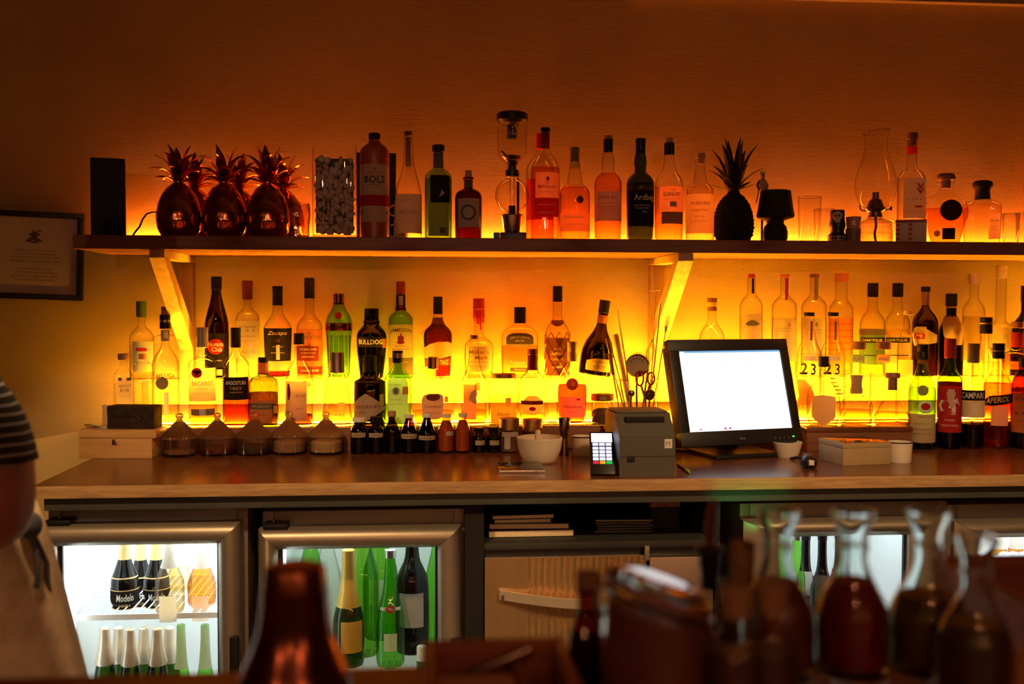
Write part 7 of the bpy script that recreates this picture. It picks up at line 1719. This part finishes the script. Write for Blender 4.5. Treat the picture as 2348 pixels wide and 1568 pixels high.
def lathe_px(cx, Y, prof, base=None):
    p = V(cx, 1400, Y); k = MPP(p); zz = lambda y: V(cx, y, Y).z - ZBAR
    return p, k, [(hw * k, max(zz(y), 0)) for y, hw in prof], zz
def shaker():
    cx, Y = 677, .80
    p, k, _, zz = lathe_px(cx, Y, [])
    t = thing('cocktail_shaker', 'dark copper-coloured cocktail shaker with domed shoulders on the guest bar', 'shaker', (p.x, Y, ZBAR))
    pr = chaikin([(75 * k, zz(1347)), (77 * k, zz(1380)), (81 * k, zz(1420)), (88 * k, zz(1455)), (103 * k, zz(1495)), (122 * k, zz(1535)), (133 * k, zz(1575))], 2)
    obj('shoulder', M().lathe(pr, 56, top=False), principled('dark_copper', (.36, .12, .07), .2, metal=1.0, noise=.05), t)
    cm = principled('dark_copper_cap', (.42, .15, .08), .3, metal=1.0, noise=.05)
    obj('cap', M().lathe([(60 * k, zz(1296)), (67 * k, zz(1299)), (70 * k, zz(1306)), (73 * k, zz(1340)), (74 * k, zz(1346.5))], 56), cm, t)
    obj('cup', M().lathe([(134 * k, zz(1575.5)), (132 * k, zz(1590)), (112 * k, 0)], 56), MATS['dark_copper'], t)
shaker()

CLEARG = real_glass('carafe_glass', (.97, .99, .98), 1.46)
def carafe(cx, ytop, Y, label, lq, ylev, sc_=1.0, mot=None):
    p, k, _, zz = lathe_px(cx, Y, [])
    s = sc_
    t = thing('carafe', label, 'bottle', (p.x, Y, ZBAR), -math.atan2(p.x, Y), 'flared-lip glass carafes on the guest bar')
    y = lambda d: zz(ytop + d)
    outer = [(46, 3), (50, 8), (50, 14), (46, 24), (38, 45), (34, 62), (33, 78), (37, 84), (37, 92), (33, 98), (32, 112), (38, 140), (52, 172), (68, 200), (80, 228), (85, 252), (86, 280)]
    po = [(r * s * k, max(y(d * s), .03)) for r, d in outer]; po = chaikin(po, 2) + [(86 * s * k, .004), (82 * s * k, 0)]
    wl = 2.6 * s * k
    pi_ = [(r - wl, z) for r, z in po if z > .008]; pi_ = pi_ + [((82 * s) * k - wl, .008), (.0004, .008)]
    m = M(); m.lathe(po, 48, top=False); m.lathe([(a, z) for a, z in pi_][::-1], 48, top=False, bot=False, flip=True)
    # close the lip
    n = 48; b0 = 0; b1 = len(po) * 48 + (len(pi_) - 1) * 48
    m.f += [(b0 + i, b0 + (i + 1) % n, b1 + (i + 1) % n, b1 + i)[::-1] for i in range(n)]
    obj('body', m, CLEARG, t)
    zl = zz(ylev); lp = [(r - wl - .0003, z) for r, z in po if .009 < z < zl]
    rl = next((r for r, z in po if z <= zl), 80 * s * k) - wl - .0003
    obj('juice', M().lathe([(rl, zl)] + lp + [(80 * s * k - wl, .0085)], 48), lq, t)
    return t
J1 = principled('brown_red_juice', (.26, .06, .03), .35, noise=.1); J2 = principled('raspberry_juice', (.30, .012, .02), .35, noise=.25, nscale=30); J3 = principled('amber_juice', (.16, .075, .02), .35, noise=.1); J4 = principled('dark_juice', (.10, .045, .025), .35, noise=.1)
carafe(1781, 1165, .86, 'flared-lip glass carafe of brownish juice next to the corked bottles', J1, 1330)
carafe(1953, 1165, .86, 'flared-lip glass carafe of raspberry red juice', J2, 1328)
carafe(2125, 1165, .86, 'flared-lip glass carafe of amber juice behind the shortest one', J3, 1362)
carafe(2236, 1224, .78, 'shortest flared-lip glass carafe of dark juice at the bar end', J4, 1425)

def clip_jar():
    cx, Y = 1508, .77
    p, k, _, zz = lathe_px(cx, Y, []); H = zz(1360)
    t = thing('clip_jar', 'big clip-top glass jar with tilted lid and pinkish brown contents', 'jar', (p.x, Y, ZBAR), rot=(0, 0, 0))
    w_ = 128 * k; wl = .003
    tl = Matrix.Rotation(R(11), 4, 'Y')
    jg = real_glass('jar_glass', (.95, .93, .92), 1.46)
    po = chaikin([(w_ * .92, H), (w_ * .94, H - 14 * k), (w_ * .90, H - 24 * k), (w_ * .98, H - 45 * k), (w_ * 1.02, H - 80 * k), (w_ * 1.02, .02)], 2) + [(w_ * 1.0, .004), (w_ * .9, 0)]
    pin = [(r - wl, z) for r, z in po if z > .008] + [(w_ * .9, .008), (.0004, .008)]
    m = M(); m.lathe(po, 56, top=False); m.lathe(pin[::-1], 56, top=False, bot=False, flip=True); n = 56; b1 = len(po) * 56 + (len(pin) - 1) * 56
    m.f += [(i, (i + 1) % n, b1 + (i + 1) % n, b1 + i)[::-1] for i in range(n)]
    def shear(m):  # the jar leans: its mouth slopes
        m.v = [(x, y, z - (x * .32 + y * .055) * max(0, min(1, z / H)) ** 2) for x, y, z in m.v]; return m
    obj('body', shear(m), jg, t)
    obj('contents', shear(M().lathe([(w_ * .9, H - 45 * k)] + [(r - wl - .0004, z) for r, z in po if .009 < z < H - 46 * k] + [(w_ * .9, .0085)], 48)), principled('pink_brown_syrup', (.34, .13, .09), .5, noise=.12, nscale=20), t)
    lidp = chaikin([(.0004, 40 * k), (w_ * .55, 40 * k), (w_ * .75, 38 * k), (w_ * .82, 30 * k), (w_ * .90, 22 * k), (w_ * .98, 12 * k), (w_ * .96, 3 * k)], 1) + [(w_ * .90, 2.5 * k), (w_ * .85, 10 * k), (.0004, 12 * k)]
    m = M().lathe(lidp, 56, top=False, bot=False); m.v = [(x, y, z + H - x * .32 - y * .055) for x, y, z in m.v]
    obj('lid', m, jg, t)
    pts = [(w_ * .97 * math.cos(a), w_ * .97 * math.sin(a), H - 17 * k - w_ * .97 * math.cos(a) * .32) for a in [i * math.pi / 20 for i in range(40)]]
    obj('wire_band', M().tube(pts, .0016, 8, True), DARKST, t)
    pts = [(w_ * .97 * math.cos(a), w_ * .97 * math.sin(a), H + 14 * k - w_ * .97 * math.cos(a) * .32) for a in [i * math.pi / 20 for i in range(40)]]
    obj('seal_ring', M().lathe([(w_ * .94, H + 1.8 * k), (w_ * .96, H), (w_ * .9, H)], 48, top=False, bot=False) if False else M().tube([(x * .95, y * .95, z - 12 * k) for x, y, z in pts], .0022, 8, True), principled('rubber_ring', (.35, .12, .06), .6), t)
    xl = -w_ * 1.0
    obj('clip_wire', M().tube([(xl, -.004, H - 50 * k), (xl - .004, -.004, H - 20 * k), (xl - .003, -.004, H + 20 * k), (xl + .012, -.004, H + 52 * k)], .0017, 8), STEEL, t)
    obj('clip_wire', M().tube([(xl, .006, H - 60 * k), (xl - .006, .006, H - 20 * k), (xl - .002, .006, H + 10 * k)], .0017, 8), STEEL, t)
clip_jar()
def corked(cx, ycork, ycork2, hwc, ysh, hwb, Y, label, glassm, liquidm, ylev, name='corked_bottle', neck=None):
    p, k, _, zz = lathe_px(cx, Y, []); nk = neck or hwc * .95
    t = thing(name, label, 'bottle', (p.x, Y, ZBAR), 0, 'small corked bottles on the guest bar')
    pr = chaikin([(nk * 1.15 * k, zz(ycork2)), (nk * 1.2 * k, zz(ycork2 + 8)), (nk * k, zz(ycork2 + 16)), (nk * k, zz(ysh - 40)), (nk * 1.25 * k, zz(ysh - 25)), (hwb * .85 * k, zz(ysh - 5)), (hwb * k, zz(ysh + 15)), (hwb * k, .02)], 2) + [(hwb * k, .003), (hwb * .9 * k, 0)]
    obj('body', M().lathe(pr, 32, top=False), glassm, t)
    obj('cork', M().lathe([(hwc * .92 * k, zz(ycork)), (hwc * k, zz(ycork) - .001), (hwc * .9 * k, zz(ycork2)), (nk * .9 * k, zz(ycork2 + 14))], 24), CORK, t)
    zl = zz(ylev); pl = [(r - .0012, z) for r, z in pr if .006 < z < zl]
    obj('liquid', M().lathe([(pl[0][0], zl)] + pl + [(hwb * .9 * k, .005)], 32), liquidm, t)
    return t
corked(1350, 1312, 1345, 30, 1445, 46, .84, 'dark dropper-sized corked bottle beside the clip-top jar', GL_BROWN, LQ_DKRED, 1460, neck=26)
corked(1700, 1243, 1322, 30, 1420, 52, .92, 'clear corked bottle of dark syrup standing before the first carafe', GL_CLEAR, J4, 1375, neck=30)
corked(1768, 1336, 1392, 38, 1480, 62, .74, 'short wide corked bottle before the brownish carafe', GL_CLEAR, J4, 1480, neck=36)
corked(1688, 1345, 1400, 40, 1490, 60, .73, 'short wide corked bottle touching the clip-top jar', GL_CLEAR, J4, 1490, neck=38)
def pourer():
    cx, Y = 1626, .93
    p, k, _, zz = lathe_px(cx, Y, [])
    t = thing('pourer_bottle', 'syrup bottle fitted with a dark metal speed pourer spout', 'bottle', (p.x, Y, ZBAR))
    obj('body', M().lathe(chaikin([(26 * k, zz(1322)), (27 * k, zz(1340)), (24 * k, zz(1345)), (24 * k, zz(1380)), (40 * k, zz(1420)), (56 * k, zz(1450)), (56 * k, .02)], 2) + [(56 * k, .003), (50 * k, 0)], 32, top=False), GL_CLEAR, t)
    obj('syrup', M().lathe([(52 * k, zz(1460)), (54 * k, zz(1470)), (54 * k, .004)], 28), J4, t)
    obj('stopper', M().lathe([(18 * k, zz(1250)), (31 * k, zz(1254)), (32 * k, zz(1262)), (25 * k, zz(1270)), (25 * k, zz(1290)), (19 * k, zz(1318)), (19 * k, zz(1350))], 28), BLACK, t)
    obj('spout', M().tube([(0, 0, zz(1256)), (0, 0, zz(1215)), (2 * k, -.002, zz(1180)), (6 * k, -.004, zz(1150))], [15 * k, 12 * k, 11 * k, 9 * k], 16), principled('dark_red_metal', (.35, .13, .1), .25, metal=.9, noise=.05), t)
    obj('air_tube', M().tube([(13 * k, .006, zz(1256)), (13 * k, .006, zz(1165))], 4 * k, 10), STEEL, t)
pourer()
def tray():
    Y1 = .86; A, Bq = V(968, 1467, Y1), V(1290, 1467, Y1); k = MPP(A)
    H = A.z - ZBAR; Wd = (Bq.x - A.x); Dp = .20
    t = thing('bar_caddy', 'open dark wooden caddy box on the guest bar beside the clip-top jar', 'box', ((A.x + Bq.x) / 2, Y1 - Dp / 2, ZBAR))
    w2 = Wd / 2; th = .010
    obj('side_board', M().cbox((-w2, Dp / 2 - th, 0), (w2, Dp / 2, H), .0015), TRAYW, t)
    obj('side_board', M().cbox((-w2, -Dp / 2, 0), (-w2 + th, Dp / 2 - th - .0003, H), .0015), TRAYW, t)
    obj('side_board', M().cbox((w2 - th, -Dp / 2, 0), (w2, Dp / 2 - th - .0003, H), .0015), TRAYW, t)
    obj('bottom_board', M().cbox((-w2 + th + .0003, -Dp / 2, 0), (w2 - th - .0003, Dp / 2 - th - .0003, .006), .001), TRAYW, t)
    obj('divider', M().cbox((w2 * .25, -Dp / 2, .0063), (w2 * .25 + .006, Dp / 2 - th - .0005, H * .75), .001), TRAYW, t)
    # napkins and a pen
    x0 = t.location.x; n = thing('folded_napkin', 'pale folded paper napkin lying in the wooden caddy', 'napkin', (x0 - w2 * .32, Y1 - Dp / 2 - .02, ZBAR + .0065))
    for i in range(6): obj('fold', M().cbox((-w2 * .5, -.05, .004 * i), (w2 * .5, .05, .004 * i + .0036), .001), principled('napkin_paper', (.62, .30, .2), .8, noise=.05), n, rot=(0, 0, R(random.uniform(-1.5, 1.5))))
    b = thing('bottle_opener', 'dark steel bar blade opener leaning in the wooden caddy', 'opener', (x0 - w2 * .05, Y1 - .03, ZBAR + .0075))
    obj('blade', M().tube([(-.03, -.012, .008), (.0, 0, .016), (.032, .006, .026)], [.006, .003, .005], 12), DARKST, b)
tray()
def crate():
    A = V(2292, 1345, 1.00); k = MPP(A)
    t = thing('wooden_crate', 'dark wooden crate at the end of the guest bar behind the carafes', 'crate', (A.x + .09, .97, 0))
    b = V(2300, 1480, .98)
    L = lambda x, y, z: (x, y, z)
    z0 = ZBAR - .10; ztop = A.z
    obj('side_board', M().cbox((-.09, -.03, ZBAR - .06), (-.08, .16, ztop - .003), .0015), TRAYW, t)
    obj('side_board', M().cbox((-.0795, .15, ZBAR - .06), (.09, .16, ztop), .0015), TRAYW, t)
    obj('side_board', M().cbox((-.0795, -.03, ZBAR - .06), (.09, -.02, ztop - .014), .0015), TRAYW, t)
    obj('side_board', M().cbox((.0905, -.03, ZBAR - .06), (.10, .16, ztop), .0015), TRAYW, t)
    obj('bottom_board', M().cbox((-.0795, -.0195, ZBAR - .06), (.09, .1495, ZBAR - .05), .001), TRAYW, t)
    s = thing('crate_stand', 'narrow black stand carrying the wooden crate behind the guest bar', 'stand', (A.x + .09, .97, 0))
    obj('post', M().cbox((-.02, .04, .02), (.02, .09, ZBAR - .0755), .002), BLACK, s); obj('plate', M().cbox((-.08, -.02, ZBAR - .075), (.09, .15, ZBAR - .0605), .002), BLACK, s); obj('foot', M().cbox((-.12, -.02, 0), (.12, .15, .02), .003), BLACK, s)
crate()

# ---------------------------------------------------------------- the bartender, cut by the frame edge
SKIN = principled('skin', (.27, .125, .085), .5, noise=.06, nscale=15)
def skin_mesh(name, verts, edges, mat, parent, sub=2, rootv=0):
    me = bpy.data.meshes.new(name); me.from_pydata([v[0] for v in verts], edges, [])
    o = bpy.data.objects.new(name, me); col.objects.link(o)
    md = o.modifiers.new('skin', 'SKIN'); md.use_smooth_shade = True
    sk = me.skin_vertices[0].data
    for i, v in enumerate(verts): sk[i].radius = v[1] if isinstance(v[1], tuple) else (v[1], v[1]); sk[i].use_root = (i == rootv)
    ss = o.modifiers.new('sub', 'SUBSURF'); ss.levels = sub; ss.render_levels = sub
    dg = bpy.context.evaluated_depsgraph_get(); dg.update()
    m2 = bpy.data.meshes.new_from_object(o.evaluated_get(dg)); bpy.data.objects.remove(o); m2.name = name
    m2.materials.clear(); m2.materials.append(mat)
    m2.polygons.foreach_set('use_smooth', [True] * len(m2.polygons))
    ob = bpy.data.objects.new(name, m2); col.objects.link(ob); ob.parent = parent
    return ob
def person():
    # stands side-on, facing away along the bar (towards -x); px frame edge cuts the body
    e = V(46, 1262, 1.42)          # elbow tip of the near arm
    x0 = e.x - .24; Yc = 1.62
    t = thing('person', 'person in black striped t-shirt and beige apron, elbow bent, beside the fridges', 'person', (x0, Yc, 0))
    ez = e.z + .026; ex = e.x - x0 - .028; fx = ex - .25; ey = 1.42 - Yc + .02
    hipz = .90; shz = 1.335
    v = [((0.02, 0, hipz), (.14, .125)), ((0.0, 0, 1.03), (.125, .10)), ((-.01, 0, 1.17), (.14, .105)), ((-.02, 0, 1.30), (.13, .095)), ((-.03, 0, 1.41), (.055, .055)), ((-.05, 0, 1.47), (.052, .052)), ((-.065, 0, 1.535), (.085, .072)), ((-.055, 0, 1.61), (.092, .078)), ((-.05, 0, 1.665), (.06, .055)),
         ((.09, -.165, 1.27), (.058, .058)), ((ex * .92, ey * .98, 1.17), (.056, .056)), ((ex, ey, ez), (.050, .050)), ((ex - .13, ey + .02, ez + .0), (.036, .036)), ((ex - .235, ey + .03, ez + .005), (.026, .026)), ((ex - .28, ey + .035, ez + .005), (.036, .018)),
         ((-.0, .165, 1.32), (.058, .058)), ((fx * .5, .19, 1.20), (.046, .046)), ((fx, .20, ez), (.041, .041)), ((fx - .13, .18, ez), (.036, .036)), ((fx - .235, .16, ez + .005), (.026, .026)), ((fx - .28, .155, ez + .005), (.036, .018)),
         ((.01, -.09, .84), (.085, .085)), ((.01, -.095, .50), (.058, .058)), ((.015, -.10, .28), (.052, .052)), ((.02, -.10, .09), (.036, .036)), ((-.06, -.10, .045), (.034, .036)), ((-.14, -.10, .035), (.025, .038)),
         ((.01, .09, .84), (.085, .085)), ((.03, .095, .50), (.058, .058)), ((.035, .10, .28), (.052, .052)), ((.04, .10, .09), (.036, .036)), ((-.04, .10, .045), (.034, .036)), ((-.12, .10, .035), (.025, .038))]
    ed = [(0, 1), (1, 2), (2, 3), (3, 4), (4, 5), (5, 6), (6, 7), (7, 8), (3, 9), (9, 10), (10, 11), (11, 12), (12, 13), (13, 14), (3, 15), (15, 16), (16, 17), (17, 18), (18, 19), (19, 20), (0, 21), (21, 22), (22, 23), (23, 24), (24, 25), (25, 26), (0, 27), (27, 28), (28, 29), (29, 30), (30, 31), (31, 32)]
    # fingers and thumbs root inside the palms
    for base, yy in ((14, ey + .035), (20, .155)):
        bx, bz = v[base][0][0], v[base][0][2]; s = 1 if base == 14 else -1
        for i, (dy, ln) in enumerate(((-.027, .060), (-.009, .070), (.009, .066), (.026, .050))):
            b = len(v); v += [((bx - .026, yy + dy, bz), (.0085, .0085)), ((bx - .026 - ln * .55, yy + dy * 1.1, bz - .006), (.0078, .0078)), ((bx - .022 - ln * .95, yy + dy * 1.1, bz - .028), (.0065, .0065))]
            ed += [(base, b), (b, b + 1), (b + 1, b + 2)]
        b = len(v); v += [((bx - .0, yy - s * -.036, bz - .004), (.010, .010)), ((bx - .034, yy + s * .052, bz - .018), (.008, .008))]; ed += [(base, b), (b, b + 1)]
    body = skin_mesh('body', v, ed, SKIN, t)
    # face: nose, eyes, mouth, ears (turned along -x)
    obj('nose', M().sphere((-.155, 0, 1.555), .016, 10, 7, (1, .8, 1.3)), SKIN, t)
    for s in (-1, 1):
        obj('eye', M().sphere((-.138, s * .032, 1.582), .010, 10, 7), WHITEP, t); obj('ear', M().sphere((-.04, s * .080, 1.565), .026, 10, 7, (.6, .35, 1.2)), SKIN, t)
    obj('mouth', M().tube([(-.136, -.022, 1.512), (-.144, 0, 1.510), (-.136, .022, 1.512)], .005, 6), principled('lips', (.35, .1, .09), .5), t)
    m = M().sphere((-.045, 0, 1.60), .108, 20, 12, (.98, .86, .92)); m.v = [(x if z > 1.56 else max(x, -.06), y, z) for x, y, z in m.v if True]
    m.v = [(max(x, -.118 if z > 1.61 else -.05), y, z) for x, y, z in m.v]; obj('hair', m, principled('dark_hair', (.02, .012, .01), .6, noise=.3, nscale=60), t)
    # striped shirt
    mm, tt, oo = nt('striped_cloth'); p = tt.nodes.new('ShaderNodeBsdfPrincipled'); p.inputs['Roughness'].default_value = .85
    tc = tt.nodes.new('ShaderNodeTexCoord'); sp = tt.nodes.new('ShaderNodeSeparateXYZ'); tt.links.new(tc.outputs['Object'], sp.inputs[0])
    ns = tt.nodes.new('ShaderNodeTexNoise'); ns.inputs['Scale'].default_value = 9; tt.links.new(tc.outputs['Object'], ns.inputs['Vector'])
    ad = tt.nodes.new('ShaderNodeMath'); ad.operation = 'MULTIPLY_ADD'; ad.inputs[1].default_value = .012; tt.links.new(ns.outputs['Fac'], ad.inputs[0]); tt.links.new(sp.outputs['Z'], ad.inputs[2])
    mu = tt.nodes.new('ShaderNodeMath'); mu.operation = 'MULTIPLY'; mu.inputs[1].default_value = 2 * math.pi / .0125; tt.links.new(ad.outputs[0], mu.inputs[0])
    sn = tt.nodes.new('ShaderNodeMath'); sn.operation = 'SINE'; tt.links.new(mu.outputs[0], sn.inputs[0])
    cr = tt.nodes.new('ShaderNodeValToRGB'); cr.color_ramp.elements[0].position = .82; cr.color_ramp.elements[0].color = (.012, .012, .013, 1); cr.color_ramp.elements[1].position = .93; cr.color_ramp.elements[1].color = (.42, .42, .44, 1)
    tt.links.new(sn.outputs[0], cr.inputs[0]); tt.links.new(cr.outputs[0], p.inputs['Base Color']); tt.links.new(p.outputs[0], oo.inputs[0])
    sv = [((0.02, 0, .93), (.150, .132)), ((0.0, 0, 1.03), (.137, .112)), ((-.01, 0, 1.17), (.152, .118)), ((-.02, 0, 1.30), (.142, .107)), ((-.028, 0, 1.39), (.066, .066))]
    skin_mesh('shirt', sv, [(0, 1), (1, 2), (2, 3), (3, 4)], mm, t)
    def sleeve(pts, rs):
        m = M(); m.tube([Vector(p_) for p_ in pts], rs, 24); m.f = m.f[:-2]
        so = obj('sleeve', m, mm, t); q_ = so.modifiers.new('sub', 'SUBSURF'); q_.levels = q_.render_levels = 2; q2 = so.modifiers.new('thick', 'SOLIDIFY'); q2.thickness = .003
    sleeve([(-.02, -.09, 1.325), (.03, -.135, 1.305), (.085, -.165, 1.27), (ex * .80, ey * .97, 1.20), (ex * .90, ey * .98, 1.165), (ex * .935, ey * .985, 1.125)], [.06, .062, .062, .060, .058, .058])
    sleeve([(-.02, .09, 1.345), (-.01, .135, 1.33), (-.0, .165, 1.30), (fx * .35, .18, 1.23), (fx * .6, .19, 1.17)], [.07, .072, .064, .06, .06])
    CLOTH = principled('beige_cloth', (.42, .33, .23), .9, noise=.2, nscale=25, bump=.25, bscale=300); DENIM = principled('dark_denim', (.04, .045, .06), .85, noise=.2)
    tv = [((0.02, 0, .90), (.140, .16)), ((.012, -.09, .82), (.095, .095)), ((.012, -.095, .50), (.07, .07)), ((.018, -.10, .12), (.058, .058)), ((.012, .09, .82), (.095, .095)), ((.03, .095, .50), (.07, .07)), ((.038, .10, .12), (.058, .058))]
    skin_mesh('trousers', tv, [(0, 1), (1, 2), (2, 3), (0, 4), (4, 5), (5, 6)], DENIM, t)
    # apron wraps the hips and flares to a hem below the knee
    m = M(); seg = 40; rows = 14; zt_, zh = 1.035, .46
    for j in range(rows + 1):
        f = j / rows; z = zt_ + (zh - zt_) * f
        for i in range(seg):
            a = 2 * math.pi * i / seg; rx = .145 + .112 * f ** .8; ry = .165 + .075 * f ** .8
            wv = 1 + .05 * f * math.cos(a * 7 + 1.2) + .02 * f * math.cos(a * 13)
            m.v.append((.035 + .022 * f + rx * wv * math.cos(a), ry * wv * math.sin(a), z))
    m.f = [(j * seg + i, (j + 1) * seg + i, (j + 1) * seg + (i + 1) % seg, j * seg + (i + 1) % seg) for j in range(rows) for i in range(seg)]
    ap = obj('apron', m, CLOTH, t); sm = ap.modifiers.new('thick', 'SOLIDIFY'); sm.thickness = .004
    kx = .20
    kn = obj('apron_knot', M().sphere((kx, -.05, 1.02), .020, 12, 8, (.8, 1, 1)), DENIM, ap)
    obj('apron_string', M().tube([(kx, -.05, 1.01), (kx + .012, -.055, .97), (kx + .01, -.06, .93)], .004, 6), DENIM, ap); obj('apron_string', M().tube([(kx, -.045, 1.01), (kx + .015, -.03, .96), (kx + .012, -.02, .90)], .004, 6), DENIM, ap)
    for s, xx in ((-1, .02), (1, .04)):
        obj('shoe', M().sphere((xx - .06, s * .10, .0455), .05, 16, 10, (2.4, 1.0, .9)), BLACK, t)
person()
